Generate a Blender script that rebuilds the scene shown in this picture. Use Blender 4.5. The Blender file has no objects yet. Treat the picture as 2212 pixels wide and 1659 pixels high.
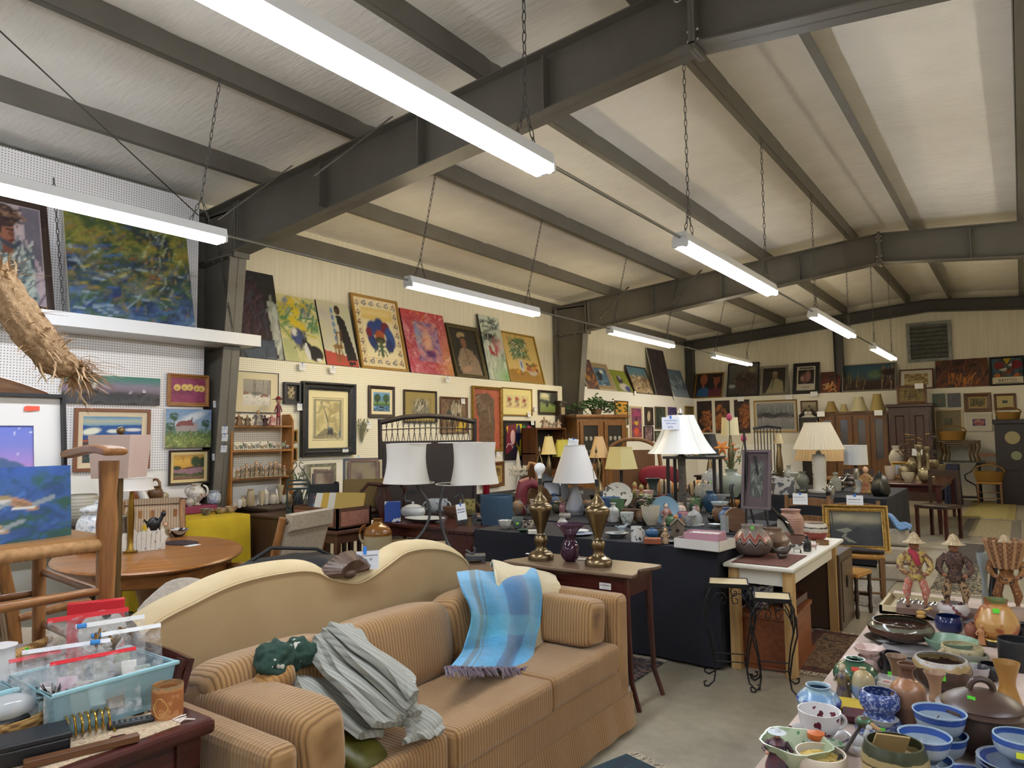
TUBE,EXPO=68.0,0.0
import bpy,bmesh,math,random
import numpy as np
from mathutils import Vector as V,Matrix
PI=math.pi
sc=bpy.context.scene
col=sc.collection
rnd=random.Random(7)
H=1.56
#camera
FPX,YAW,PIT,ROLL=1533.0,math.radians(35.602),math.radians(4.1066),math.radians(-.7162)
cF=V((-math.sin(YAW)*math.cos(PIT),math.cos(YAW)*math.cos(PIT),math.sin(PIT)))
cR0=V((math.cos(YAW),math.sin(YAW),0));cU0=cR0 .cross(cF)
cR=cR0*math.cos(ROLL)+cU0*math.sin(ROLL);cU=-cR0*math.sin(ROLL)+cU0*math.cos(ROLL)
CAM=V((0,0,H))
cd=bpy.data.cameras.new('camera');co=bpy.data.objects.new('camera',cd);col.objects.link(co)
cd.sensor_width=36;cd.lens=FPX/2212*36;cd.clip_start=.05;cd.clip_end=100
co.matrix_world=Matrix(((cR.x,cU.x,-cF.x,0),(cR.y,cU.y,-cF.y,0),(cR.z,cU.z,-cF.z,H),(0,0,0,1)))
sc.camera=co
def ray(x,y):return cR*((x-1106)/FPX)-cU*((y-829.5)/FPX)+cF
def az(x,y,z):d=ray(x,y);return CAM+d*((z-H)/d.z)
def ay(x,y,Y):d=ray(x,y);return CAM+d*(Y/d.y)
def ax(x,y,X):d=ray(x,y);return CAM+d*(X/d.x)
def mpp(p):return(V(p)-CAM).dot(cF)/FPX
def flat(d):d=V((d[0],d[1],0));return d.normalized()
#materials
_mats={}
def lin(c):
 if isinstance(c,str):
  c=c.lstrip('#');c=[int(c[i:i+2],16)/255 for i in(0,2,4)]
 return tuple(x/12.92 if x<=.04045 else((x+.055)/1.055)**2.4 for x in c)+(1,)
class NT:
 def __init__(s,name):
  s.m=bpy.data.materials.new(name);s.m.use_nodes=True;s.t=s.m.node_tree;s.n=s.t.nodes
  s.b=s.n['Principled BSDF']
 def new(s,k,**kw):
  n=s.n.new(k)
  for a,b in kw.items():
   if a.startswith('i_'):n.inputs[a[2:].replace('_',' ')].default_value=b
   else:setattr(n,a,b)
  return n
 def ln(s,a,b):s.t.links.new(a,b)
 def ramp(s,fac,stops,interp='LINEAR'):
  r=s.n.new('ShaderNodeValToRGB');r.color_ramp.interpolation=interp;e=r.color_ramp.elements
  while len(e)<len(stops):e.new(.5)
  for x,(p,c)in zip(e,stops):x.position=p;x.color=lin(c)
  s.ln(fac,r.inputs[0]);return r.outputs[0]
 def bump(s,h,st,dist=.01):
  b=s.n.new('ShaderNodeBump');b.inputs['Strength'].default_value=st;b.inputs['Distance'].default_value=dist
  s.ln(h,b.inputs['Height']);s.ln(b.outputs[0],s.b.inputs['Normal'])
 def coord(s,scale=(1,1,1),kind='Object'):
  t=s.n.new('ShaderNodeTexCoord');m=s.n.new('ShaderNodeMapping');m.inputs['Scale'].default_value=scale
  s.ln(t.outputs[kind],m.inputs[0]);return m.outputs[0]
 def noise(s,co,scale,det=3,rough=.55):
  n=s.n.new('ShaderNodeTexNoise');n.inputs['Scale'].default_value=scale;n.inputs['Detail'].default_value=det
  n.inputs['Roughness'].default_value=rough;s.ln(co,n.inputs['Vector']);return n.outputs['Fac']
 def math(s,op,a,b=None):
  n=s.n.new('ShaderNodeMath');n.operation=op
  for i,x in enumerate((a,b)):
   if x is None:continue
   if isinstance(x,(int,float)):n.inputs[i].default_value=x
   else:s.ln(x,n.inputs[i])
  return n.outputs[0]
def setp(b,col=None,rough=None,metal=None,**kw):
 if col is not None:b.inputs['Base Color'].default_value=lin(col)
 if rough is not None:b.inputs['Roughness'].default_value=rough
 if metal is not None:b.inputs['Metallic'].default_value=metal
 for k,v in kw.items():b.inputs[k.replace('_',' ')].default_value=v
def cached(fn):
 def w(*a,**k):
  key=(fn.__name__,repr(a),repr(sorted(k.items())))
  if key not in _mats:_mats[key]=fn(*a,**k)
  return _mats[key]
 return w
@cached
def plain(c,rough=.5,metal=0.,c2=None,ns=12,bump=0.,bs=60):
 m=NT('plain');setp(m.b,c,rough,metal)
 if c2 or bump:cc=m.coord()
 if c2:m.ln(m.ramp(m.noise(cc,ns),[(.3,c),(.7,c2)]),m.b.inputs['Base Color'])
 if bump:m.bump(m.noise(cc,bs),bump)
 return m.m
@cached
def wood(c,c2,rough=.35,axis=0,sc_=14,st=12):
 m=NT('wood');setp(m.b,c,rough);s=[sc_]*3;s[axis]=sc_/st
 cc=m.coord(s);f=m.noise(cc,2.2,6,.65)
 m.ln(m.ramp(f,[(.32,c2),(.62,c)]),m.b.inputs['Base Color']);m.bump(f,.08);return m.m
@cached
def bands(stops,rough=.25,spk=None,amt=.1,ns=30,interp='CONSTANT',metal=0.):
 """glaze bands up the height of a pot (Generated z), edges wobbled by noise, optional speckle"""
 m=NT('glaze');setp(m.b,'808080',rough,metal)
 g=m.coord(kind='Generated');x=m.n.new('ShaderNodeSeparateXYZ');m.ln(g,x.inputs[0])
 z=m.math('ADD',x.outputs[2],m.math('MULTIPLY',m.math('SUBTRACT',m.noise(g,6),.5),amt))
 c=m.ramp(z,list(stops),interp)
 if spk:
  f=m.noise(m.coord(),ns,2);r=m.ramp(f,[(.52,'000000'),(.6,'ffffff')])
  mx=m.new('ShaderNodeMix',data_type='RGBA');m.ln(r,mx.inputs[0]);m.ln(c,mx.inputs[6]);mx.inputs[7].default_value=lin(spk);c=mx.outputs[2]
 m.ln(c,m.b.inputs['Base Color']);return m.m
@cached
def cord(axis,c='977347',c2='6f5030',per=.0165,rough=.95):
 """corduroy: rounded ribs at a fixed pitch along one object axis"""
 m=NT('corduroy');setp(m.b,c,rough,Sheen_Weight=.25)
 x=m.n.new('ShaderNodeSeparateXYZ');cc=m.coord();m.ln(cc,x.inputs[0])
 w=m.math('ADD',x.outputs[axis],m.math('MULTIPLY',m.noise(cc,6,2),.02))
 h=m.math('ABSOLUTE',m.math('SINE',m.math('MULTIPLY',w,PI/per)))
 big=m.noise(cc,5,3)
 k=m.math('MULTIPLY',m.math('POWER',h,.6),m.math('ADD',m.math('MULTIPLY',big,.5),.7))
 m.ln(m.ramp(k,[(.1,c2),(.75,c),(1,'a48155')]),m.b.inputs['Base Color']);m.bump(h,.6,.004);return m.m
@cached
def fuzzy(c,c2,ns=60,rough=1.,bump=.5):
 m=NT('wool');setp(m.b,c,rough,Sheen_Weight=.3);cc=m.coord();f=m.noise(cc,ns,4,.7)
 m.ln(m.ramp(f,[(.3,c2),(.65,c)]),m.b.inputs['Base Color']);m.bump(f,bump,.006);return m.m
@cached
def glass(tint='ffffff',rough=.02,alpha=None):
 m=NT('glass');setp(m.b,tint,rough,Transmission_Weight=1.,IOR=1.45);return m.m
@cached
def clear(tint='ffffff',a=.25,rough=.08):
 """thin clear film: part see-through, part gloss"""
 m=NT('film');setp(m.b,tint,rough,Alpha=a);return m.m
@cached
def paint(rough=.55):
 m=NT('painted');setp(m.b,'ffffff',rough);a=m.new('ShaderNodeAttribute',attribute_name='Col');m.ln(a.outputs[0],m.b.inputs['Base Color']);return m.m
@cached
def emit(c,st):
 m=NT('tube');setp(m.b,'ffffff',.4);m.b.inputs['Emission Color'].default_value=lin(c);m.b.inputs['Emission Strength'].default_value=st;return m.m
@cached
def weave(c,c2,sx=60,sz=60,rough=.8,axes=(0,2)):
 m=NT('weave');setp(m.b,c,rough);cc=m.coord();x=m.n.new('ShaderNodeSeparateXYZ');m.ln(cc,x.inputs[0])
 a=m.math('SINE',m.math('MULTIPLY',x.outputs[axes[0]],sx*PI));b=m.math('SINE',m.math('MULTIPLY',x.outputs[axes[1]],sz*PI))
 h=m.math('ADD',m.math('MULTIPLY',m.math('MULTIPLY',a,b),.5),.5)
 m.ln(m.ramp(h,[(.15,c2),(.7,c)]),m.b.inputs['Base Color']);m.bump(h,.5,.004);return m.m
@cached
def stripes(axis,cols,per,rough=.7,wob=.0):
 m=NT('stripes');setp(m.b,cols[0],rough);cc=m.coord();x=m.n.new('ShaderNodeSeparateXYZ');m.ln(cc,x.inputs[0])
 w=x.outputs[axis]
 if wob:w=m.math('ADD',w,m.math('MULTIPLY',m.noise(cc,8),wob))
 f=m.math('FRACT',m.math('DIVIDE',m.math('ADD',w,50.),per));n=len(cols)
 m.ln(m.ramp(f,[(i/n,c)for i,c in enumerate(cols)],'CONSTANT'),m.b.inputs['Base Color']);return m.m
@cached
def motif(c,cols,scale,rough=.3,thr=.5):
 """blotchy painted decoration on a plain ground"""
 m=NT('motif');setp(m.b,c,rough);cc=m.coord();f=m.noise(cc,scale,2)
 s=[(0,c)];n=len(cols)
 for i,k in enumerate(cols):s.append((thr+i*(.34/n),k))
 m.ln(m.ramp(f,s,'CONSTANT'),m.b.inputs['Base Color']);return m.m
#mesh builder
def frame_of(d):
 d=V(d).normalized();a=V((0,0,1))if abs(d.z)<.9 else V((1,0,0))
 x=d.cross(a).normalized();return x,d.cross(x).normalized()
class MB:
 def __init__(s):s.v=[];s.f=[]
 def add(s,vs,fs,M=None):
  k=len(s.v);s.v+=[tuple(M@V(v))if M is not None else tuple(v)for v in vs];s.f+=[[i+k for i in f]for f in fs];return s
 def box(s,c,d,rz=0,M=None,taper=1.):
  x,y,z=d[0]/2,d[1]/2,d[2]/2;T=Matrix.Translation(V(c))@Matrix.Rotation(rz,4,'Z')
  vs=[(a*x*(taper if e<0 else 1),b*y*(taper if e<0 else 1),e*z)for e in(-1,1)for b in(-1,1)for a in(-1,1)]
  fs=[(0,2,3,1),(4,5,7,6),(0,1,5,4),(2,6,7,3),(0,4,6,2),(1,3,7,5)]
  return s.add([T@V(v)for v in vs],fs,M)
 def bx(s,a,b):
  a=V(a);b=V(b);return s.box((a+b)/2,[abs(x)for x in(b-a)])
 def tube(s,pts,r,n=8,closed=False,M=None,flat_=1.):
  pts=[V(p)for p in pts];k=len(pts);rs=r if isinstance(r,(list,tuple))else[r]*k
  vs=[];fs=[];up=None
  for i,p in enumerate(pts):
   d=(pts[(i+1)%k]-pts[i-1])if closed else(pts[min(i+1,k-1)]-pts[max(i-1,0)])
   if d.length<1e-9:d=V((0,0,1))
   d.normalize()
   if up is None:x,y=frame_of(d)
   else:
    x=(up-d*up.dot(d));x=x.normalized()if x.length>1e-6 else frame_of(d)[0];y=d.cross(x)
   up=x
   vs+=[p+(x*math.cos(2*PI*j/n)+y*math.sin(2*PI*j/n)*flat_)*rs[i]for j in range(n)]
  m=k if closed else k-1
  for i in range(m):
   a,b=i*n,((i+1)%k)*n
   fs+=[(a+j,a+(j+1)%n,b+(j+1)%n,b+j)for j in range(n)]
  if not closed:fs+=[list(range(n))[::-1],[(k-1)*n+j for j in range(n)]]
  return s.add(vs,fs,M)
 def cyl(s,p,q,r,r2=None,n=12):return s.tube([p,q],[r,r if r2 is None else r2],n)
 def lathe(s,prof,n=24,c=(0,0,0),M=None,sx=1.,sy=1.,flute=0.,nf=8,twist=0.):
  vs=[];fs=[];k=len(prof)
  for r,z in prof:
   for j in range(n):
    a=2*PI*j/n;rr=max(r,1e-5)*(1+flute*math.cos(nf*a+twist*z))
    vs.append((c[0]+rr*math.cos(a)*sx,c[1]+rr*math.sin(a)*sy,c[2]+z))
  for i in range(k-1):
   for j in range(n):fs.append((i*n+j,i*n+(j+1)%n,(i+1)*n+(j+1)%n,(i+1)*n+j))
  if prof[0][0]>1e-4:fs.append(list(range(n))[::-1])
  if prof[-1][0]>1e-4:fs.append([(k-1)*n+j for j in range(n)])
  return s.add(vs,fs,M)
 def ball(s,c,r,n=14,m=9,M=None):
  r=(r,r,r)if isinstance(r,(int,float))else r
  T=Matrix.Translation(V(c))@(M or Matrix())@Matrix.Diagonal((*r,1))
  return s.lathe([(math.sin(PI*i/m),-math.cos(PI*i/m))for i in range(m+1)],n,M=T)
 def prism(s,poly,d,M=None):
  """poly in x,z extruded along y by d (centred)"""
  k=len(poly);vs=[(x,-d/2,z)for x,z in poly]+[(x,d/2,z)for x,z in poly]
  fs=[list(range(k)),[k+i for i in range(k)][::-1]]+[(i,k+i,k+(i+1)%k,(i+1)%k)for i in range(k)]
  return s.add(vs,fs,M)
 def sheet(s,fn,nu,nv,M=None,th=0.,closed=False):
  g=[[V(fn(i/nu,j/nv))for i in range(nu+1)]for j in range(nv+1)];w=nu+1
  vs=[p for r in g for p in r];fs=[(j*w+i,j*w+i+1,(j+1)*w+i+1,(j+1)*w+i)for j in range(nv)for i in range(nu)]
  if th:
   nn=[]
   for j in range(nv+1):
    for i in range(nu+1):
     du=g[j][min(i+1,nu)]-g[j][max(i-1,0)];dv=g[min(j+1,nv)][i]-g[max(j-1,0)][i];q=du.cross(dv)
     nn.append(q.normalized()if q.length>1e-12 else V((0,0,1)))
   k=len(vs);vs=vs+[p-q*th for p,q in zip(vs,nn)];fs=fs+[[k+i for i in f[::-1]]for f in fs]
   bd=[i for i in range(w)]+[j*w+nu for j in range(1,nv+1)]+[nv*w+i for i in range(nu-1,-1,-1)]+[j*w for j in range(nv-1,0,-1)]
   fs=fs+[(bd[i],k+bd[i],k+bd[(i+1)%len(bd)],bd[(i+1)%len(bd)])for i in range(len(bd))]
  return s.add(vs,fs,M)
 def ringloft(s,w,h,prof,M=None):
  """rectangular moulding: prof = (inset, y) rings of a w x h rectangle standing in x,z from z=0"""
  vs=[];fs=[]
  for t,y in prof:vs+=[(-w/2+t,y,t),(w/2-t,y,t),(w/2-t,y,h-t),(-w/2+t,y,h-t)]
  k=len(prof)
  for i in range(k):
   a,b=i*4,((i+1)%k)*4
   fs+=[(a+j,a+(j+1)%4,b+(j+1)%4,b+j)for j in range(4)]
  return s.add(vs,fs,M)
 def obj(s,name,mat,parent=None,smooth=True,bevel=0.,seg=2,sub=0,loc=None,rz=0.,rot=None):
  me=bpy.data.meshes.new(name);me.from_pydata(s.v,[],s.f);me.update()
  b=bmesh.new();b.from_mesh(me);bmesh.ops.recalc_face_normals(b,faces=b.faces);b.to_mesh(me);b.free()
  if smooth:
   me.polygons.foreach_set('use_smooth',[True]*len(me.polygons))
  o=bpy.data.objects.new(name,me);col.objects.link(o)
  if mat is not None:me.materials.append(mat)
  if parent is not None:o.parent=parent
  if loc is not None:o.location=loc
  o.rotation_euler=rot if rot is not None else(0,0,rz)
  if bevel:
   b=o.modifiers.new('bevel','BEVEL');b.width=bevel;b.segments=seg;b.limit_method='ANGLE';b.angle_limit=.6
  if sub:
   b=o.modifiers.new('sub','SUBSURF');b.levels=b.render_levels=sub
  if smooth:
   try:me.set_sharp_from_angle(angle=.7)
   except Exception:pass
  return o
def tag(o,label,cat,group=None,kind=None):
 if label:o['label']=label
 if cat:o['category']=cat
 if group:o['group']=group
 if kind:o['kind']=kind
 return o
def thing(name,label,cat,loc=(0,0,0),rz=0.,group=None,rot=None):
 o=bpy.data.objects.new(name,None);col.objects.link(o);o.empty_display_size=.1
 o.location=loc;o.rotation_euler=rot if rot is not None else(0,0,rz);return tag(o,label,cat,group)
def solo(name,mb,mat,label,cat,loc=(0,0,0),rz=0.,group=None,**kw):
 return tag(mb.obj(name,mat,loc=loc,rz=rz,**kw),label,cat,group)
def struct(name,mb,mat,**kw):
 o=mb.obj(name,mat,**kw);o['kind']='structure';return o
def copytree(o,loc,rz=None,label=None,group=None):
 r=o.copy();col.objects.link(r);r.location=loc
 if rz is not None:r.rotation_euler=(0,0,rz)
 if label:r['label']=label
 if group:r['group']=group
 for ch in list(o.children):
  c=ch.copy();col.objects.link(c);c.parent=r
  for g in list(ch.children):d=g.copy();col.objects.link(d);d.parent=c
 return r
def plab(o,l):o['label']=l;return o
def text(body,size,mat,parent,loc,rot,name='lettering',ext=.0003,align='CENTER',spacing=1.):
 c=bpy.data.curves.new(name,'FONT');c.body=body;c.size=size;c.align_x=align;c.align_y='CENTER';c.extrude=ext;c.space_character=spacing
 q=bpy.data.objects.new('tmp',c);col.objects.link(q);me=bpy.data.meshes.new_from_object(q.evaluated_get(bpy.context.evaluated_depsgraph_get()));bpy.data.objects.remove(q)
 me.materials.clear();me.materials.append(mat);o=bpy.data.objects.new(name,me);col.objects.link(o);o.parent=parent;o.location=loc;o.rotation_euler=rot;return o
ORD='first second third fourth fifth sixth seventh eighth ninth tenth eleventh twelfth thirteenth fourteenth fifteenth sixteenth'.split()
#painted pictures: colour per vertex of a fine grid
def vn(u,v,su,sv,seed):
 x=u*su+seed*17.13;y=v*sv+seed*9.71;xi=np.floor(x).astype(int);yi=np.floor(y).astype(int);fx=x-xi;fy=y-yi
 h=lambda a,b:np.modf(np.abs(np.sin(a*127.1+b*311.7+seed*74.7)*43758.5453))[0]
 fx=fx*fx*(3-2*fx);fy=fy*fy*(3-2*fy)
 return(h(xi,yi)*(1-fx)+h(xi+1,yi)*fx)*(1-fy)+(h(xi,yi+1)*(1-fx)+h(xi+1,yi+1)*fx)*fy
def fbm(u,v,su,sv,seed,o=4):
 r=0;a=.5;t=0
 for i in range(o):r=r+a*vn(u,v,su*2**i,sv*2**i,seed+i);t+=a;a*=.55
 return r/t
def rgb(c):return np.array(lin(c)[:3])
class Art:
 def __init__(s,w,h,px=None,seed=1,bg='ffffff',nmax=110):
  n=min(nmax,px or 60);s.a=w/h
  s.nx=max(6,int(n if w>=h else n*w/h));s.ny=max(6,int(n if h>=w else n*h/w))
  s.u,s.v=np.meshgrid(np.linspace(0,1,s.nx+1),np.linspace(0,1,s.ny+1));s.seed=seed
  s.c=np.ones((s.ny+1,s.nx+1,3))*rgb(bg)
 def mix(s,k,c):
  k=np.clip(k,0,1)[...,None];s.c=s.c*(1-k)+(rgb(c)if isinstance(c,str)else c)*k;return s
 def grad(s,stops,noise=0.,sn=5):
  v=s.v+(fbm(s.u,s.v,sn,sn,s.seed+50)-.5)*noise;p=[x[0]for x in stops];k=np.array([rgb(x[1])for x in stops])
  s.c=np.stack([np.interp(v,p,k[:,i])for i in range(3)],-1);return s
 def swirl(s,cols,su=6,sv=6,warp=.15,amt=1.,mask=None,sd=0,hard=1.):
  u=s.u+(fbm(s.u,s.v,4,4,s.seed+sd+3)-.5)*warp;v=s.v+(fbm(s.u,s.v,4,4,s.seed+sd+5)-.5)*warp
  f=np.clip((fbm(u,v,su,sv,s.seed+sd)-.5)*1.9*hard+.5,0,1)
  k=np.array([rgb(x)for x in cols]);p=np.linspace(0,1,len(cols));c=np.stack([np.interp(f,p,k[:,i])for i in range(3)],-1)
  m=np.ones_like(f)*amt if mask is None else mask*amt
  s.c=s.c*(1-m[...,None])+c*m[...,None];return s
 def E(s,x,y,rx,ry,rot=0.,soft=.12):
  du=(s.u-x)*s.a;dv=s.v-y;a=math.radians(rot);p=du*math.cos(a)+dv*math.sin(a);q=-du*math.sin(a)+dv*math.cos(a)
  d=np.sqrt((p/(rx*s.a))**2+(q/ry)**2);return np.clip((1-d)/soft+.5,0,1)
 def ell(s,x,y,rx,ry,c,rot=0.,soft=.12):return s.mix(s.E(x,y,rx,ry,rot,soft),c)
 def R(s,x0,y0,x1,y1):return((s.u>=x0)&(s.u<=x1)&(s.v>=y0)&(s.v<=y1))*1.
 def rect(s,x0,y0,x1,y1,c):return s.mix(s.R(x0,y0,x1,y1),c)
 def poly(s,pts,c,k=1.):
  m=np.zeros_like(s.u,bool);n=len(pts)
  for i in range(n):
   (x0,y0),(x1,y1)=pts[i],pts[(i+1)%n]
   if y0==y1:continue
   m^=((s.v<y0)!=(s.v<y1))&(s.u<(x1-x0)*(s.v-y0)/(y1-y0)+x0)
  return s.mix(m*k,c)
 def line(s,pts,w,c,k=1.):
  for(x0,y0),(x1,y1)in zip(pts,pts[1:]):
   dx,dy=(x1-x0)*s.a,y1-y0;L=max(dx*dx+dy*dy,1e-9);t=np.clip(((s.u-x0)*s.a*dx+(s.v-y0)*dy)/L,0,1)
   d=np.hypot((s.u-x0)*s.a-t*dx,s.v-y0-t*dy);s.mix(np.clip((w-d)/(w*.5)+.5,0,1)*k,c)
  return s
 def strokes(s,n,cols,L=.1,w=.015,box=(0,0,1,1),ang=(0,40),k=.85):
  r=random.Random(s.seed*31+n)
  for i in range(n):
   x=r.uniform(box[0],box[2]);y=r.uniform(box[1],box[3]);a=math.radians(r.gauss(*ang));l=L*r.uniform(.4,1.2)/2
   s.line([(x-l*math.cos(a)/s.a,y-l*math.sin(a)),(x+l*math.cos(a)/s.a,y+l*math.sin(a))],w*r.uniform(.5,1.3),r.choice(cols),k)
  return s
 def grain(s,amt=.12,su=30,sv=30):
  s.c=np.clip(s.c*(1+(fbm(s.u,s.v,su,sv,s.seed+9,3)-.5)[...,None]*2*amt),0,1);return s
 def portrait(s,face,hair,coat,x=.5,y=.66,r=.13):
  s.ell(x,.12,.36,.42,coat,soft=.2);s.ell(x,y-.02,r/s.a*.85,r*1.25,face,soft=.2);s.ell(x,y+.1,r/s.a*.9,r*.7,hair,soft=.3)
  s.rect(x-r*.3/s.a,y-.24,x+r*.3/s.a,y-.1,face);return s
def canvas(name,art,w,h,parent=None,y=0.,z0=0.,th=0.,mat=None,edge='d8d2c4',**kw):
 """the painted face (and, with th, the sides and back of a stretched canvas)"""
 nx,ny=art.nx,art.ny;vs=[(-w/2+w*i/nx,y,z0+h*j/ny)for j in range(ny+1)for i in range(nx+1)]
 k=nx+1;fs=[(j*k+i,j*k+i+1,(j+1)*k+i+1,(j+1)*k+i)for j in range(ny)for i in range(nx)]
 cols=np.concatenate([art.c.reshape(-1,3),np.ones(((nx+1)*(ny+1),1))],1)
 if th:
  b=len(vs);vs+=[(-w/2,y,z0),(w/2,y,z0),(w/2,y,z0+h),(-w/2,y,z0+h),(-w/2,y+th,z0),(w/2,y+th,z0),(w/2,y+th,z0+h),(-w/2,y+th,z0+h)]
  fs+=[(b+4,b+5,b+1,b),(b+5,b+6,b+2,b+1),(b+6,b+7,b+3,b+2),(b+7,b+4,b,b+3),(b+7,b+6,b+5,b+4)]
  cols=np.concatenate([cols,np.tile(np.array(lin(edge)),(8,1))],0)
 me=bpy.data.meshes.new(name);me.from_pydata(vs,[],fs);me.update()
 at=me.color_attributes.new('Col','FLOAT_COLOR','POINT');at.data.foreach_set('color',cols.astype(np.float32).ravel())
 o=bpy.data.objects.new(name,me);col.objects.link(o);me.materials.append(mat or paint())
 if parent is not None:o.parent=parent
 return o
def rails(w,h,fw,fd,style):
 """moulding profile: rings of inset and y (viewer side is -y)"""
 if style=='flat':return[(0,0),(0,-fd),(fw,-fd),(fw,0)]
 if style=='scoop':return[(0,0),(0,-fd),(fw*.2,-fd),(fw*.45,-fd*.55),(fw*.75,-fd*.5),(fw*.85,-fd*.65),(fw,-fd*.6),(fw,0)]
 return[(0,0),(0,-fd*.8),(fw*.15,-fd),(fw*.4,-fd*.95),(fw*.6,-fd*.6),(fw,-fd*.45),(fw,0)]
def picture(kind,w,h,art,M,label,cat='painting',fr=None,mat=None,glaz=False,group=None,edge='d8d2c4',liner=None):
 """fr=(width, depth, material, style); mat=(width, colour); M places the bottom centre of the back, facing local -y"""
 loc,rz,lean=M;rot=(-lean,0,rz)
 if not fr:
  return tag(canvas(kind,art,w,h,None,-.03,0,.03,edge=edge),label,cat,group),setattr_rot(loc,rot)
 t=thing(kind,label,cat,loc,rot=rot,group=group);fw,fd,fm,st=fr
 MB().ringloft(w,h,rails(w,h,fw,fd,st)).obj('frame',fm,t,smooth=False)
 iw,ih,z0=w-2*fw,h-2*fw,fw
 if liner:
  lw,lm=liner;MB().ringloft(iw,ih,[(0,0),(0,-fd*.5),(lw,-fd*.35),(lw,0)],Matrix.Translation((0,0,z0))).obj('liner',plain(lm,.7),t,smooth=False)
  iw-=2*lw;ih-=2*lw;z0+=lw
 if mat:
  mw,mc=mat;mw=mw if isinstance(mw,(tuple,list))else(mw,mw)
  vs=[]
  a,b=(iw/2,ih),(iw/2-mw[0],ih-mw[1])
  k=MB().add([(-a[0],-.008,z0),(a[0],-.008,z0),(a[0],-.008,z0+ih),(-a[0],-.008,z0+ih),(-b[0],-.008,z0+mw[1]),(b[0],-.008,z0+mw[1]),(b[0],-.008,z0+b[1]),(-b[0],-.008,z0+b[1]),(-b[0],-.004,z0+mw[1]),(b[0],-.004,z0+mw[1]),(b[0],-.004,z0+b[1]),(-b[0],-.004,z0+b[1])],[(0,1,5,4),(1,2,6,5),(2,3,7,6),(3,0,4,7),(4,5,9,8),(5,6,10,9),(6,7,11,10),(7,4,8,11)])
  k.obj('mat_board',plain(mc,.9),t,smooth=False)
  canvas('print',art,iw-2*mw[0],ih-2*mw[1],t,-.003,z0+mw[1])
 else:canvas('print' if glaz else 'canvas',art,iw,ih,t,-.006,z0)
 MB().box((0,.004,h/2),(w-.01,.008,h-.01)).obj('backing_board',plain('6b5a44',.9),t,smooth=False)
 return t
def setattr_rot(loc,rot):_pend.append((loc,rot))
_pend=[]
_pic0=picture
def picture(*a,**k):
 r=_pic0(*a,**k)
 if isinstance(r,tuple):
  loc,rot=_pend.pop();r[0].location=loc;r[0].rotation_euler=rot;return r[0]
 return r
XP,XW,ZP,YB,YW=-7.3,-7.63,2.5,18.85,19.2
def on_left(x0,y0,x1,y1,off=.0):
 """upright picture on the left pegboard from photo corners: (width, height, placement)"""
 X=XP+.012+off;a=ax(x0,y0,X);b=ax(x1,y1,X);y_=(a.y+b.y)/2
 return abs(b.y-a.y),abs(a.z-b.z),(V((X,y_,min(a.z,b.z))),PI/2,0)
def on_back(x0,y0,x1,y1,off=.0):
 Y=YB-.012-off;a=ay(x0,y0,Y);b=ay(x1,y1,Y)
 return abs(b.x-a.x),abs(a.z-b.z),(V(((a.x+b.x)/2,Y,min(a.z,b.z))),0,0)
def lean_left(bl,br,yt,z=ZP,fx=-.06):
 """picture standing on the ledge over the left pegboard, its top against the upper wall; yt: photo y of the top left corner"""
 X=XP+fx;a=ax(*bl,X);b=ax(*br,X);w=abs(b.y-a.y);hz=ax(bl[0]-(bl[1]-yt)*.15,yt,(X+XW)/2-.1).z-z
 d=abs(XW-X)-.02;h=math.hypot(hz,min(d,hz*.5));return w,h,(V((X,(a.y+b.y)/2,z+.004)),PI/2,math.asin(min(d,hz*.5)/h))
def lean_back(bl,br,yt,z=ZP,fy=-.08):
 Y=YB-fy;a=ay(*bl,Y);b=ay(*br,Y);w=abs(b.x-a.x);hz=ay((bl[0]+br[0])/2,yt,(Y+YW)/2+.1).z-z
 d=YW-Y-.02;h=math.hypot(hz,min(d,hz*.4));return w,h,(V(((a.x+b.x)/2,Y,z+.004)),0,math.asin(min(d,hz*.4)/h))
#the setting
XR,YF,ZR,XRG=4.35,-5.2,4.83,-1.65
def roofz(x,base=4.6):return base-abs(x-XRG)/12.5
steel=plain('67635a',.45,0,'5e5a51',3)
dsteel=plain('44423d',.5)
m=NT('concrete');setp(m.b,'9c968a',.6);cc=m.coord();f=m.noise(cc,1.3,6,.65);g=m.noise(cc,14,4)
mx=m.math('ADD',m.math('MULTIPLY',f,.7),m.math('MULTIPLY',g,.3))
m.ln(m.ramp(mx,[(.3,'7d776b'),(.5,'98917f'),(.7,'aca694')]),m.b.inputs['Base Color']);m.ln(m.ramp(f,[(.3,'8a8a8a'),(.7,'b4b4b4')]),m.b.inputs['Roughness'])
struct('floor',MB().bx((-8.2,YF,-.1),(XR,YW+.1,0)),m.m,smooth=False)
m=NT('insulation');setp(m.b,'dcd6c9',.55);cc=m.coord((1,1,1));f=m.noise(cc,2.2,3);h=m.noise(m.coord((1.2,7,1)),3,4)
m.ln(m.ramp(f,[(.3,'e6e1d8'),(.7,'efebe2')]),m.b.inputs['Base Color']);m.bump(m.math('ADD',h,m.math('MULTIPLY',f,2.)),.35,.05)
def roof(u,v):
 x=XW-.25+(XR-XW+.25)*u;y=YF+(YW+.1-YF)*v
 d=abs(((y-4.5)/1.83)%1-.5);seam=math.exp(-((.5-d)*1.83/.05)**2)*.03
 return(x,y,roofz(x)+.212-seam*.45)
struct('ceiling',MB().sheet(roof,96,260,th=.03),m.m)
m=NT('wall_sheet');setp(m.b,'ddd7c3',.6);f=m.noise(m.coord((9,9,.5)),2.2,4);m.ln(m.ramp(f,[(.3,'d3ccb6'),(.7,'e0dac6')]),m.b.inputs['Base Color']);m.bump(f,.3,.03);wallm=m.m
struct('wall_left',MB().bx((XW-.15,YF,0),(XW,YW+.1,4.8)),wallm,smooth=False)
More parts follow.
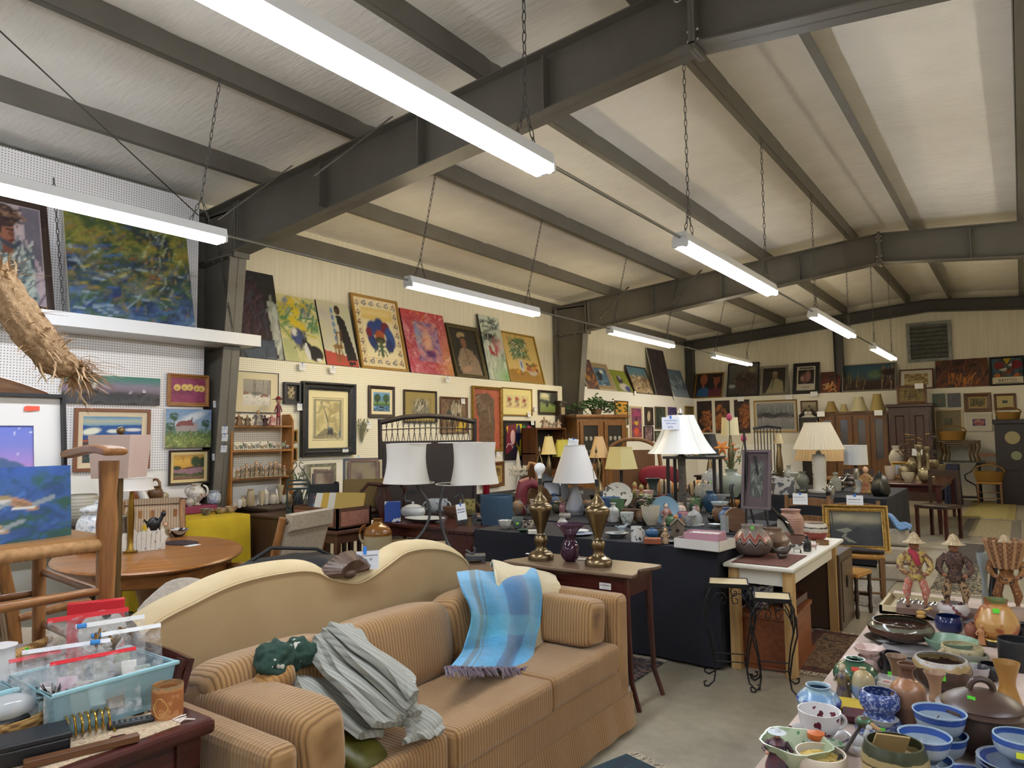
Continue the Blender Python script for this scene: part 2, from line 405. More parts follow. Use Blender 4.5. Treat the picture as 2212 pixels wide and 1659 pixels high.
struct('wall_back',MB().bx((XW-.1,YW,0),(XR,YW+.15,4.95)),wallm,smooth=False)
struct('wall_right',MB().bx((XR,YF,0),(XR+.15,YW+.1,4.8)),wallm,smooth=False)
struct('wall_front',MB().bx((XW-.1,YF-.15,0),(XR,YF,4.95)),wallm,smooth=False)
def pegm(ax_,bg='f0eee8',hole='8d8b88'):
 m=NT('pegboard');setp(m.b,bg,.5);x=m.n.new('ShaderNodeSeparateXYZ');m.ln(m.coord(),x.inputs[0])
 fu=m.math('SUBTRACT',m.math('FRACT',m.math('MULTIPLY',m.math('ADD',x.outputs[ax_],20.),1/.0254)),.5)
 fv=m.math('SUBTRACT',m.math('FRACT',m.math('MULTIPLY',m.math('ADD',x.outputs[2],20.),1/.0254)),.5)
 d=m.math('SQRT',m.math('ADD',m.math('MULTIPLY',fu,fu),m.math('MULTIPLY',fv,fv)))
 k=m.math('LESS_THAN',d,.21);r=m.ramp(k,[(0,bg),(1,hole)],'LINEAR');m.ln(r,m.b.inputs['Base Color']);return m.m
peg1,pegb=pegm(1,'eceaea','868486'),pegm(0,'e8e4d4','c4c0b2')
peg2=pegm(1,'f0ecd9','a39f92')
wsm=plain('efede6',.55)
def panel(n,a,b,mat):return struct(n,MB().bx(a,b),mat,smooth=False)
panel('wall_left_lining',(XP-.02,YF,2.6),(XP,4.27,4.2),peg1)
panel('wall_left_lining',(XP-.02,YF,1.24),(XP,4.36,2.6),peg1)
panel('wall_left_lining',(XP-.02,YF,0),(XP-.006,4.34,1.24),wsm)
panel('wall_left_lining',(XP-.02,4.74,1.24),(XP,11.88,ZP),peg2)
panel('wall_left_lining',(XP-.02,4.74,0),(XP-.006,11.88,1.24),wsm)
panel('wall_left_lining',(XP-.02,12.3,0),(XP,YB,ZP),plain('efeee9',.55))
panel('wall_back_lining',(XP,YB,1.24),(XR,YB+.02,ZP),pegb)
panel('wall_back_lining',(XP,YB+.006,0),(XR,YB+.02,1.24),wsm)
for a,b in(((XW,4.74,ZP-.05),(XP-.021,11.88,ZP-.001)),((XW,12.3,ZP-.05),(XP-.021,YB+.02,ZP-.001)),((XW,YB+.021,ZP-.05),(XR,YW,ZP-.001))):panel('wall_left_ledge',a,b,wsm)
def ibeam(mb,p0,p1,d0,d1,fw=.2,tf=.012,tw=.01,down=V((0,0,-1))):
 """I section from p0 to p1 (outer flange line); depth d0..d1 towards `down`; flanges wide in y"""
 p0=V(p0);p1=V(p1);y=V((0,1,0))
 def slab(a0,a1,b0,b1,w):mb.add([q+y*s*w/2 for s in(-1,1)for q in(a0,a1,b1,b0)],[(0,1,2,3),(7,6,5,4),(0,4,5,1),(1,5,6,2),(2,6,7,3),(3,7,4,0)])
 q0,q1=p0+down*d0,p1+down*d1
 slab(p0,p1,p0+down*tf,p1+down*tf,fw);slab(q0-down*tf,q1-down*tf,q0,q1,fw);slab(p0,p1,q0,q1,tw)
bolt=plain('b9b6ad',.35,.8)
for n,Y in enumerate((-3.15,4.5,12.15)):
 F=bpy.data.objects.new('trim_frame',None);col.objects.link(F);F['kind']='structure'
 for sgn,xo,nm in((1,XW+.07,'l'),(-1,XR-.07,'r')):
  mb=MB();ibeam(mb,(xo,Y,0),(xo,Y,4.1),.32,.72,down=V((sgn,0,0)));mb.obj('column',steel,F,smooth=False)
  mb=MB();xk=xo;z0=roofz(xk);ibeam(mb,(xk,Y,z0),(XRG,Y,roofz(XRG)),.62,.46)
  for f in(.13,.36,.58,.8):
   x=xk+(XRG-xk)*f;mb.box((x,Y-.05,roofz(x)-.27),(.012,.09,.44));mb.box((x,Y+.05,roofz(x)-.27),(.012,.09,.44))
  mb.box((XRG+(-.012 if sgn>0 else .012),Y,roofz(XRG)-.24),(.022,.2,.52));mb.box((xk+sgn*.72,Y,roofz(xk)-.3),(.02,.19,.6))
  mb.box((xk+sgn*.36,Y,3.56),(.72,.19,.02));mb.box((xk+sgn*.36,Y,3.82),(.72,.012,.52));mb.obj('rafter',steel,F,smooth=False)
  for k in range(4):
   for s in(-.06,.06):MB().ball((xk+sgn*(.12+.16*k),Y+s,3.545),.016,8,5).obj('bolt',bolt,F)
  for z in(.05,.12,.36,.43):
   for s in(-.07,.07):MB().ball((XRG-sgn*.03,Y+s,roofz(XRG)-z),.015,8,5).obj('bolt',bolt,F)
 for x,dx in((-6.33,.75),(-4.9,.6)):
  MB().box((0,0,0),(.05,.006,.95),M=Matrix.Translation((x+.25,Y-.35,roofz(x)-.22))@Matrix.Rotation(-.75,4,'X')@Matrix.Rotation(.35,4,'Y')).obj('brace',steel,F,smooth=False)
F=bpy.data.objects.new('trim_frame',None);col.objects.link(F);F['kind']='structure'
for sgn,xo in((1,XW+.05),(-1,XR-.05)):
 mb=MB();ibeam(mb,(xo,YW-.1,roofz(xo)),(XRG,YW-.1,roofz(XRG)),.28,.28);mb.obj('rafter',dsteel,F,smooth=False)
mb=MB();ibeam(mb,(XW+.05,YW-.12,0),(XW+.05,YW-.12,4.1),.2,.2,down=V((1,0,0)));mb.obj('column',dsteel,F,smooth=False)
mb=MB();ibeam(mb,(-3.72,YW-.12,ZP),(-3.72,YW-.12,4.35),.2,.2,down=V((1,0,0)));mb.obj('column',dsteel,F,smooth=False)
PX=(-6.33,-4.9,-3.4,-2.02,-1.22,.1,1.55,3.0)
for i,x in enumerate(PX):
 z=roofz(x);s=1 if x<XRG else-1
 mb=MB();mb.bx((x-.004,YF,z),(x+.004,YW,z+.205));mb.bx((x,YF,z),(x-s*.07,YW,z+.006));mb.bx((x,YF,z+.2),(x+s*.07,YW,z+.206))
 struct('trim_purlin',mb,steel,smooth=False)
mb=MB();z=roofz(XW);mb.bx((XW,YF,z-.16),(XW+.008,YW,z+.1));mb.bx((XW,YF,z-.16),(XW+.09,YW,z-.152));struct('trim_eave',mb,steel,smooth=False)
struct('trim_cable',MB().tube([(-7.2,4.2,4.0),(-3.0,-1.5,4.63)],.006,6),dsteel)
struct('trim_cable',MB().tube([(-1.75,4.44,4.5),(-3.6,1.2,4.42)],.008,6),dsteel)
MB().tube([V((-1.74,4.42,4.5))+V((.03*math.cos(a),0,.03*math.sin(a)))for a in[i*PI/6 for i in range(12)]],.006,6,True).obj('trim_eye_bolt',bolt)['kind']='structure'
mb=MB();A=ay(1957,700,YW-.02);B=ay(2058,778,YW-.02)
t=thing('wall_vent','galvanised louvred vent high in the back wall','vent',((A.x+B.x)/2,YW,B.z));w,h=B.x-A.x,A.z-B.z;galv=plain('8d8f8b',.4,.5,'6f716d',9)
MB().ringloft(w,h,[(0,0),(0,-.05),(.07,-.05),(.07,0)]).obj('frame',galv,t,smooth=False)
for i in range(8):
 MB().box((0,0,0),(w-.14,.006,h/8*1.15),M=Matrix.Translation((0,-.03,.07+(h-.14)*(i+.5)/8))@Matrix.Rotation(.7,4,'X')).obj('louvre',galv,t,smooth=False)
MB().bx((-w/2+.05,-.004,.05),(w/2-.05,0,h-.05)).obj('backing',plain('3a3936',.9),t,smooth=False)
#fluorescent strips, chains, conduit
white=plain('e6e8ea',.35);chainm=plain('5b5a57',.4,.6)
def chain(p,q,name='chain',par=None,r=.0045):
 """hanging chain as alternating links"""
 p=V(p);q=V(q);d=q-p;L=d.length;n=max(2,int(L/.055));d.normalize();x,y=frame_of(d);mb=MB()
 for i in range(n):
  c=p+d*(L*(i+.5)/n);s=x if i%2 else y;hl=L/n*.62
  mb.tube([c+d*hl*math.cos(a)+s*.011*math.sin(a)for a in[k*PI/4 for k in range(8)]],r,5,True)
 return mb.obj(name,chainm,par)
def strip(X,Y0,Y1,z,tubem,label,purl,chains=True,n=2):
 t=thing('strip_light',label,'ceiling light',(X,(Y0+Y1)/2,z),group='twin tube strip lights');L=Y1-Y0
 mb=MB();mb.prism([(-.06,.0),(-.045,.07),(.045,.07),(.06,.0),(.055,-.004),(-.055,-.004)],L);mb.obj('housing',white,t,smooth=False)
 for s in(-1,1):
  mb=MB();mb.box((0,s*(L/2-.012),-.012),(.125,.02,.055));mb.obj('end_cap',white,t,smooth=False)
 for s in(-.04,.04):
  MB().cyl((s,-L/2+.03,-.03),(s,L/2-.03,-.03),.019,n=10).obj('fluorescent_tube',tubem,t)
  for e in(-1,1):MB().box((s,e*(L/2-.02),-.024),(.03,.022,.045)).obj('lamp_holder',white,t,bevel=.006)
 for e in(-.42,.42):
  yy=e*L;top=roofz(purl)-z if chains else .5
  pz=.28;
  for s in(-1,1):chain((0,yy,pz),(0,yy+s*.09,.068),'chain',t,.003)
  chain((purl-X,yy,top),(0,yy,pz),'chain',t,.003)
 return t
cold,mid,warm=emit('f1f6ff',1.0*TUBE),emit('fff3dc',1.0*TUBE),emit('ffe9bd',1.0*TUBE)
XL1,ZL1,XL2,ZL2=-5.13,3.16,-2.02,3.0
L1=[ax(x,y,XL1).y for x,y in((483,515),(880,612),(1160,685),(1317,722),(1452,748),(1540,772),(1620,790))]
L2=[ax(x,y,XL2).y for x,y in((1180,355),(1468,525),(1668,632),(1755,683),(1840,725),(1885,752),(1930,773))]
strip(XL1,L1[0]-2.44,L1[0],ZL1,cold,'strip light over the white shelf with the big green painting',-4.9)
strip(XL1,L1[1],L1[2],ZL1,warm,'strip light in front of the tall paintings on the ledge, before the second column',-4.9)
strip(XL1,L1[3],L1[4],ZL1,warm,'strip light just past the second steel column, near the side wall',-4.9)
strip(XL1,L1[5],L1[6],ZL1,mid,'strip light nearest the back corner, above the portrait of two women',-4.9)
strip(XL2,L2[0]-2.44,L2[0],ZL2,cold,'largest and nearest strip light, hanging under the roof above the sofas',-2.02)
strip(XL2,L2[1],L2[2],ZL2,cold,'strip light hanging before the second rafter, above the lamp tables',-2.02)
strip(XL2,L2[3],L2[4],ZL2,cold,'strip light with one bare reflector side, above the pleated lamp',-2.02)
strip(XL2,L2[5],L2[6],ZL2,warm,'strip light farthest down the row, beside the wall vent',-2.02)
def conduit(pts,lab):solo('conduit',MB().tube(pts,.011,8),plain('8f8e88',.4,.6),lab,'conduit',group='light row conduits')
for(a,b),k in zip(((L1[0],L1[1]),(L1[2],L1[3]),(L1[4],L1[5])),('first and second','second and third','third and fourth')):conduit([(XL1,a,ZL1+.03),(XL1,b,ZL1+.03)],'thin conduit joining the %s strip lights near the side wall'%k)
for(a,b),k in zip(((L2[0],L2[1]),(L2[2],L2[3]),(L2[4],L2[5])),('largest strip light to the next','second strip light to the third','third strip light to the farthest')):conduit([(XL2,a,ZL2+.03),(XL2,b,ZL2+.03)],'thin conduit running from the %s under the roof'%k)
for X,Y in((XL1,-3.0),(XL2,-3.4),(1.7,-3.2),(1.7,.2)):
 strip(X,Y,Y+2.44,3.1,cold,{(-3.0):'strip light of the side wall row behind the viewer',(-3.4):'strip light of the ridge row behind the viewer',(-3.2):'strip light over the far aisle behind the viewer',.2:'strip light over the pottery aisle beside the viewer'}[Y],X)
for X,Y in((1.7,5.6),(1.7,9.6)):strip(X,Y,Y+2.44,3.1,mid,'strip light over the open aisle, %s'%('nearer' if Y<7 else 'farther in'),X)
#small goods placed by where they stand
PROF=dict(vase=[(.45,0),(.52,.02),(.8,.25),(1,.5),(.85,.75),(.5,.88),(.58,1)],olla=[(.4,0),(.78,.12),(1,.42),(.93,.58),(.68,.8),(.52,.88),(.56,1)],jar=[(.6,0),(.85,.1),(1,.4),(.95,.7),(.72,.86),(.7,.9),(.82,1)],bowl=[(.4,0),(.45,.07),(.8,.45),(1,1)],deep=[(.55,0),(.88,.3),(1,.75),(.97,1)],cup=[(.5,0),(.55,.05),(.85,.4),(.95,.75),(1,1)],cyl=[(.94,0),(1,.04),(1,.96),(.98,1)],bottle=[(.75,0),(.95,.04),(1,.3),(.95,.62),(.62,.74),(.38,.8),(.36,.92),(.5,.95),(.5,1)],dish=[(.5,0),(.55,.12),(1,1)],flare=[(.45,0),(.62,.1),(.5,.35),(.6,.7),(1,1)],globe=[(.4,0),(.85,.18),(1,.48),(.8,.8),(.3,.92),(.22,.96),(.3,1)],dome=[(1,0),(1,.3),(.9,.6),(.6,.86),(.2,.98),(0,1)],ball=[(.3,0),(.8,.15),(1,.5),(.8,.85),(0,1)],cone=[(1,0),(.75,.35),(.4,.8),(.3,1)],goblet=[(.7,0),(.65,.04),(.15,.1),(.12,.45),(.6,.55),(1,.8),(.95,1)],urn=[(.5,0),(.55,.04),(.3,.12),(.8,.35),(1,.6),(.7,.8),(.45,.88),(.6,1)],hour=[(.9,0),(1,.1),(.6,.5),(.8,.8),(1,1)],bell=[(1,0),(.9,.2),(.55,.6),(.4,.85),(.15,1)],wide=[(.55,0),(.9,.25),(1,.6),(.96,.8),(.85,1)],stick=[(.9,0),(.8,.08),(.3,.18),(.42,.3),(.28,.5),(.4,.7),(.3,.8),(.7,.92),(.7,1)])
OPEN=set('vase olla jar bowl deep cup cyl bottle dish flare globe goblet urn hour wide'.split())
def smooth(p,k=4):
 r=[]
 for i in range(len(p)-1):
  a,b,c,d=p[max(i-1,0)],p[i],p[i+1],p[min(i+2,len(p)-1)]
  for j in range(k):
   t=j/k;r.append(tuple(.5*((2*b[q])+(c[q]-a[q])*t+(2*a[q]-5*b[q]+4*c[q]-d[q])*t*t+(3*b[q]-a[q]-3*c[q]+d[q])*t**3)for q in(0,1)))
 return[(max(x,0),y)for x,y in r]+[p[-1]]
def vessel(kind,r,h,th=.06,k=4,n=24,**kw):
 p=smooth(PROF[kind],k)if isinstance(kind,str)else smooth(kind,k);q=[(a*r,b*h)for a,b in p]
 if(kind in OPEN if isinstance(kind,str)else True)and th:
  t=min(th*r,.006);q+=[(max(a-t,0),max(b,t))for a,b in q[::-1]];q.append((0,q[-1][1]))
 return MB().lathe([(0,q[0][1])]+q if q[0][0]>1e-4 else q,n,**kw)
def angle(p):d=CAM-V(p);return math.atan2(d.z,math.hypot(d.x,d.y))
AT=None
def spot(px,py,wpx,hpx,z,kind='cyl'):
 """where a thing stands whose lowest front edge shows at (px, py): place, radius, height"""
 a=az(px,py,z)if AT is None else(ax(px,py,AT[1])if AT[0]=='x' else ay(px,py,AT[1]));a.z=z;k=mpp(a);r=wpx*k/2;th=angle(a);pr=PROF.get(kind,[(1,0),(1,1)]);rb,rt=r*pr[0][0],r*pr[-1][0]
 h=max((hpx*k-(rb+rt)*math.sin(th))/math.cos(th),.15*hpx*k);d=flat(a-CAM);return a+d*rb,r,h
def sticker(t,r,z,c='5fe03a',s=.012,side=0.):
 """fluorescent price dot on the side turned to the aisle"""
 p=t.matrix_basis.translation if t else V();d=flat(CAM-p);d.rotate(Matrix.Rotation(side,3,'Z'));a=math.atan2(d.y,d.x)
 MB().box((0,0,0),(.0012,s*1.3,s)).obj('price_sticker',plain(c,.6),t,loc=(d.x*(r+.001),d.y*(r+.001),z),rz=a-t.rotation_euler[2],smooth=False)
def handle(mb,r0,z0,z1,out,rad,sd=1,M=None):
 d=cR0*sd;pts=[]
 for i in range(9):
  a=-PI/2+PI*i/8;pts.append(d*(r0+out*math.cos(a))+V((0,0,(z0+z1)/2+(z1-z0)/2*math.sin(a))))
 return mb.tube(pts,rad,7,M=M)
def item(name,kind,px,py,wpx,hpx,z,mat,label,cat,group=None,hand=0,lid=None,st=None,th=.06,stz=.5,sx=1.,inner=None,spout=0,h=None,rz=0.,**kw):
 p,r,hh=spot(px,py,wpx,hpx,z,kind if isinstance(kind,str)else 'cyl');h=h or hh;mb=vessel(kind,r,h,th,sx=sx,**kw)
 if not(hand or lid or st or inner or spout):return solo(name,mb,mat,label,cat,p,rz,group)
 t=thing(name,label,cat,p,rz,group);mb.obj('body',mat,t)
 pr=PROF.get(kind,[(1,0),(1,1)])if isinstance(kind,str)else kind
 if hand:
  hs=(hand,)if abs(hand)==1 else(1,-1)
  for s in hs:handle(MB(),r*.86,h*.28,h*.82,r*.42,max(.0035,r*.085),s).obj('handle',mat,t)
 if spout:MB().tube([cR0*spout*r*.8+V((0,0,h*.4)),cR0*spout*r*1.25+V((0,0,h*.6)),cR0*spout*r*1.5+V((0,0,h*.95))],[r*.2,r*.15,r*.1],8).obj('spout',mat,t)
 if lid:
  k=MB();rt=r*pr[-1][0];k.lathe([(rt*1.02,h),(rt*1.0,h+rt*.12),(rt*.6,h+rt*.3),(rt*.14,h+rt*.38),(rt*.12,h+rt*.45),(rt*.2,h+rt*.58),(0,h+rt*.66)],20);k.obj('lid',lid if not isinstance(lid,bool)else mat,t)
 if inner:MB().lathe([(0,0),(r*pr[-1][0]*.86,.002)],20).obj('contents',inner,t,loc=(0,0,h*.72))
 if st:sticker(t,r*(1.01 if stz<.7 else .8),h*stz,st if isinstance(st,str)else '5fe03a',min(.016,h*.25))
 return t
def zat(p,px,py):
 """point over place p, in the upright plane facing the camera, seen at (px, py)"""
 n=flat(V(p)-CAM);d=ray(px,py);return CAM+d*((V(p)-CAM).dot(n)/d.dot(n))
def turned(p,cx,sil,n=24,k=3,mb=None,closed=True,**kw):
 """turned solid from its outline in the photo: (half width, y) pairs from the bottom up"""
 s=mpp(p);q=[(a*s,zat(p,cx,y).z-V(p).z)for a,y in sil]
 if k>1:q=smooth(q,k)
 return(mb or MB()).lathe(q,n,**kw)
def dirs(p):n=flat(V(p)-CAM);return V((n.y,-n.x,0)),n
def facing(p):d=flat(CAM-V(p));return math.atan2(d.y,d.x)+PI/2
def scrib(t,w,h,y,n=3,mat=None,z0=0.,seed=1):
 """lines of small handwriting strokes"""
 r=random.Random(seed);mb=MB()
 for i in range(n):
  zz=z0+h*(.82-.64*i/max(1,n-1))if n>1 else z0+h/2;x=-w*.4
  while x<w*.36:
   l=w*r.uniform(.03,.07);mb.tube([(x,y,zz-h*.04),(x+l*.4,y,zz+h*.05),(x+l*.6,y,zz-h*.03),(x+l,y,zz+h*.03)],h*.012,3);x+=l*r.choice((1.1,1.1,1.8))
 return mb.obj('handwriting',mat or plain('2a3a6a',.7),t,smooth=False)
_tn=[0]
def card(p,rz,w,h,label,tape=True,lines=3,tilt=0.,group='paper price tags',lean=0.):
 """paper price tag with a bit of blue tape, hanging from p (its top centre)"""
 _tn[0]+=1;t=thing('price_tag',label,'price tag',p,group=group,rot=(lean,tilt,rz))
 MB().sheet(lambda u,v:(w*(u-.5),-.002-.04*h*math.sin(v*2.2)*(1-v)*0-.006*v*v,-h*v),4,4,th=.0006).obj('card',plain('e9ebee',.8),t)
 if tape:MB().box((0,-.003,-h*.02),(w*.16,.0012,h*.22)).obj('tape',plain('2f6fc4',.6),t,smooth=False)
 if lines:scrib(t,w,h*.8,-.0045,lines,z0=-h,seed=_tn[0])
 return t
def figurine(px,py,hpx,z,robe,skin,hair,label,cat='figurine',group=None,base=None,wide=.42,hat=None,arm=.5,small=False,name='figurine',leg=False):
 p,r,h=spot(px,py,hpx*wide,hpx,z);h=hpx*mpp(p);r=h*wide/2;b=h*.06 if base else 0
 t=thing(name,label,cat,p,facing(p),group)
 if base:MB().lathe([(r*.85,0),(r*.85,b)],16).obj('base',plain(base,.4),t)
 k=MB();hb=h*.78-b;sk=plain(skin,.45);rb=plain(robe[0],.4,0,robe[1],40/h*.1)if isinstance(robe,tuple)else plain(robe,.4)
 if leg:
  for s in(-1,1):k.tube([(s*r*.28,0,b),(s*r*.3,-r*.05,b+hb*.22),(s*r*.24,0,b+hb*.45)],[r*.16,r*.18,r*.24],7)
  k.lathe([(r*.1,b+hb*.38),(r*.5,b+hb*.42),(r*.42,b+hb*.7),(r*.5,b+hb*.88),(r*.2,b+hb)],14)
 else:k.lathe(smooth([(r*.8,b),(r*.72,b+hb*.15),(r*.48,b+hb*.55),(r*.54,b+hb*.84),(r*.2,b+hb)],2),14,flute=.06,nf=7)
 for s in(-1,1):k.tube([(s*r*.46,0,b+hb*.88),(s*r*.8,-r*.1,b+hb*.62),(s*r*(.3+.6*arm),-r*.5,b+hb*(.5+.2*arm))],[r*.16,r*.14,r*.1],7)
 k.obj('body',rb,t)
 for s in(-1,1):MB().ball((s*r*(.3+.6*arm),-r*.55,b+hb*(.5+.2*arm)),r*.13,8,5).obj('hand',sk,t)if not small else None
 hr=h*.11;MB().ball((0,-hr*.1,h-hr*1.05),(hr*.85,hr*.9,hr*1.05),12,8).obj('head',sk,t)
 if hat:MB().lathe([(hr*2.1,h-hr*.75),(hr*.95,h-hr*.55),(hr*.5,h+hr*.1),(0,h+hr*.2)],16).obj('hat',plain(hat,.7),t)
 else:MB().ball((0,hr*.18,h-hr*.85),(hr*.95,hr*.95,hr*1.0),10,7).obj('hair',plain(hair,.6),t)
 return t
def critter(px,py,wpx,hpx,z,mat,label,cat='animal figurine',sd=1,group=None,neck=.3,name='animal_figurine',legs=True,beak=None):
 p,r,h=spot(px,py,wpx,hpx,z);s=mpp(p);w=wpx*s;h=hpx*s;X,N=dirs(p);t=thing(name,label,cat,p,math.atan2(X.y,X.x),group);k=MB();zb=h*.5
 k.ball((0,0,zb),(w*.32,w*.17,h*.26),14,9);k.tube([(sd*w*.22,0,zb+h*.08),(sd*w*.34,0,zb+h*neck*.8),(sd*w*.38,0,zb+h*neck)],[w*.12,w*.09,w*.08],9)
 k.ball((sd*w*.42,0,zb+h*neck+h*.06),(w*.12,w*.085,h*.1),10,7);k.tube([(-sd*w*.28,0,zb+h*.05),(-sd*w*.42,0,zb+h*.2),(-sd*w*.48,0,zb+h*.1)],[w*.06,w*.05,w*.02],7)
 if legs:
  for a in(-.2,.22):
   for b in(-.1,.1):k.tube([(a*w,b*w,zb),(a*w+.01*w,b*w,zb*.5),(a*w,b*w,0)],[w*.07,w*.05,w*.05],7)
 else:k.ball((0,0,h*.2),(w*.25,w*.2,h*.2),12,7)
 k.obj('body',mat,t)
 if beak:MB().cyl((sd*w*.5,0,zb+h*neck+h*.05),(sd*w*.62,0,zb+h*neck+h*.02),w*.04,w*.008,8).obj('beak',plain(beak,.5),t)
 else:
  for b in(-1,1):MB().lathe([(w*.035,0),(0,h*.09)],8,(sd*w*.4,b*w*.06,zb+h*neck+h*.12)).obj('ear',mat,t)
 return t
def shade(t,zb,zt,rb,rt,mat,n=24,bend=0.,name='lamp_shade',pleat=0.,nf=40,lining=None):
 """open cloth lampshade with thickness; bend<0 draws the sides in"""
 q=[]
 for i in range(9):u=i/8;q.append((rb+(rt-rb)*u+bend*math.sin(PI*u)*(rb+rt)/2,zb+(zt-zb)*u))
 q+=[(a-.003,b)for a,b in q[::-1]];q.append(q[0])
 o=MB().lathe(q,n,flute=pleat,nf=nf).obj(name,mat,t)
 for zz,r in((zb,rb),(zt,rt)):MB().tube([((r+.001)*math.cos(a),(r+.001)*math.sin(a),zz)for a in[2*PI*i/28 for i in range(28)]],.0035,6,True).obj('shade_trim',mat,t)
 return o
def harp(t,z0,z1,r,mat):MB().tube([(0,0,z0)]+[(r*math.sin(PI*u)*.9,0,z0+(z1-z0)*u)for u in(.1,.3,.5,.7,.9)]+[(0,0,z1)]+[(-r*math.sin(PI*u)*.9,0,z0+(z1-z0)*u)for u in(.9,.7,.5,.3,.1)],.0025,6,True).obj('harp',mat,t)
def cushion(mb,c,d,M=None,puff=.5,n=14,p=3.2):
 """plump boxy pillow: superellipse in three directions"""
 vs=[];fs=[];N,m=2*n,n
 sg=lambda x,e:math.copysign(abs(x)**e,x)
 for j in range(m+1):
  b=-PI/2+PI*j/m
  for i in range(N):
   a=2*PI*i/N;vs.append((c[0]+d[0]/2*sg(math.cos(b),2/p*puff*2)*sg(math.cos(a),2/p),c[1]+d[1]/2*sg(math.cos(b),2/p*puff*2)*sg(math.sin(a),2/p),c[2]+d[2]/2*sg(math.sin(b),2/p*1.3)))
 for j in range(m):fs+=[(j*N+i,j*N+(i+1)%N,(j+1)*N+(i+1)%N,(j+1)*N+i)for i in range(N)]
 return mb.add(vs,fs,M)
def tex_disp(o,strength,size,seed=0):
 t=bpy.data.textures.new('folds','CLOUDS');t.noise_scale=size;t.noise_depth=2;m=o.modifiers.new('folds','DISPLACE');m.texture=t;m.strength=strength;m.mid_level=.5;m.texture_coords='LOCAL';return o
def simple_table(name,x0,x1,y0,y1,z,mat,label,cat='table',leg=.05,top=.03,apron=.09,ov=.03,topmat=None,taper=.7,bev=.004,group=None):
 cx,cy_=(x0+x1)/2,(y0+y1)/2;t=thing(name,label,cat,(cx,cy_,0),group=group);w,d=x1-x0,y1-y0
 MB().box((0,0,z-top/2),(w,d,top)).obj('table_top',topmat or mat,t,bevel=bev,smooth=False)
 iw,id_=w/2-ov-leg/2,d/2-ov-leg/2
 for a in(-1,1):
  for b in(-1,1):MB().box((a*iw,b*id_,(z-top)/2),(leg,leg,z-top),taper=taper).obj('leg',mat,t,smooth=False)
 if apron:
  k=MB()
  for b in(-1,1):k.box((0,b*id_,z-top-apron/2),(2*iw-leg,.02,apron));k.box((b*iw,0,z-top-apron/2),(.02,2*id_-leg,apron))
  k.obj('apron',mat,t,smooth=False)
 return t
def smooth3(P,k=4):
 r=[]
 for i in range(len(P)-1):
  a,b,c,d=P[max(i-1,0)],P[i],P[i+1],P[min(i+2,len(P)-1)];r+=[.5*((2*b)+(c-a)*t+(2*a-5*b+4*c-d)*t*t+(3*b-a-3*c+d)*t**3)for t in[j/k for j in range(k)]]
 return r+[P[-1]]
#frame stock
blk=plain('17161a',.35);dkw=wood('3b2a20','22170f',.4);brw=wood('6d4a2c','4a2f1a',.4);oakf=wood('a3703c','7a4d25',.4)
gold=plain('a8853f',.35,.6,'7a5c26',30);pale=plain('cfc0a0',.5);silver=plain('8f8b80',.35,.6);olive=plain('6b6142',.4,.3,'4b4430',40,.3,90)
F_=lambda w,m,st='curve',d=.03:(w,d,m,st)
def sea(w,h,seed,px=60):return Art(w,h,px,seed)
#bay 1, standing on the white shelf
def lean_shelf(bl,br,yt,w=None):
 X,z=-7.02,2.69;a=ax(*bl,X);b=ax(*br,X);W_=w or abs(b.y-a.y);hz=ax(bl[0],yt,-7.15).z-z;d=abs(XP-X)-.02
 return W_,math.hypot(hz,d),(V((X,b.y-W_/2,z+.004)),PI/2,math.asin(d/math.hypot(hz,d)))
w,h,M=lean_shelf((148,690),(419,705),405)
A=Art(w,h,seed=3,nmax=150);A.swirl(['161d3a','24351f','545a22','7e7a33','3a4a26'],5,9,.3)
lo=np.clip(1.15-2.1*A.v+(fbm(A.u,A.v,4,4,8)-.5),0,1);A.swirl(['152452','2b4a7c','4a6da0','3c5a3a','1d3a7a'],6,14,.25,.85,lo,11)
A.mix(np.clip(A.v*2-1.2,0,1)*.5,'3c5022');A.strokes(90,['8a5a2c','9a842e','7a7636','88903a','a8923e'],.11,.008,(0,.2,1,.75),(5,30),.45)
A.strokes(120,['1f3f6f','3a66a8','9fb3c0','24502c','1a2238'],.12,.01,(0,0,1,.6),(5,35),.6);A.strokes(70,['a9af90','6d7a4a','a8803a'],.08,.006,(.6,.3,1,.9),(80,20),.5)
A.strokes(9,['a04a3a','b9602c','b5a83a'],.09,.012,(0,.1,1,.6),(10,15),.6);A.strokes(160,['3a4a22','20301c','6a6a30','16203c','8a6a30','4a5a78'],.07,.012,(0,0,1,1),(35,50),.5);A.grain(.25,60,60)
picture('canvas_painting',w,h,A,M,'large blue and green abstract canvas standing on the hanging white shelf','painting')
w,h,M=lean_shelf((-90,655),(117,672),395)
A=Art(w-.1,h-.1,seed=5,nmax=120);A.swirl(['a4929a','b5a5a6','9b8b98'],4,3);A.poly([(.72,1),(1,1),(1,.3),(.9,.5),(.85,.3)],'3a3f50',.75)
A.poly([(.2,.62),(.62,.62),(.86,.42),(.9,.05),(.86,0),(0,0),(0,.5)],'7f8d8c');A.strokes(130,['aab5ae','5c6a70','4a5a5c','c5cac0'],.2,.012,(.1,0,.85,.58),(70,25),.8)
A.ell(.53,.7,.11,.15,'8d5a44').rect(.46,.5,.6,.62,'7a4a3a').ell(.6,.69,.04,.03,'6a4032');A.ell(.5,.87,.2,.12,'3a2a28').ell(.4,.76,.07,.14,'2f2221').line([(.55,.73),(.62,.74)],.01,'1c1414').line([(.56,.62),(.62,.63)],.01,'5a2a28');A.strokes(36,['2a1d1c','6a4a3c','8a6a52'],.12,.01,(.42,.8,.74,.95),(-20,30));A.line([(.44,.62),(.6,.56),(.7,.62)],.02,'39414f')
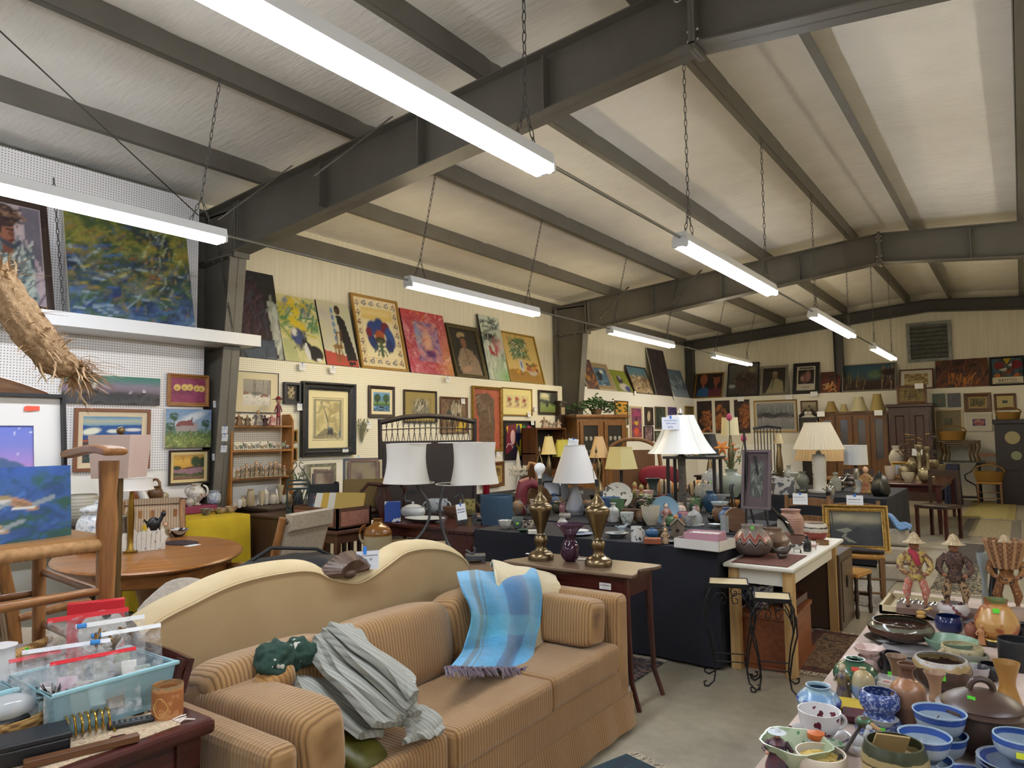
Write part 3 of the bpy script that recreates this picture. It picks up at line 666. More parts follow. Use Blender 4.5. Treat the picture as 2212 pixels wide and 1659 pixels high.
A.strokes(22,['39414f','2a3040'],.2,.01,(.2,0,.95,.5),(80,30),.7);A.grain(.15)
picture('framed_painting',w,h,A,M,'portrait of a windswept man in a grey coat, dark frame, on the white shelf','painting',F_(.055,dkw))
t=thing('wall_shelf','deep white shelf hung on chains under the big green painting','shelf',(XP,0,2.575))
MB().bx((0,YF+.2,0),(.44,4.76,.02)).obj('shelf_board',white,t,smooth=False);MB().bx((.44,YF+.2,0),(.46,4.76,.125)).obj('front_lip',white,t,smooth=False);MB().bx((0,4.74,0),(.44,4.76,.125)).obj('end_lip',white,t,smooth=False)
for(x,y),y2 in(((131,280),0),((486,405),0)):
 q=ax({131:137,486:503}[x],680 if x<200 else 720,XP+.45);p=V((XP+.15,q.y,3.98 if x<200 else 3.7));chain(p-V((XP,0,2.575)),V((.45,q.y,.13)),'chain',t,.004)
#bay 1, hung on the pegboard
w,h,M=on_left(131,806,342,876);A=Art(w,h,seed=7,nmax=110);A.grad([(0,'2a2a2e'),(.38,'38383c'),(.42,'6a5f6c'),(.62,'85788a'),(.8,'4d7a78'),(1,'2f7a68')],.15);A.swirl(['1e1e22','4a4a4e','2c2c30'],9,9,.2,.9,np.clip((.36+.1*np.sin(A.u*9)-A.v)*12,0,1))
A.poly([(.24,.5),(.37,.52),(.34,.38),(.27,.36)],'17171b');A.poly([(.29,.53),(.31,.95),(.33,.6)],'d8dcd6');A.poly([(.78,.42),(.85,.42),(.83,.35)],'1c1c20');A.poly([(.81,.43),(.82,.65),(.835,.45)],'c8ccc8');A.poly([(.65,.36),(.69,.5),(.68,.36)],'a09aa4')
picture('canvas_painting',w,h,A,M,'long unframed seascape of small white sails on black water','painting')
w,h,M=on_left(361,806,449,879);A=Art(w,h,seed=8,nmax=70);A.swirl(['7d2a4a','8f3a5e','6b2340'],5,5)
for x,y in((.18,.6),(.4,.62),(.55,.63),(.76,.6),(.9,.59)):A.ell(x,y,.1,.135,'d9b868',0,.15).ell(x-.02,y-.03,.03,.04,'8a6a30',0,.5)
A.strokes(20,['5a1a34','94486a'],.12,.02,(.1,.1,.9,.5),(10,30),.4);picture('framed_painting',w,h,A,M,'small crimson painting of five round yellow fruits in an oak frame','painting',F_(w*.09,oakf))
w,h,M=on_left(160,881,320,1012);A=Art(w,h,seed=9,nmax=110);A.grad([(0,'1a2c50'),(.3,'24384f'),(.62,'1b4f8f'),(.8,'1d4f90'),(.82,'7ea3b4'),(.9,'b5b7a0'),(1,'4f93c4')],.05)
A.swirl(['101c38','2a4a44','5a3020','16325e'],7,8,.3,.9,A.R(0,0,1,.48));A.ell(.14,.68,.15,.07,'e6ead8',10,.5).ell(.5,.68,.1,.04,'dfe6dc',0,.5).ell(.85,.71,.15,.035,'e0e0e0',0,.6)
A.ell(.72,.33,.3,.1,'c9c6bc',5,.5).ell(.55,.2,.2,.05,'b9bcc0',0,.6);A.strokes(46,['8a3a22','3f6a3a','e0ddd0','14203e','b5501f'],.18,.016,(0,.05,1,.55),(5,25));A.strokes(18,['e8e8e0','274a86'],.12,.012,(.4,.02,1,.16),(0,15));A.line([(.8,.62),(.79,.4)],.008,'3a1c14')
picture('framed_painting',w,h,A,M,'framed painting of surf breaking on rocks, wide cream liner','painting',F_(.03,plain('7a4a30',.4),'flat'),liner=(.05,'d9c8a8'))
w,h,M=on_left(355,883,452,966);A=Art(w,h,seed=10,nmax=100);A.grad([(0,'6d7048'),(.2,'7f8f4a'),(.34,'5d7040'),(.4,'5a7660'),(.55,'8fa3b8'),(1,'6f8fb5')],.2,7)
A.ell(.6,.8,.3,.1,'c4cdd4',20,.8).ell(.35,.62,.2,.08,'b4bfc8',0,.8);A.poly([(.2,.55),(.28,.68),(.56,.72),(.62,.58)],'7a4444');A.poly([(.22,.42),(.22,.56),(.6,.57),(.66,.7),(.7,.55),(.7,.42)],'9c9090');A.line([(.56,.72),(.57,.76)],.02,'5a3a3a')
for x,s in((.18,.9),(.1,.65),(.88,.72)):A.line([(x,.45),(x+.01,s-.08)],.012,'2a3a30');A.strokes(26,['23402c','3c5c40'],.06,.02,(x-.07,s-.18,x+.07,s),(20,60))
A.strokes(140,['4a6a2c','8fa050','35562c','b5b884','6a5f38'],.07,.014,(0,0,1,.42),(40,40),.7);A.grain(.2,40,40);picture('canvas_painting',w,h,A,M,'unframed canvas of a barn among trees under a blue sky','painting')
w,h,M=on_left(364,973,449,1043);A=Art(w,h,seed=11,nmax=80);A.grad([(0,'6a4a38'),(.12,'8a6a50'),(.2,'3c4a2a'),(.35,'4a5a30'),(.4,'c98f3c'),(.75,'d6ac4a'),(1,'b88a42')],.08)
A.poly([(0,.3),(.0,.42),(.3,.4),(.95,.5),(.95,.24),(.5,.2)],'94707a');A.poly([(.1,.42),(.5,.5),(.95,.58),(.95,.5),(.4,.42)],'5a3430');A.ell(.72,.72,.16,.22,'3a4a28',0,.4).ell(.95,.68,.12,.22,'33402a',0,.4).ell(.12,.48,.14,.08,'2f3c24',0,.4);A.line([(.74,.6),(.73,.45)],.015,'3a2a20')
A.strokes(24,['2c3a22','55642e'],.12,.02,(.1,.1,1,.26),(-8,15));A.strokes(8,['7a3a24'],.12,.008,(.1,.75,.6,.95),(8,6));picture('framed_painting',w,h,A,M,'small orange sunset landscape with a pink wall, dark frame and gilt liner','painting',F_(.022,dkw),liner=(.03,'d6c088'))
#bay 2, ledge
w,h,M=lean_left((508,768),(611,776),575);A=Art(w,h,seed=12,nmax=110);A.swirl(['14151a','1d1f24','101014'],5,5);A.poly([(.62,0),(1,0),(1,.66),(.78,.68),(.85,.3)],'a7ada4');A.strokes(40,['c4cac0','8f968e'],.25,.02,(.8,0,1,.64),(80,15),.7)
A.poly([(.1,.1),(.25,.85),(.5,.9),(.66,.75),(.8,.3),(.9,.0)],'241a26');A.swirl(['2a1422','4a2a38','1a1420','5a3040'],6,8,.3,.8,A.E(.4,.5,.35,.32,0,.5));A.swirl(['1c2432','4a5a70','12161e'],8,6,.3,.9,A.R(.1,0,.85,.2));A.strokes(60,['3a4254','5b3a48','20222c'],.2,.01,(.1,.2,.7,.9),(70,30),.6)
picture('canvas_painting',w,h,A,M,'tall dark canvas of a cloaked figure beside the first steel column','painting',edge='222226')
w,h,M=lean_left((614,776),(701,784),635);A=Art(w,h,seed=13,nmax=120);A.swirl(['cfc98a','d9d2a4','bfc389'],4,4);A.swirl(['6a7a9a','5a6288','8d93a8','4f5a80'],6,6,.2,.9,np.maximum(A.E(.3,.86,.16,.12,0,.4),A.E(.7,.8,.14,.13,0,.4)))
A.ell(.12,.7,.12,.13,'5f8a52',0,.4).ell(.86,.55,.12,.1,'6a9460',-30,.4);A.strokes(60,['7d9a5a','4a7a58','9fb07a','c4b43c'],.28,.014,(.05,.35,1,.9),(20,50),.8)
for x,y in((.42,.56),(.55,.52),(.33,.62),(.45,.75),(.38,.9)):
 for k in range(6):a=k*PI/3+x*9;A.line([(x,y),(x+.09*math.cos(a),y+.08*math.sin(a))],.018,'d8c02c')
A.ell(.4,.38,.16,.13,'3c4a86',0,.3).ell(.34,.44,.07,.06,'dcdcd6',0,.4);A.poly([(.0,.0),(.35,.0),(.3,.3),(.05,.35)],'a3ab7c',.6);A.strokes(26,['3a4a60','2c3a44'],.12,.014,(.25,.2,.6,.45),(60,40),.6)
A.ell(.78,.14,.2,.12,'17171b',-15,.15).ell(.62,.24,.13,.06,'17171b',-50,.2).ell(.58,.16,.06,.13,'d6d8d8',10,.3).ell(.56,.3,.06,.05,'1c1c20',0,.2).ell(.57,.27,.025,.025,'e8e8e8',0,.4).ell(.85,.05,.07,.025,'e0e0e0',0,.4);A.poly([(.51,.33),(.52,.38),(.55,.34)],'1c1c20');A.poly([(.57,.34),(.6,.38),(.61,.33)],'1c1c20')
picture('canvas_painting',w,h,A,M,'canvas of yellow lilies with a black and white cat, on the ledge','painting')
w,h,M=lean_left((704,785),(774,791),649);A=Art(w,h,seed=14,nmax=110);A.swirl(['b9b6b4','c6c2b6','c9c8a8'],3,4);A.poly([(.0,0),(1,0),(1,.12),(.0,.22)],'b0483e');A.poly([(.3,1),(1,1),(1,.3),(.55,.3)],'c4c6ae',.7)
for k in range(6):A.ell(.42+.0*k,.86-.11*k,.05,.045,'6f8bb4',0,.3)
A.poly([(.52,.78),(.66,.8),(.78,.72),(.95,.2),(.96,.1),(.66,.08),(.62,.3),(.58,.55)],'19181b');A.ell(.6,.88,.09,.075,'1f1917',0,.2).ell(.585,.86,.045,.05,'5a3526',0,.3).ell(.75,.04,.07,.035,'221b1a').ell(.86,.05,.05,.03,'221b1a')
A.ell(.44,.29,.16,.035,'8a6a3a',0,.2);[A.line([(a,.28),(b,.06)],.012,'7a5a30')for a,b in((.34,.34),(.42,.44),(.52,.56),(.48,.4))];A.line([(.54,.3),(.56,.52),(.46,.52),(.44,.3)],.012,'7a5a30');A.line([(.6,.55),(.56,.4)],.02,'5a3526')
picture('canvas_painting',w,h,A,M,'painting of a woman in a long black dress standing beside a chair','painting',edge='33302c')
w,h,M=lean_left((780,791),(881,801),633);A=Art(w-.1,h-.1,seed=15,nmax=140);A.swirl(['d9c79a','e0d2ac','d2bf8c'],3,3)
for k in range(7):
 for x in(.02,.865):y=.03+k*.138;A.rect(x,y,x+.115,y+.115,'e3d8b8');A.strokes(7,['3a4a2a','8a3a22','6a5a3a'],.05,.008,(x+.03,y+.03,x+.09,y+.09),(60,50))
for k in range(4):
 for y in(.03,.875):x=.17+k*.172;A.rect(x,y,x+.145,y+.1,'e3d8b8');A.strokes(7,['3a4a2a','31497a','8a3a22'],.05,.008,(x+.03,y+.03,x+.11,y+.08),(30,50))
A.rect(.165,.15,.835,.85,'e6dcb8');A.rect(.165,.7,.835,.85,'dcc27a');A.rect(.165,.76,.8,.83,'e0cb90')
A.ell(.36,.57,.13,.11,'2b3f7d',-30,.25).ell(.52,.6,.12,.13,'27407f',0,.25).ell(.66,.58,.1,.1,'6d2030',0,.25).ell(.74,.45,.1,.16,'2c4a8c',15,.2).ell(.32,.37,.09,.14,'24376f',25,.2).ell(.26,.5,.07,.07,'74273a',0,.25).ell(.7,.33,.09,.1,'1f2f66',10,.2)
A.ell(.5,.45,.11,.1,'a5522c',0,.3).ell(.5,.4,.12,.05,'3a3a22',0,.3);A.line([(.5,.38),(.5,.18)],.03,'4c5a44');[A.line([(.5,.3),(.5+s*.1,.32),(.5+s*.17,.22)],.012,'3c5a4c')for s in(-1,1)];[A.line([(.5,.26),(.5+s*.07,.24),(.5+s*.1,.17)],.01,'3c5a4c')for s in(-1,1)]
picture('framed_painting',w,h,A,M,'gilt framed painting of a huge blue iris inside a border of little flower squares','painting',F_(.035,plain('a07b3c',.4),'flat'))
w,h,M=lean_left((886,801),(979,811),667);A=Art(w,h,seed=16,nmax=110);A.swirl(['b2465a','c06a7c','a8384a','d08a94'],5,7,.3);A.mix(np.clip(A.u*1.4-.8,0,1)*np.clip(1.2-A.v*1.3,0,1),'c99a2c');A.mix(np.clip(A.v*4-3,0,1)*.8,'b43a38');A.swirl(['8a6a94','a88aa8','6a4a80','c98a8a','b07a8c'],6,6,.3,.95,A.R(.24,.2,.78,.82))
A.ell(.5,.52,.1,.16,'d7a48a',0,.9).ell(.52,.32,.14,.06,'5a2a6a',0,.7).ell(.3,.6,.06,.2,'8f94b8',0,.8);A.strokes(60,['d9a0a8','c23a40','e0b8b4','cf9a40'],.1,.012,(0,0,1,1),(30,60),.5);picture('canvas_painting',w,h,A,M,'pink and red abstract canvas on the ledge beside the iris','painting',edge='5a2438')
w,h,M=lean_left((985,810),(1052,817),700);A=Art(w-.1,h-.1,seed=17,nmax=80);A.swirl(['25211c','302a22','1c1916'],3,3);A.poly([(.2,.0),(.12,.3),(.3,.55),(.45,.6),(.66,.56),(.9,.36),(.96,0)],'8a7763');A.ell(.47,.7,.1,.13,'7a543c',0,.25).ell(.42,.86,.16,.07,'9c8a66',10,.2).ell(.46,.81,.12,.025,'2c241a',5,.3);A.line([(.47,.58),(.55,.3),(.5,.1)],.014,'4f4234');A.strokes(26,['9d8a74','6f5e4c'],.2,.014,(.2,.1,.9,.5),(60,40),.6);A.ell(.42,.12,.2,.06,'a5836a',15,.4)
picture('framed_painting',w,h,A,M,'portrait of a seated officer in a peaked cap, ornate olive frame','painting',F_(.06,olive,'scoop',.04))
w,h,M=lean_left((1055,818),(1099,822),680);A=Art(w,h,seed=18,nmax=100);A.swirl(['a9b5a6','c2c9bf','8f9f90'],5,9,.3);A.strokes(26,['3a4440','2a3230','5c6a64'],.2,.02,(.05,.6,.95,.97),(10,40),.7);A.ell(.36,.68,.2,.04,'1f2624',0,.4);A.line([(.3,.5),(.34,.42),(.55,.4),(.62,.5),(.55,.56)],.03,'a03440');A.mix(A.E(.7,.55,.25,.12,0,.8)*.6,'b86a70');A.mix(np.clip(1.2-A.v*3,0,1)*A.u*.9,'5f9a44');A.strokes(40,['e0e4dc','6a7a6c'],.16,.01,(0,0,1,1),(85,15),.5)
picture('canvas_painting',w,h,A,M,'narrow abstract canvas of drips with a red curl, green at the foot','painting',edge='2a2c2a')
w,h,M=lean_left((1101,823),(1176,829),716);A=Art(w-.06,h-.06,seed=19,nmax=110);A.grad([(0,'9a7838'),(.22,'a8844a'),(.26,'c8b070'),(1,'c2a766')],.1);A.poly([(.0,.22),(.3,.26),(.95,.16),(.95,0),(.1,0)],'96702f')
A.strokes(190,['3f5a3c','587a58','2f4530','6f8a70'],.16,.01,(.2,.5,.72,.92),(60,60));A.strokes(16,['c9d0c0','8d9ab0'],.03,.014,(.25,.55,.7,.85),(0,40));A.ell(.44,.34,.06,.14,'b9bcc4',0,.2).ell(.44,.36,.025,.08,'5c6f98',0,.4);A.ell(.74,.22,.13,.08,'b0a898',0,.2);A.strokes(26,['9c4a2c','c48a3a','7a2f22','4a5a2c'],.05,.03,(.6,.24,.9,.4),(0,50));A.ell(.3,.2,.05,.04,'c08a2c').ell(.4,.16,.06,.04,'8a5a20')
picture('framed_painting',w,h,A,M,'golden still life of a bushy bouquet and fruit basket, last before the second column','painting',F_(.03,plain('8f7430',.45),'flat'))
#bay 2, hung
w,h,M=on_left(507,800,600,893);A=Art(w,h,seed=20,nmax=70);A.grad([(0,'c9c6bc'),(.35,'d6d3c8'),(.45,'8f8a80'),(1,'9d988c')],.15,6);A.poly([(.6,.32),(.92,.34),(.9,.44),(.72,.46)],'7d5a48');A.poly([(.0,.4),(.2,.42),(.22,.5),(.05,.54)],'84624e');A.ell(.5,.46,.2,.07,'6f6a66',0,.5)
[A.line([(x,.3),(x+.01,.98)],.009,'4a4038')for x in(.38,.43,.72,.9,.96)];A.strokes(26,['6a5f54','efece4'],.12,.012,(0,0,1,.4),(10,30),.5);A.strokes(24,['5a5048'],.12,.006,(.3,.6,1,1),(70,30),.6)
picture('framed_print',w,h,A,M,'winter village print in a wide cream mat, first after the steel column','print',F_(.008,blk,'flat',.015),mat=((w*.17,h*.17),'d9cfae'),glaz=True)
w,h,M=on_left(611,825,646,873);A=Art(w,h,40,21,'131317');A.strokes(60,['8a7a5a','b5a47c','5f5038'],.12,.03,(.25,.2,.75,.85),(60,50));picture('shadow_box',w,h,A,M,'small black shadow box holding a pressed brown flower','picture',F_(.03,blk,'flat',.04),glaz=True)
w,h,M=on_left(649,823,763,982);A=Art(w,h,seed=22,nmax=100,bg='dcd2a6');A.rect(.0,.0,1,1,'3a3a34');A.rect(.012,.009,.988,.991,'d9cfa4');A.rect(.05,.04,.95,.96,'8f8a74');A.swirl(['b5a97a','cfc490','9f9468','d6cc9c'],3,4,.2,1,A.R(.12,.1,.88,.92));A.line([(.5,.9),(.5,.12)],.006,'e0d8b4',.6);A.poly([(.12,.1),(.88,.1),(.6,.28),(.4,.28)],'6f6852',.8)
A.line([(.28,.88),(.34,.78),(.46,.55),(.52,.28)],.02,'55503f');A.line([(.3,.86),(.38,.68),(.52,.3)],.01,'c9c2a4');A.poly([(.48,.14),(.68,.13),(.65,.3),(.52,.32)],'3b3a3c');A.ell(.56,.28,.08,.03,'5f6a70');A.rect(.86,.1,.92,.22,'4a6a7a');A.strokes(30,['7a7460','b0a684'],.06,.012,(.04,.04,.96,.12),(0,30));A.grain(.12)
t=picture('framed_print',w,h,A,M,'print of a quill in an inkwell inside a massive carved black frame','print',F_(.1,plain('1b1b1e',.35,0,'0e0e10',30,.6,40),'scoop',.06),mat=((w*.095,h*.1),'e6dcb2'),glaz=True)
w,h,M=on_left(795,832,851,903);A=Art(w,h,60,23);A.grad([(0,'3a5a80'),(.25,'4a78a4'),(.34,'2f5a30'),(.45,'6a8a3a'),(.6,'5a8ab8'),(1,'6fa0d0')],.08);A.ell(.25,.7,.2,.22,'2c4a2c',0,.3).ell(.78,.7,.2,.22,'2f5230',0,.3);[A.line([(x,.4),(x,.62)],.03,'1c1c18')for x in(.25,.78)];A.strokes(22,['1c2c30','8ab0d0','23401f'],.2,.02,(0,0,1,.35),(0,10),.8);A.ell(.5,.22,.16,.05,'141c24',0,.4)
picture('framed_painting',w,h,A,M,'small blue painting of two trees by water, dark frame and white liner','painting',F_(.05,dkw),liner=(.04,'e2d6b4'))
w,h,M=on_left(871,841,942,914);A=Art(w,h,60,24,'8f7f52');A.poly([(.1,.05),(.25,.65),(.45,.95),(.7,.92),(.9,.5),(.95,.05)],'6f6a5c');A.strokes(44,['a39e8e','3f3c34','8a8474','c0bba8'],.5,.03,(.2,.1,.85,.85),(75,18),.8);picture('framed_print',w,h,A,M,'drawing of folded grey drapery in a dark frame with olive mat','print',F_(.03,dkw),mat=(w*.13,'9a8a58'),glaz=True)
w,h,M=on_left(950,856,1009,936);A=Art(w,h,60,25);A.swirl(['5a4430','7a6044','3f3024','6a5a48'],4,4);A.strokes(22,['b5ab94','8f8672'],.35,.03,(.35,.4,.8,.8),(80,15));A.strokes(10,['c4a42c','d4b83a'],.2,.05,(.65,.05,.95,.35),(60,40));A.ell(.3,.5,.12,.14,'33363c',0,.4).ell(.45,.45,.08,.06,'24282c');picture('framed_painting',w,h,A,M,'brown still life with white cloth and yellow patch, above the wicker settee','painting',F_(.035,brw))
w,h,M=on_left(1018,833,1083,975);A=Art(w,h,seed=26,nmax=100,bg='9e4a30');A.swirl(['984630','a8553a','8f3f2a'],5,8);A.poly([(.12,.6),(.1,.85),(.2,.92),(.55,.94),(.78,.82),(.8,.4),(.78,.05),(.2,.05),(.22,.5)],'4f3a2a');A.swirl(['3c2c20','66503c','4a3626'],4,14,.2,.85,A.R(.2,.06,.78,.85));A.strokes(14,['2a1f18','7a6550'],.12,.016,(.12,.65,.45,.9),(10,40));A.line([(.56,.7),(.62,.5),(.6,.45)],.01,'8a7460')
picture('framed_print',w,h,A,M,'tall rust red print of a brown bear-like standing shape, double gilt frame','print',F_(.045,gold,'scoop',.045),glaz=True)
w,h,M=on_left(1083,836,1148,899);A=Art(w,h,80,27,'d9cc92')
for k in range(3):x=k/3+.03;A.rect(x,.02,x+.27,.98,'cfbf92');A.strokes(12,['93343a','3a342c','6f5a3a'],.2,.03,(x+.05,.1,x+.22,.9),(80,40));A.ell(x+.13,[.7,.75,.65][k],.07,.12,'9c3a3c',0,.3)
picture('framed_print',w,h,A,M,'trio of small red plant prints in one gilt frame','print',F_(.022,gold),mat=((w*.1,h*.22),'e0d698'),glaz=True)
w,h,M=on_left(1162,842,1203,896);A=Art(w,h,60,28);A.grad([(0,'6a7a3a'),(.4,'7d8f55'),(.45,'2c3430'),(.6,'39423c'),(.7,'b0b08a'),(1,'6a7a70')],.3);A.ell(.85,.7,.25,.35,'262c20',0,.5).ell(.45,.4,.1,.15,'23281f',0,.5).ell(.3,.85,.25,.12,'d0cca8',0,.6);picture('framed_painting',w,h,A,M,'small dark framed landscape of clouds over a green pond, at the pegboard end','painting',F_(.045,dkw))
w,h,M=on_left(1087,908,1155,990);A=Art(w,h,100,29,'161519');A.rect(.02,.1,.98,.93,'20151c');A.poly([(.05,.5),(.1,.9),(.38,.95),(.36,.4),(.2,.2),(.03,.1)],'6d1a30');A.ell(.27,.58,.08,.2,'d7b4b4').rect(.4,.05,.58,.95,'d8c41e');A.ell(.47,.62,.08,.32,'20265a');A.ell(.66,.62,.1,.3,'2f7a3a').ell(.83,.7,.09,.22,'a8325e').ell(.84,.75,.05,.12,'d06a94');A.poly([(.72,.12),(.76,.5),(.92,.5),(.96,.15)],'6d1526');A.ell(.53,.3,.04,.22,'dfcc22');A.line([(.05,.3),(.12,.4),(.22,.38),(.27,.28)],.012,'d8c8cc');A.strokes(10,['e0cf20','17265a','2f7a3a'],.2,.02,(.1,.05,.9,.4),(60,40));A.poly([(.05,.85),(.12,.92),(.1,.7)],'d69a22');A.rect(.3,.0,.42,.3,'2a1c34')
picture('framed_painting',w,h,A,M,'bold abstract of red, yellow, green and blue bodies in a black frame','painting',F_(.03,blk,'flat'))
for i,(b,l)in enumerate((((629,928,640,956),'upper'),((628,967,639,996),'lower'))):
 w,h,M=on_left(*b);A=Art(w,h,20,30+i,'14181a');A.rect(.2,.75,.7,.9,'b8323c');A.strokes(6,['4a4a3a'],.5,.04,(.2,.2,.8,.6),(90,10));picture('framed_print',w,h,A,M,'slim black plaque in a gilt edge beside the pine shelf, %s of two'%l,'picture',F_(.02,gold,'flat'))
#bay 3, ledge
def quick(kind,whM,seed,build,lab,cat='painting',px=48,**kw):
 w,h,M=whM;A=Art(w,h,px,seed);build(A);return picture(kind,w,h,A,M,lab,cat,**kw)
CP,FP,FR='canvas_painting','framed_painting','framed_print'
quick(CP,lean_left((1232,840),(1260,842),795),40,lambda A:A.grad([(0,'2a3f9a'),(.25,'b8c0d0'),(1,'d4d6d8')],.4),'pale canvas with blue foot half behind the second steel column')
quick(CP,lean_left((1269,844),(1294,845),777),41,lambda A:A.swirl(['3a2a30','6a3a2c','2f3442','8a5a30','3a2030'],4,6).strokes(9,['d0a02c','c87a24'],.2,.03,(.1,.1,.9,.95),(70,30)),'dark red and yellow abstract on the ledge past the second column')
quick(FP,lean_left((1292,845),(1330,849),784),42,lambda A:A.swirl(['2c4468','5f84a4','1c2a44','8fb0c0'],4,5).ell(.6,.8,.15,.1,'d6dccc',0,.6).ell(.35,.55,.2,.25,'14202e',0,.5),'moonlit blue picture in a wide tan mat and frame',mat=(.1,'9c8a6c'),fr=F_(.02,pale,'flat'))
quick(CP,lean_left((1333,848),(1367,851),801),43,lambda A:A.grad([(0,'77802a'),(1,'838c2c')]).ell(.45,.55,.17,.2,'332c3c',0,.3).ell(.55,.2,.3,.18,'bfb8b0',0,.5).ell(.72,.14,.16,.14,'4a4a86',0,.3).ell(.5,.66,.1,.1,'94908c',0,.4),'olive green canvas of a girl with dark hair')
quick(FP,lean_left((1371,852),(1413,856),791),44,lambda A:A.grad([(0,'b09a78'),(.6,'8a765a'),(.75,'5a7a88'),(1,'4f7284')],.3).strokes(60,['d6c8a8','5a4836','3a3026'],.2,.02,(0,0,1,.7),(-25,40),.8),'tan and blue painting of tumbled driftwood',fr=F_(.02,dkw))
quick(CP,lean_left((1417,856),(1452,860),753),45,lambda A:A.swirl(['2a2326','383034','221c20','403438'],3,6),'tall plain dark brown canvas leaning high on the ledge',edge='a09a94')
quick(CP,lean_left((1455,859),(1488,862),799),46,lambda A:A.grad([(0,'8393a2'),(.5,'6d8092'),(1,'54697c')],.2).strokes(26,['28343e','3a4650','a8b4bc'],.25,.03,(.15,.3,.9,.7),(10,60),.8),'blue grey canvas of boats at a pier, nearest the corner')
quick(FP,on_left(1327,865,1356,918),47,lambda A:A.grad([(0,'6a6f5a'),(.42,'7d7a52'),(.5,'c9922c'),(1,'d49a24')],.2).strokes(20,['4a5648','9aa08a'],.1,.03,(.1,.05,.9,.4),(70,40)),'golden yellow field painting above the oak china cabinet',fr=F_(.025,brw))
quick(FR,on_left(1304,866,1323,889),48,lambda A:A.grad([(0,'8090a0'),(1,'c8ccc8')],.3),'small grey print half hidden behind the ivy',fr=F_(.02,blk),mat=(.05,'dcdcd4'))
quick(FP,on_left(1360,877,1388,949),49,lambda A:A.swirl(['7a2a44','5a3a6a','a04a3a','3f4a7a'],4,8).ell(.5,.2,.25,.14,'c8543a',0,.4).poly([(.1,.75),(.9,.75),(.5,.95)],'9a3a6a').ell(.5,.5,.18,.08,'c8a03a',0,.3).ell(.5,.6,.08,.06,'2a2430',0,.3),'tall purple and red totem picture in a pale wood frame',fr=F_(.045,pale))
quick(FP,on_left(1392,879,1410,919),50,lambda A:A.swirl(['2a2018','3c2c20'],3,3).ell(.5,.5,.22,.32,'b8ac94',-15,.3),'dark picture of a pale seated figure',fr=F_(.03,dkw))
quick(FP,on_left(1414,878,1437,926),51,lambda A:A.swirl(['1c2420','2f3c38','14181a','4a5a50'],6,3).strokes(10,['8a927c'],.3,.02,(.2,.3,.9,.9),(85,8),.6),'dark green forest picture in a heavy frame',fr=F_(.04,olive))
quick(CP,on_left(1440,879,1460,904),52,lambda A:A.swirl(['3a305a','4f4478','2c2444'],4,4),'small purple canvas above the big white lampshade')
quick(FP,on_left(1390,921,1410,953),53,lambda A:A.swirl(['6a4a5a','a08a8a','3f2c38','8a5a5a'],9,5),'mauve patterned picture under the pale seated figure',fr=F_(.02,blk))
quick(FP,on_left(1331,924,1355,952),54,lambda A:A.swirl(['5a6a48','8a8a60','3c4a34'],4,4),'small green landscape in a gilt frame under the yellow field',fr=F_(.05,gold),liner=(.03,'9c8450'))
quick(FP,on_left(1414,931,1434,954),55,lambda A:A.swirl(['4a5448','75806a'],4,4),'small grey green picture low beside the big white lampshade',fr=F_(.03,dkw))
quick(FP,on_left(1479,877,1498,913),56,lambda A:A.swirl(['4a4434','7a7050','2f2c22'],5,3),'small landscape in a gold frame tight in the corner',fr=F_(.05,gold))
#back wall, ledge
quick(FP,lean_back((1499,863),(1560,861),807),60,lambda A:(A.rect(0,0,1,1,'1d1418'),A.poly([(.05,0),(.08,.3),(.28,.45),(.5,.35),(.5,0)],'1f4a78'),A.poly([(.5,0),(.5,.3),(.75,.45),(.97,.3),(1,0)],'541a2a'),A.ell(.28,.78,.14,.24,'8a4a34',0,.2),A.ell(.76,.76,.15,.24,'80442f',0,.2),A.rect(.24,.4,.33,.6,'8a4a34'),A.rect(.72,.4,.8,.58,'80442f'),A.ell(.76,.97,.2,.12,'1c1010'),A.rect(.6,.3,.66,.8,'161012')),'portrait of two women, one in blue and one in maroon',px=60,fr=F_(.03,gold,'flat'))
quick(FP,lean_back((1570,860),(1638,858),785),61,lambda A:A.grad([(0,'2a2828'),(.5,'474540'),(1,'5f5e58')],.3).swirl(['2a1c1c','4a302a','1c1a1e','6a5a44'],6,6,.2,.9,A.E(.6,.38,.4,.4,30,.4)).ell(.8,.82,.12,.1,'7a7458',0,.5).ell(.12,.3,.12,.06,'8f8f8a',0,.6),'large murky painting of a bird-like mass in a thin black frame',px=60,fr=F_(.03,blk,'flat'))
quick(FP,lean_back((1641,857),(1700,855),791),62,lambda A:(A.swirl(['221d1a','2c2622'],3,3),A.poly([(.15,.0),(.3,.25),(.42,.55),(.6,.6),(.9,.45),(.95,.0)],'8f8868'),A.ell(.54,.7,.12,.15,'7a6048',0,.25),A.ell(.54,.8,.11,.06,'8a8478',0,.4),A.line([(.5,.56),(.42,.2)],.02,'3a3428')),'portrait of a man in a cream jacket, gold frame, on the back ledge',px=60,fr=F_(.06,silver))
quick('framed_poster',lean_back((1712,854),(1769,852),785),63,lambda A:(A.rect(0,0,1,1,'b8b2a0'),A.rect(.08,.28,.92,.86,'1a1418'),A.ell(.42,.52,.22,.2,'6a4038',0,.4),A.ell(.6,.6,.14,.22,'8a6058',0,.4),A.ell(.3,.5,.1,.1,'9a7a70',0,.4),A.rect(.12,.9,.88,.95,'4a463e'),A.rect(.25,.12,.75,.15,'7a7466'),A.rect(.32,.07,.68,.09,'8a8476')),'framed concert poster with a dark photo of a huddled pair','poster',px=60,fr=F_(.09,blk,'flat'),glaz=True)
quick(CP,lean_back((1772,852),(1815,851),805),64,lambda A:A.swirl(['3a1c18','6a2c22','24201c','8a4a2c'],5,5).strokes(20,['d0a05c','c8743a','e0c890'],.25,.02,(.2,.05,.9,.5),(60,50)),'small canvas of exploding orange flowers')
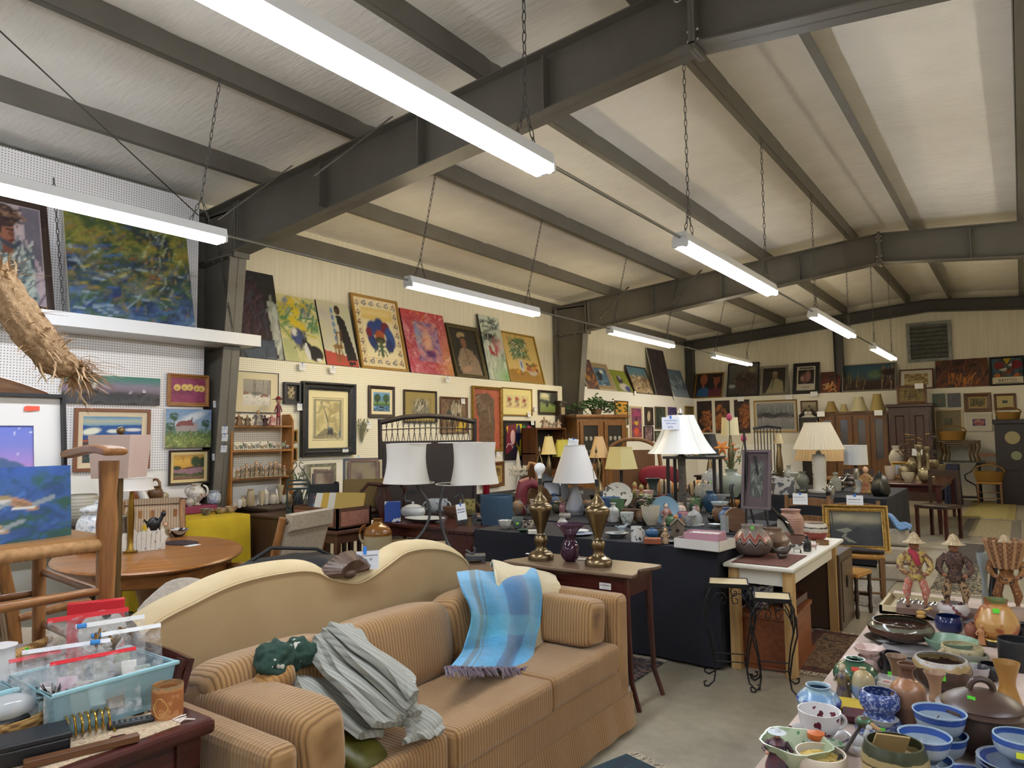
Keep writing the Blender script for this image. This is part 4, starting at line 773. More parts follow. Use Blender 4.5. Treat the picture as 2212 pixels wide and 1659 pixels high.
quick(FP,lean_back((1819,850),(1936,847),787),65,lambda A:(A.grad([(0,'2a1c16'),(.35,'3a2820'),(.5,'37525c'),(1,'2f5468')],.15),A.ell(.62,.62,.14,.16,'5a7058',0,.8),A.strokes(60,['8a7a5a','4a342a','2c201a','6a6a3a'],.35,.01,(.02,.1,.45,.6),(88,5)),A.strokes(40,['a08868','3a241e'],.6,.01,(.72,.1,1,.75),(88,5)),A.ell(.88,.68,.16,.14,'33231f',0,.6)),'wide painting of bare trunks under a teal sky, silver frame',px=90,fr=F_(.025,silver,'flat'))
quick(FR,lean_back((1943,846),(2017,842),799),66,lambda A:A.swirl(['a89468','c4b084','7a6238','b5a078'],4,4),'parchment coloured print in a white mat and reddish frame under the vent',fr=F_(.025,plain('5a3024',.4),'flat'),mat=(.08,'cfcabc'),glaz=True)
quick(CP,lean_back((2022,842),(2136,837),777),67,lambda A:(A.swirl(['3a2824','4a3430','6a3c2a','2c2628'],4,6),A.strokes(110,['7a4630','8a6048','2a2024','a06a3a','5a4440'],.3,.012,(0,0,1,.95),(65,15),.7),A.strokes(22,['c8843a','b8703c'],.28,.014,(.2,.05,.8,.4),(80,15))),'wide brown canvas of flame-like grasses',px=90)
def brit(A):
 A.rect(0,0,1,1,'24343c');A.swirl(['2c4450','4a6470','1c2a30'],4,4);A.ell(.25,.72,.17,.16,'74202c',0,.1).ell(.8,.74,.2,.17,'7a2230',0,.1).poly([(.36,1),(.66,1),(.5,.72)],'b89a22').poly([(.2,.58),(.5,.66),(.6,.52),(.35,.5)],'b8b4a4').poly([(.5,.7),(.66,.82),(.66,.68)],'b8b4a4').ell(.6,.48,.14,.12,'7a4430').ell(.2,.33,.14,.07,'b0682c').ell(.8,.34,.14,.07,'b0682c').rect(.28,.3,.48,.48,'5a4a3a').ell(.68,.4,.08,.08,'4a4a6a')
 [A.line(p,.012,'111114')for p in([(.36,1),(.5,.72),(.66,1)],[(.2,.58),(.5,.66),(.6,.52)],[(.5,.7),(.5,.55),(.56,.6)],[(.72,.9),(.66,.3)],[(.9,.6),(.9,.3)],[(.28,.3),(.28,.5)])];A.rect(0,0,1,.27,'d4cdb4')
w,h,M=lean_back((2140,837),(2216,834),771);A=Art(w,h,80,68);brit(A)
t=picture('framed_poster',w,h,A,M,'bright stained-glass style poster lettered BRITTO, black frame','poster',F_(.035,blk,'flat'))
text('BRITTO',h*.135,blk,t,(0,-.0075,.035+(h-.07)*.14),(PI/2,0,0),spacing=1.05);MB().box((0,-.0072,.035+(h-.07)*.045),(w*.72,.001,.012)).obj('underline',blk,t,smooth=False)
leafart=lambda x,y,r:lambda A:(A.swirl(['15100f','241714','3a1f14'],3,5),A.strokes(44,['8a5228','a86a34','5a2c18','6a3a1c'],.2,.03,(x-.3,y-.4,x+.3,y+.3),(r,40),.8))
for b,s,a,l in(((1506,867,1540,934),70,(.6,.35,50),'first'),((1545,866,1579,935),71,(.35,.5,70),'middle'),((1586,864,1622,935),72,(.7,.55,60),'last')):
 quick(CP,on_back(*b),s,leafart(*a),'tall dark canvas of golden autumn leaves, %s of the set of three'%l)
quick(FP,on_back(1628,866,1724,933),73,lambda A:(A.grad([(0,'77787a'),(.4,'8a8a8a'),(.5,'34353a'),(.58,'5a5c60'),(1,'85888c')],.12),A.strokes(90,['a8abac','505358','8f9294'],.25,.008,(0,0,1,1),(90,4),.6),A.strokes(26,['24262a','3c3f44'],.2,.03,(0,.45,1,.6),(0,12),.8)),'wide grey abstract of a dark horizon streaked with rain, gilt frame',px=80,fr=F_(.03,gold),liner=(.05,'b5ab98'))
quick(FP,on_back(1729,866,1767,890),74,lambda A:A.grad([(0,'5a5038'),(.4,'756a4c'),(.6,'8a8268'),(1,'99927c')],.2).ell(.5,.5,.1,.14,'3a3026',0,.5),'small tan landscape above the black clock hood',fr=F_(.04,brw))
quick(FR,on_back(2014,851,2043,879),75,lambda A:A.rect(0,0,1,1,'9a8a78').ell(.5,.5,.3,.3,'8a5a48',0,.5),'small portrait in a green frame, next to the armoire',fr=F_(.1,plain('4a5a4c',.5),'flat'))
quick(FR,on_back(2046,850,2076,879),76,lambda A:A.rect(0,0,1,1,'94806c').ell(.5,.5,.3,.3,'84604c',0,.5),'small portrait in a black frame, beside the green framed one',fr=F_(.11,blk,'flat'))
quick(FP,on_back(2081,850,2143,889),77,lambda A:A.swirl(['5f5a30','8a8040','2f2c1c','a09850'],6,4).strokes(26,['241f14','3a3420'],.6,.02,(0,.2,1,.95),(90,5)),'sunlit forest painting in a deep gold and brown frame',px=60,fr=F_(.09,wood('6d4a1c','402a10',.4)),liner=(.025,'a8905a'))
quick(FR,on_back(2146,851,2196,885),78,lambda A:A.rect(0,0,1,1,'3d4a4a'),'small slate coloured print in a wide cream mat, brown frame',fr=F_(.05,brw),mat=(.1,'b5a878'))
quick(FR,on_back(2016,884,2083,938),79,lambda A:A.grad([(0,'4a4a34'),(.5,'5f6048'),(1,'6a6c54')],.2).ell(.85,.7,.06,.3,'2f3a28',0,.4),'dim green landscape print in a broad beige mat above the nesting tables',fr=F_(.04,pale,'flat'),mat=(.17,'8f8468'))
quick(FR,on_back(2086,894,2144,931),80,lambda A:A.grad([(0,'3a2f5a'),(1,'5a4a7a')]).ell(.5,.5,.42,.42,'b5706a',0,.3).strokes(14,['e0c4bc','4a2030','8a3a4a'],.2,.05,(.25,.3,.75,.75),(20,60)),'pink and purple close-up photo in a white frame',fr=F_(.02,plain('d6d2c6',.5),'flat'),mat=(.1,'d6d2c6'),glaz=True)
quick(CP,on_back(2150,890,2185,924),81,lambda A:A.grad([(0,'1c2420'),(.6,'24302e'),(.8,'3a4c5c'),(1,'2a3442')],.2),'dark landscape canvas partly hidden by the grandfather clock')
#near table with jewellery bins, chair standing on it
mah=wood('4a201c','2a100f',.22,1);mahx=wood('4a201c','2a100f',.22,0);ZT=.74
t=thing('side_table','dark mahogany table holding the blue bins of bagged jewellery','table',(-2.6,.45,0))
MB().box((0,-.015,ZT-.022),(1.25,1.61,.044)).obj('table_top',mah,t,bevel=.012,smooth=False)
k=MB();k.box((.56,0,.62),(.025,1.44,.16));k.box((0,.74,.62),(1.1,.025,.16));k.box((-.56,0,.62),(.025,1.44,.16));k.obj('apron',mah,t,smooth=False)
for a in(-.55,.55):
 for b in(-.72,.73):MB().box((a,b,.35),(.075,.075,.7),taper=.75).obj('leg',mah,t,bevel=.006,smooth=False)
solo('table_runner',MB().sheet(lambda u,v:(-2.44+.43*u,-.35+1.5*v,ZT+.0015+.002*math.sin(v*40)*math.sin(u*9)),12,60,th=.0015),motif('b9a68a',['cdb89a','a88a76','c79a86'],60,.9),'pinkish woven runner with a fringed end under the bins','runner')
k=MB();r=random.Random(4)
for i in range(46):x=-2.43+.41*i/45;k.tube([(x,1.15,ZT+.004),(x+r.uniform(-.008,.008),1.17,ZT+.006),(x+r.uniform(-.015,.015),1.185+r.uniform(0,.012),ZT+.003)],.0022,4)
k.obj('fringe',plain('e2d6cc',.9),bpy.data.objects['table_runner'])
ch=wood('9a6a3c','6f4726',.35,2,16);chy=wood('9a6a3c','6f4726',.35,1,16);chx=wood('9a6a3c','6f4726',.35,0,16)
XC,YA,YC,XBk=-2.6,1.205,.55,-3.1
t=thing('rustic_armchair','honey wood armchair with a cord-wrapped seat, standing on the mahogany table','chair',((XC+XBk)/2,(YA+YC)/2,ZT));O=V(((XC+XBk)/2,(YA+YC)/2,ZT))
def P3(x,y,z):return V((x,y,z))-O
for y in(YA,YC):
 MB().tube([P3(XC,y,a)for a in(ZT,.88,1.12,1.2,1.27,1.37,1.47,1.488)],[.02,.025,.031,.032,.035,.027,.033,.033],14).obj('front_post',ch,t)
 MB().tube([P3(XBk-(a-1.2)*.08,y-.02*(1 if y>.8 else-1),a)for a in(ZT,1.2,1.5,1.72)],[.022,.025,.022,.02],12).obj('back_post',ch,t)
 k=MB();k.sheet(lambda u,v:P3(XC+.055-(XC-XBk+.08)*u,y+(.075-.03*math.sin(PI*u))*(v-.5)*(1.2 if u<.3 else 1),1.503+.012*math.sin(u*PI*2)),16,4,th=.03);k.obj('armrest',chx,t,sub=1)
 for z in(.84,1.03):MB().cyl(P3(XC,y,z),P3(XBk,y-.01,z+.03),.014,.013).obj('rung',chx,t)
for z in(.87,1.045):MB().tube([P3(XC,YA,z),P3(XC,(YA+YC)/2,z),P3(XC,YC,z)],[.013,.017,.013],10).obj('rung',chy,t)
MB().cyl(P3(XBk,YA-.02,.98),P3(XBk,YC+.02,.98),.013).obj('rung',chy,t)
k=MB();n=74
k.lathe([(.021+.0016*(i%2),(YA-YC-.05)*i/n)for i in range(n+1)],14,M=Matrix.Translation(P3(XC,YC+.025,1.2))@Matrix.Rotation(-PI/2,4,'X'));k.obj('wrapped_rail',plain('b58a5c',.8,0,'8f6a40',40),t)
MB().sheet(lambda u,v:P3(XC-(XC-XBk)*u,YC+(YA-YC)*v,1.212-.012*math.sin(PI*u)*math.sin(PI*v)),14,14,th=.02).obj('seat',stripes(0,['a87e50','7d5a34'],.012,.85),t)
k=MB();k.sheet(lambda u,v:P3(XBk-.04-.05*math.sin(PI*u),YC-.03+(YA-YC+.06)*u,1.64+.09*math.sin(PI*u)+.11*(v-.0)),18,3,th=.025);k.obj('top_rail',chy,t,sub=1)
def on_seat(x,y1,w,h,lean,z=1.216):return w,h,(V((x,y1-w/2,z)),PI/2,lean)
a=ax(143,850,-2.93)
w,h=.47,a.z-1.22;A=Art(w,h,seed=90,nmax=120)
A.grad([(0,'4a8f94'),(.22,'4f86a0'),(.4,'c08ac8'),(.55,'a88ad0'),(.75,'7a80cc'),(1,'6a7ad0')]);A.ell(.72,.3,.25,.26,'4a628c',0,.08).ell(.6,.5,.13,.1,'4a628c',20,.1).ell(.52,.47,.08,.04,'4a628c',0,.1).ell(.58,.58,.03,.03,'4a628c',0,.2).ell(.9,.12,.2,.2,'445c84',0,.1).ell(.2,.24,.4,.12,'4a6a90',10,.1).ell(.3,.05,.5,.12,'3f8a8c',0,.2);A.strokes(14,['e8e8f0'],.012,.008,(0,.55,1,1),(0,60),.9);A.strokes(30,['7ab8b0','2f6a70'],.06,.01,(0,0,1,.25),(50,40),.6)
t=picture('framed_print',w,h,A,on_seat(-2.9,a.y,w,h,.12)[2],'framed print of a bear under a violet starry sky, in the honey wood chair','print',F_(.012,blk,'flat'),mat=((w*.19,h*.2),'e9e7e4'),glaz=True)
MB().box((.13,-.012,h*.9),(.045,.001,.016)).obj('price_sticker',plain('f0563c',.6),t,smooth=False);MB().box((.118,-.0125,h*.895),(.03,.001,.016)).obj('price_sticker',plain('f0563c',.6),t,smooth=False)
a=ax(143,1003,-2.79);w,h=.41,a.z-1.22;A=Art(w,h,seed=91,nmax=120);A.swirl(['24484a','2f5a4c','2a4a7a','3a5fa0','2c5548'],4,5,.3);A.mix(np.clip(A.v*5-4,0,1)*.7,'3a62b8');A.strokes(60,['2f6048','3a62b0','244a44','4a78c0'],.12,.03,(0,0,1,1),(50,60),.45)
A.ell(.28,.72,.16,.17,'1c1c34',0,.2);[A.line([(.14,.6),(.14+.22*math.cos(a_),.6+.2*math.sin(a_))],.03,'c9a87a')for a_ in(0,.4,.8,1.2,-.4)];A.ell(.12,.58,.14,.12,'b8946c',0,.3)
for x,y,s,c in((.62,.52,1.,'b98a66'),(.42,.24,.9,'c0a080'),(.1,.22,.9,'9a8a4c'),(.4,.5,.6,'33435c')):
 A.ell(x,y,.14*s,.06*s,c,-22,.25).ell(x+.02,y-.015,.09*s,.03*s,'8a6a50',-22,.5).ell(x-.13*s,y+.06*s,.06*s,.045*s,'d0d0cc',0,.3).line([(x+.1*s,y-.02),(x+.24*s,y+.06*s)],.03*s,'8f9aa0').line([(x-.05,y-.06*s),(x+.1*s,y-.07*s)],.012,'e4e4dc')
A.ell(.5,.6,.05,.03,'a08a60');picture('canvas_painting',w,h,A,on_seat(-2.76,a.y,w,h,.1)[2],'small canvas of ducks on green and blue, in front of the bear print','painting',edge='24406a')
A=Art(.3,.25,40,92,'2f5fd0');A.ell(.85,.2,.1,.12,'e0b02c').rect(.6,.3,.95,.42,'c23a2c').rect(.66,.4,.9,.5,'e0a02c').rect(.68,.42,.72,.5,'2a3f9a').ell(.3,.1,.4,.12,'3a2a30');A.rect(0,.94,1,1,'15151a')
w,h=.34,.2;picture('canvas_painting',w,h,A,(V((-3.3,1.08-w/2,1.5)),PI/2,.05),'little blue picture of a red and yellow boat hung behind the honey wood chair','painting',edge='15151a')
t=thing('raffia_bundle','bound sheaf of shaggy natural raffia draped over the chair back','straw bundle',(0,0,0));pts=[ax(x,y,-3.06)for x,y in((-25,560),(15,640),(55,700),(90,745),(125,785),(165,800))]
k=MB();k.tube(pts,[.04,.067,.07,.065,.062,.045],18);o=k.obj('braid',plain('c0a07a',.9,0,'9a7b58',70,.9,160),t,sub=2);tex_disp(o,.03,.02)
r=random.Random(3);k=MB();u0,u1=pts[1]-pts[3],pts[5]-pts[3]
for i in range(420):
 b=r.choice((0,0,1,1,2,2));c=[pts[0]*.5+pts[1]*.5,pts[5],pts[2].lerp(pts[4],r.random())][b];d=[V((0,-.5,1)),V((0,1,-.25)),V((.3,.4,.1))][b];d=(d+V((r.gauss(0,.6),r.gauss(0,.7),r.gauss(0,.6)))).normalized();L=r.uniform(.05,.13)*(.8 if b==2 else 1)
 s=c+V((r.gauss(0,.022),r.gauss(0,.02),r.gauss(0,.022)));g=V((r.gauss(0,.03),r.gauss(0,.03),-r.uniform(.0,.05)))
 k.tube([s,s+d*L*.4+g*.2,s+d*L*.75+g*.6,s+d*L+g*1.2],[.0036,.004,.003,.001],4,flat_=.3)
k.obj('loose_strands',plain('cdb08a',.85,0,'a5835f',50),t)
#on the near table
@cached
def crinkle():
 m=NT('crinkled_film');setp(m.b,'f2f4f6',.1,Alpha=.2);f=m.noise(m.coord(),30,5,.7);m.bump(f,1.,.02);m.ln(m.ramp(f,[(.45,'303030'),(.62,'909090')]),m.b.inputs['Alpha']);return m.m
film,blu=crinkle(),clear('9fcbd8',.45,.15)
def bin_(x0,x1,y0,y1,h,lab):
 cx,cy_=(x0+x1)/2,(y0+y1)/2;t=thing('plastic_bin',lab,'bin',(cx,cy_,ZT+.003));a,b=(x1-x0)/2,(y1-y0)/2;f=.9
 k=MB();R=lambda s,z:[(-a*s,-b*s,z),(a*s,-b*s,z),(a*s,b*s,z),(-a*s,b*s,z)];vs=R(f,0)+R(1,h)+R(.97,h)+R(f*.96,.004)
 k.add(vs,[(3,2,1,0)]+[(i*4+j,i*4+(j+1)%4,i*4+4+(j+1)%4,i*4+4+j)for i in range(3)for j in range(4)]+[(12,13,14,15)]);k.obj('tub',blu,t,bevel=.012,smooth=False)
 k=MB();q=R(1.02,h);k.tube([V(p)for p in q],.007,8,True);k.obj('rim',plain('9fd0dc',.25),t);return t
Y0,Y1=.62,1.22;bin_(-2.46,-2.175,.88,1.225,.125,'long clear blue bin packed with zip bags, beside the painted mug');bin_(-2.66,-2.34,.5,.85,.12,'smaller clear blue bin at the frame edge behind the wicker basket')
r=random.Random(12)
def bag(c,w,h,zipc,lab,rz,lean,fill,slide=None):
 t=thing('zip_bag',lab,'bag',c,rot=(lean,0,rz),group='zip bags of jewellery');k=MB()
 puff=lambda u,v,s:(w*(u-.5),s*(.004+.016*math.sin(PI*u)*math.sin(PI*min(1,v*1.15)))+.004*math.sin(u*17+v*9)*math.sin(v*13),h*v)
 for s in(-1,1):k.sheet(lambda u,v:puff(u,v,s),14,12)
 o=k.obj('film',film,t);MB().sheet(lambda u,v:(w*(u-.5)*1.01,.004*math.sin(u*17+9)*.3-.0045+.009*v*0,h*(.955+.06*v)),14,2,th=.006).obj('zip_strip',plain(zipc,.3),t)
 if slide:MB().box((w*slide,-.003,h*.985),(.026,.014,.014)).obj('slider',plain('2f86d0',.35),t,bevel=.003)
 for i,cc in enumerate(fill):MB().box((w*(-.3+.6*(i+.5)/len(fill)),.0,h*(.28+.1*(i%2))),(w*.24,.008,h*.36),taper=.9,rz=.2).obj('contents',plain(cc,.6),t,bevel=.004)
 return t
Zb=ZT+.03
for c,w,h,zc,lab,rz,ln,fill,sl in(((-2.17,1.0,Zb),.22,.18,'d81f2c','zip bag with a long red seal and a green dot, front of the bin',1.35,-.5,('b8a890','e6e4e0','8f8a80'),None),((-2.24,1.12,Zb),.19,.21,'eef0f2','zip bag with white seal and blue slider at the right of the bin',1.3,-.35,('3a3a3c','d8d4cc','9aa8a0'),-.45),((-2.26,.95,Zb),.22,.2,'e6eaf2','zip bag with a white seal leaning over the left of the bin',1.2,-.4,('e8e6e2','c9a8b8','a89888'),.32),((-2.31,1.1,Zb),.19,.23,'f2f4f4','zip bag of green paper with white seal, in the middle of the bin',1.3,-.25,('a8b890','98a884'),-.42),((-2.37,1.06,Zb),.22,.25,'d42433','tallest red-sealed zip bag, before the red box',1.3,-.2,('9a8a70','a89a88'),None),((-2.3,.9,Zb),.13,.18,'cf2a3c','zip bag with red seal at the left end of the bin',1.5,-.35,('8a8a90','c0b0b8'),None),((-2.5,.72,Zb),.2,.19,'e23a2c','red-sealed zip bag in the smaller bin',1.4,-.4,('5a6a80','c8c8cc'),None)):bag(c,w,h,zc,lab,rz,ln,fill,sl)
k=MB();r=random.Random(8);p=V((-2.33,1.1,ZT+.2));pts=smooth3([p+V((.022*math.cos(i*1.3),-.055+.0042*i+.02*math.sin(i*.9),.028*math.sin(i*1.3)+r.gauss(0,.006)))for i in range(27)]);k.tube(pts,[.0045 if i%3 else .0028 for i in range(len(pts))],6);solo('chain_necklace',k,plain('7a5c36',.35,.7),'tangle of brass chain heaped on the zip bags','necklace')
for i,(y,c,l)in enumerate(((.78,'e4e6ea','white'),(.86,'2a2c30','black'),(.95,'e8eaec','cream'),(1.05,'b8b2a4','grey'),(1.12,'dcdcd8','pale'))):solo('jewellery_card',MB().box((0,0,.05),(.012,.075,.1)),plain(c,.6,0,'c8c0b8' if i%2 else '8a8880',60),'%s card of earrings seen through the bin wall'%l,'card',(-2.235-.02*(i%2),.92+(y-.78)*.8,ZT+.012),.1*(i-2),bevel=.002)
p=ax(245,1395,-2.42);t=thing('gift_box','bright red square box with a white disc, standing behind the bags','box',V((-2.52,ax(206,1400,-2.52).y,ZT+.07)),1.1);MB().box((0,0,.125),(.165,.028,.19),0).obj('box_body',plain('c8232e',.4),t,bevel=.003,smooth=False)
MB().box((0,0,-.02),(.2,.1,.1)).obj('box_foot',plain('a81c28',.4),t,smooth=False);MB().cyl((.02,-.0155,.12),(.02,-.018,.12),.07,n=32).obj('disc',plain('dedbd4',.5),t);MB().cyl((.03,-.018,.175),(.03,-.0195,.175),.014,n=20).obj('hole',plain('1a1c1e',.5),t)
p=az(361,1556,ZT+.003);t=item('mug','cyl',361,1556,64,82,ZT+.003,bands(((0,'b5794a'),(.12,'a8683a'),(.85,'b98a5c'),(.95,'8f7a58')),.5,'c08a5a',.15,40),'brown stoneware mug with green lining and a leaf design by the bin end','mug',inner=plain('1f4a3c',.3))
mp=t.location;d=flat(CAM-mp);rr=spot(361,1556,64,82,ZT)[1]
k=MB();q=[V((rr*1.01*math.sin(a),-rr*1.01*math.cos(a),z))for a,z in[(-1.0+1.05*u+0,.035+.028*math.sin(PI*u))for u in[i/10 for i in range(11)]]+[(-1.0+1.05*u,.035-.028*math.sin(PI*u))for u in[1-i/10 for i in range(11)]]];k.tube(q,.0012,5,True);k.obj('leaf_outline',plain('d0b060',.5),t,rz=facing(mp))
p=az(290,1568,ZT+.003);t=thing('remote_control','flat black remote lying before the bin','remote control',p+V((-.02,0,.001)),1.15);MB().box((0,0,.006),(.12,.035,.012)).obj('case',plain('26282b',.4),t,bevel=.004);[MB().box((-.05+.014*i,.009*(j-1),.0125),(.008,.005,.002)).obj('button',plain('5a5d60',.4),t,bevel=.001)for i in range(8)for j in range(3)]
p=az(192,1592,ZT+.003)+V((-.03,.01,0));t=thing('letter_rack','brass coil letter rack on the runner','letter rack',p,1.3);k=MB();k.tube([(.058*(-1+2*i/160),.028*math.cos(i/160*14*PI),.03+.028*math.sin(i/160*14*PI))for i in range(161)],.0028,7);br=plain('b8923c',.25,.9);k.obj('coil',br,t)
for s in(-1,1):MB().tube([(s*.062,-.035,.0),(s*.06,-.02,.006),(s*.06,.02,.006),(s*.062,.035,0)],.003,7).obj('foot',br,t)
t=thing('pencil_tray','narrow brown wooden tray along the runner edge','tray',az(180,1628,ZT+.003),1.28);MB().box((0,0,.009),(.26,.03,.018)).obj('tray_body',wood('6a4424','4a2c16',.5),t,bevel=.002,smooth=False)
p=az(118,1592,ZT+.003)+V((-.04,.01,0));t=thing('figurine','turned wooden doll with a shock of dark hair beside the brass rack','figurine',p,1.1);wd=wood('8a5f38','5f3d20',.35,2,20);MB().lathe(smooth([(.02,0),(.026,.01),(.028,.03),(.02,.05),(.014,.06)],3),16).obj('body',wd,t);MB().ball((.0,0,.085),(.026,.024,.024)).obj('head',wd,t);MB().ball((.03,-.004,.08),(.012,.012,.01)).obj('nose',plain('6a3326',.4),t)
MB().tube([(.02,-.02,.04),(.045,-.03,.035),(.06,-.02,.05)],[.008,.007,.005],7).obj('arm',wd,t);k=MB();r=random.Random(2)
for i in range(60):a=r.uniform(0,2*PI);k.tube([(-.005+.014*math.cos(a),.014*math.sin(a),.1),(-.012+.03*math.cos(a),.03*math.sin(a),.112+r.uniform(-.02,.02))],[.003,.001],4)
k.obj('hair',plain('1f1614',.8),t)
t=thing('jewel_box','flat black lidded box at the table edge','box',az(20,1659,ZT)+V((-.03,.04,.003)),1.3);MB().box((0,0,.02),(.2,.1,.04)).obj('box_body',plain('15171c',.35),t,bevel=.004,smooth=False);MB().box((0,0,.048),(.206,.106,.016)).obj('lid',plain('1a1c22',.35),t,bevel=.004,smooth=False)
item('wicker_basket','deep',12,1612,150,88,ZT+.003,weave('b08a50','6d4c24',90,110,.8),'round wicker basket of bagged trinkets at the left edge','basket',th=.1,rz=.3,inner=plain('c0b090',.8))
p=spot(12,1612,150,88,ZT,'deep')[0];solo('plastic_bag',MB().ball((0,0,0),(.05,.07,.035),20,14),clear('eef0f2',.5,.08),'clear crumpled bag lying in the round wicker basket','bag',p+V((0,0,.085)));solo('black_case',MB().box((0,0,0),(.05,.13,.022)),plain('16171b',.3),'slim black case under the crumpled bag in the basket','case',p+V((.02,-.02,.055)),bevel=.01,seg=3)
t=thing('straw_whisk','straw hand broom with a woven handle and green dot','broom',(0,0,0));a,b=az(108,1380,ZT+.15),az(0,1432,ZT+.15);MB().tube([a,a.lerp(b,.5),b],[.012,.016,.02],12).obj('handle',weave('c8a468','8a6634',200,200),t)
k=MB();r=random.Random(9);d=(b-a).normalized()
for i in range(120):q=b+d*.0;e=q+d*r.uniform(.08,.12)+V((r.gauss(0,.02),r.gauss(0,.02),-r.uniform(.02,.1)));k.tube([q+V((r.gauss(0,.008),r.gauss(0,.008),r.gauss(0,.008))),(q+e)/2+V((0,0,.01)),e],.0016,4)
k.obj('bristles',plain('b08c54',.9),t);m_=a.lerp(b,.55);MB().box((0,0,0),(.001,.022,.018)).obj('price_sticker',plain('5fe03a',.6),t,loc=m_+V((.017,-.004,.006)),rz=-.5,smooth=False)
for q,n_ in((a.lerp(b,.05),'a'),):solo('bag_of_linens',MB().ball((0,0,0),(.1,.18,.075),18,12),clear('d8cfd0',.7,.3),'pinkish bag of linens propping the straw broom','bag',(a.x-.02,a.y-.12,ZT+.075))
p=ax(12,1300,-2.5);t=thing('milk_glass_vase','white milk glass vase at the left frame edge under the chair','vase',(-2.5,.86,ZT));MB().lathe(smooth([(.03,0),(.045,.03),(.05,.1),(.042,.19),(.048,.215)],3),20,flute=.03,nf=8).obj('body',plain('e6e6e8',.25),t)
t=thing('side_chair','dark mahogany chair with a scrolled top rail tucked behind the near table','chair',(-2.235,1.245,-.02));mz=wood('4a201c','2a100f',.25,2)
for s in(0,1):
 MB().tube([(-.44*s,0,0),(-.44*s,-.01,.45),(-.44*s,.0,.72),(-.44*s,.02,.84),(-.44*s,.035,.875)],[.016,.02,.02,.018,.02],10).obj('back_post',mz,t)
 MB().box((-.44*s,-.36,.225),(.035,.035,.45),taper=.8).obj('leg',mz,t,smooth=False)
MB().sheet(lambda u,v:(.02-.48*u,.035+.03*v+.02*math.sin(PI*u),.77+.1*v),10,5,th=.022).obj('top_rail',mahx,t);MB().box((-.22,-.18,.45),(.48,.42,.05)).obj('seat',mahx,t,bevel=.01)
#oak dining set behind
oak,oak2=wood('a06a34','77481f',.3,1,12),wood('9a6a3c','6d4522',.35,2,12);C0=V((-5.2,2.72,0));TZ=.745
t=thing('dining_table','oval golden oak pedestal table with a moulded edge','table',C0,2.67);MB().lathe([(0,TZ-.03),(.585,TZ-.03),(.6,TZ-.022),(.605,TZ-.012),(.595,TZ),(0,TZ)],64,sx=1.46,sy=1.03).obj('table_top',oak,t);MB().lathe([(.52,TZ-.13),(.53,TZ-.12),(.53,TZ-.03),(.51,TZ-.03),(.51,TZ-.13),(.52,TZ-.13)],64,sx=1.46,sy=1.03).obj('apron',oak,t)
MB().lathe(smooth([(.09,.1),(.12,.2),(.07,.35),(.1,.5),(.09,.62),(.16,.64)],4),24).obj('pedestal',oak2,t)
for i in range(4):a=i*PI/2+.6;MB().tube([V((math.cos(a)*r_,math.sin(a)*r_,z))for r_,z in((.06,.2),(.25,.18),(.42,.06),(.48,.03))],[.05,.04,.03,.03],8).obj('foot',oak2,t)
rib_=stripes(0,['b09a80','8f7860'],.022,.95);nub=fuzzy('b5a690','8f806a',90)
def dchair(p,rz,lab,rail=False):
 t=thing('dining_chair',lab,'chair',p,rz,'oak chairs round the pedestal table')
 for s in(-1,1):
  MB().tube([(s*.24,.2,0),(s*.25,.2,.42),(s*.25,.25,.7),(s*.25,.33,1.0)],[.022,.026,.03,.026],10).obj('back_post',oak2,t);MB().box((s*.24,-.22,.21),(.045,.045,.42),taper=.8).obj('leg',oak2,t,smooth=False)
  MB().tube([(s*.27,.24,.66),(s*.3,.0,.66),(s*.3,-.2,.64),(s*.28,-.24,.56),(s*.26,-.23,.42)],[.02,.024,.024,.022,.02],10).obj('armrest',oak2,t)
 k=MB();k.sheet(lambda u,v:((u-.5)*.46,.19+.15*v**1.5+(.045*math.sin((v-.85)*PI/.15)if v>.85 else 0),.47+.54*v-(0 if v<.93 else(v-.93)*.6)),12,20,th=.055);k.obj('backrest',nub if not rail else rib_,t)
 if rail:[MB().box((-.19+.095*i,.285,.7),(.03,.012,.44)).obj('slat',oak2,t,smooth=False)for i in range(5)]
 k=MB();cushion(k,(0,-.02,.45),(.5,.48,.1));k.obj('seat',nub,t);return t
dchair((-4.62,3.32,0),-.75+PI*.0-.6,'oak armchair with scrolled tan upholstered back, in front of the yellow cloth');dchair((-6.2,3.25,0),1.1,'oak chair whose ribbed tan back shows across the table, beyond the picket planter',True);dchair((-4.55,1.62,0),PI+.45,'oak chair with slatted back near the honey wood chair',True)
def on_oak(*a,**k):return item(*a,**k)
p=az(305,1192,TZ);X,N=dirs(p);s=mpp(p);t=thing('planter','white ceramic picket fence planter with painted garden','planter',p+N*.09,math.atan2(X.y,X.x)+.25);pk=motif('e2e0d6',['d8d6cc','7a4a50','5f7a4a'],45,.3,.6);L,D,Hh=86*s,.11,42*s
for i in range(9):MB().prism([(-L/20,0),(L/20,0),(L/20,Hh*(.8+.1*(i%3))),(0,Hh*(1+.1*(i%3))),(-L/20,Hh*(.8+.1*(i%3)))],.012,Matrix.Translation((-L/2+L*(i+.5)/9,-D/2,0))).obj('picket',pk,t,smooth=False)
k=MB();k.box((0,D/2,Hh*.45),(L,.012,Hh*.9));k.box((-L/2,0,Hh*.4),(.012,D,Hh*.8));k.box((L/2,0,Hh*.4),(.012,D,Hh*.8));k.box((0,0,.01),(L,D,.02));k.obj('box_body',pk,t,smooth=False);MB().box((L*.36,-D*.6,Hh*.6),(.012,.02,Hh*.7),rz=.3).obj('gate',plain('dedcd2',.4),t,rot=(0,.5,0),loc=(0,0,.03),smooth=False)
on_oak('ice_bucket','cyl',259,1180,31,66,TZ,plain('a8a49c',.15,.95),'polished silver ice bucket next to the chair post','ice bucket',hand=0,th=.1)
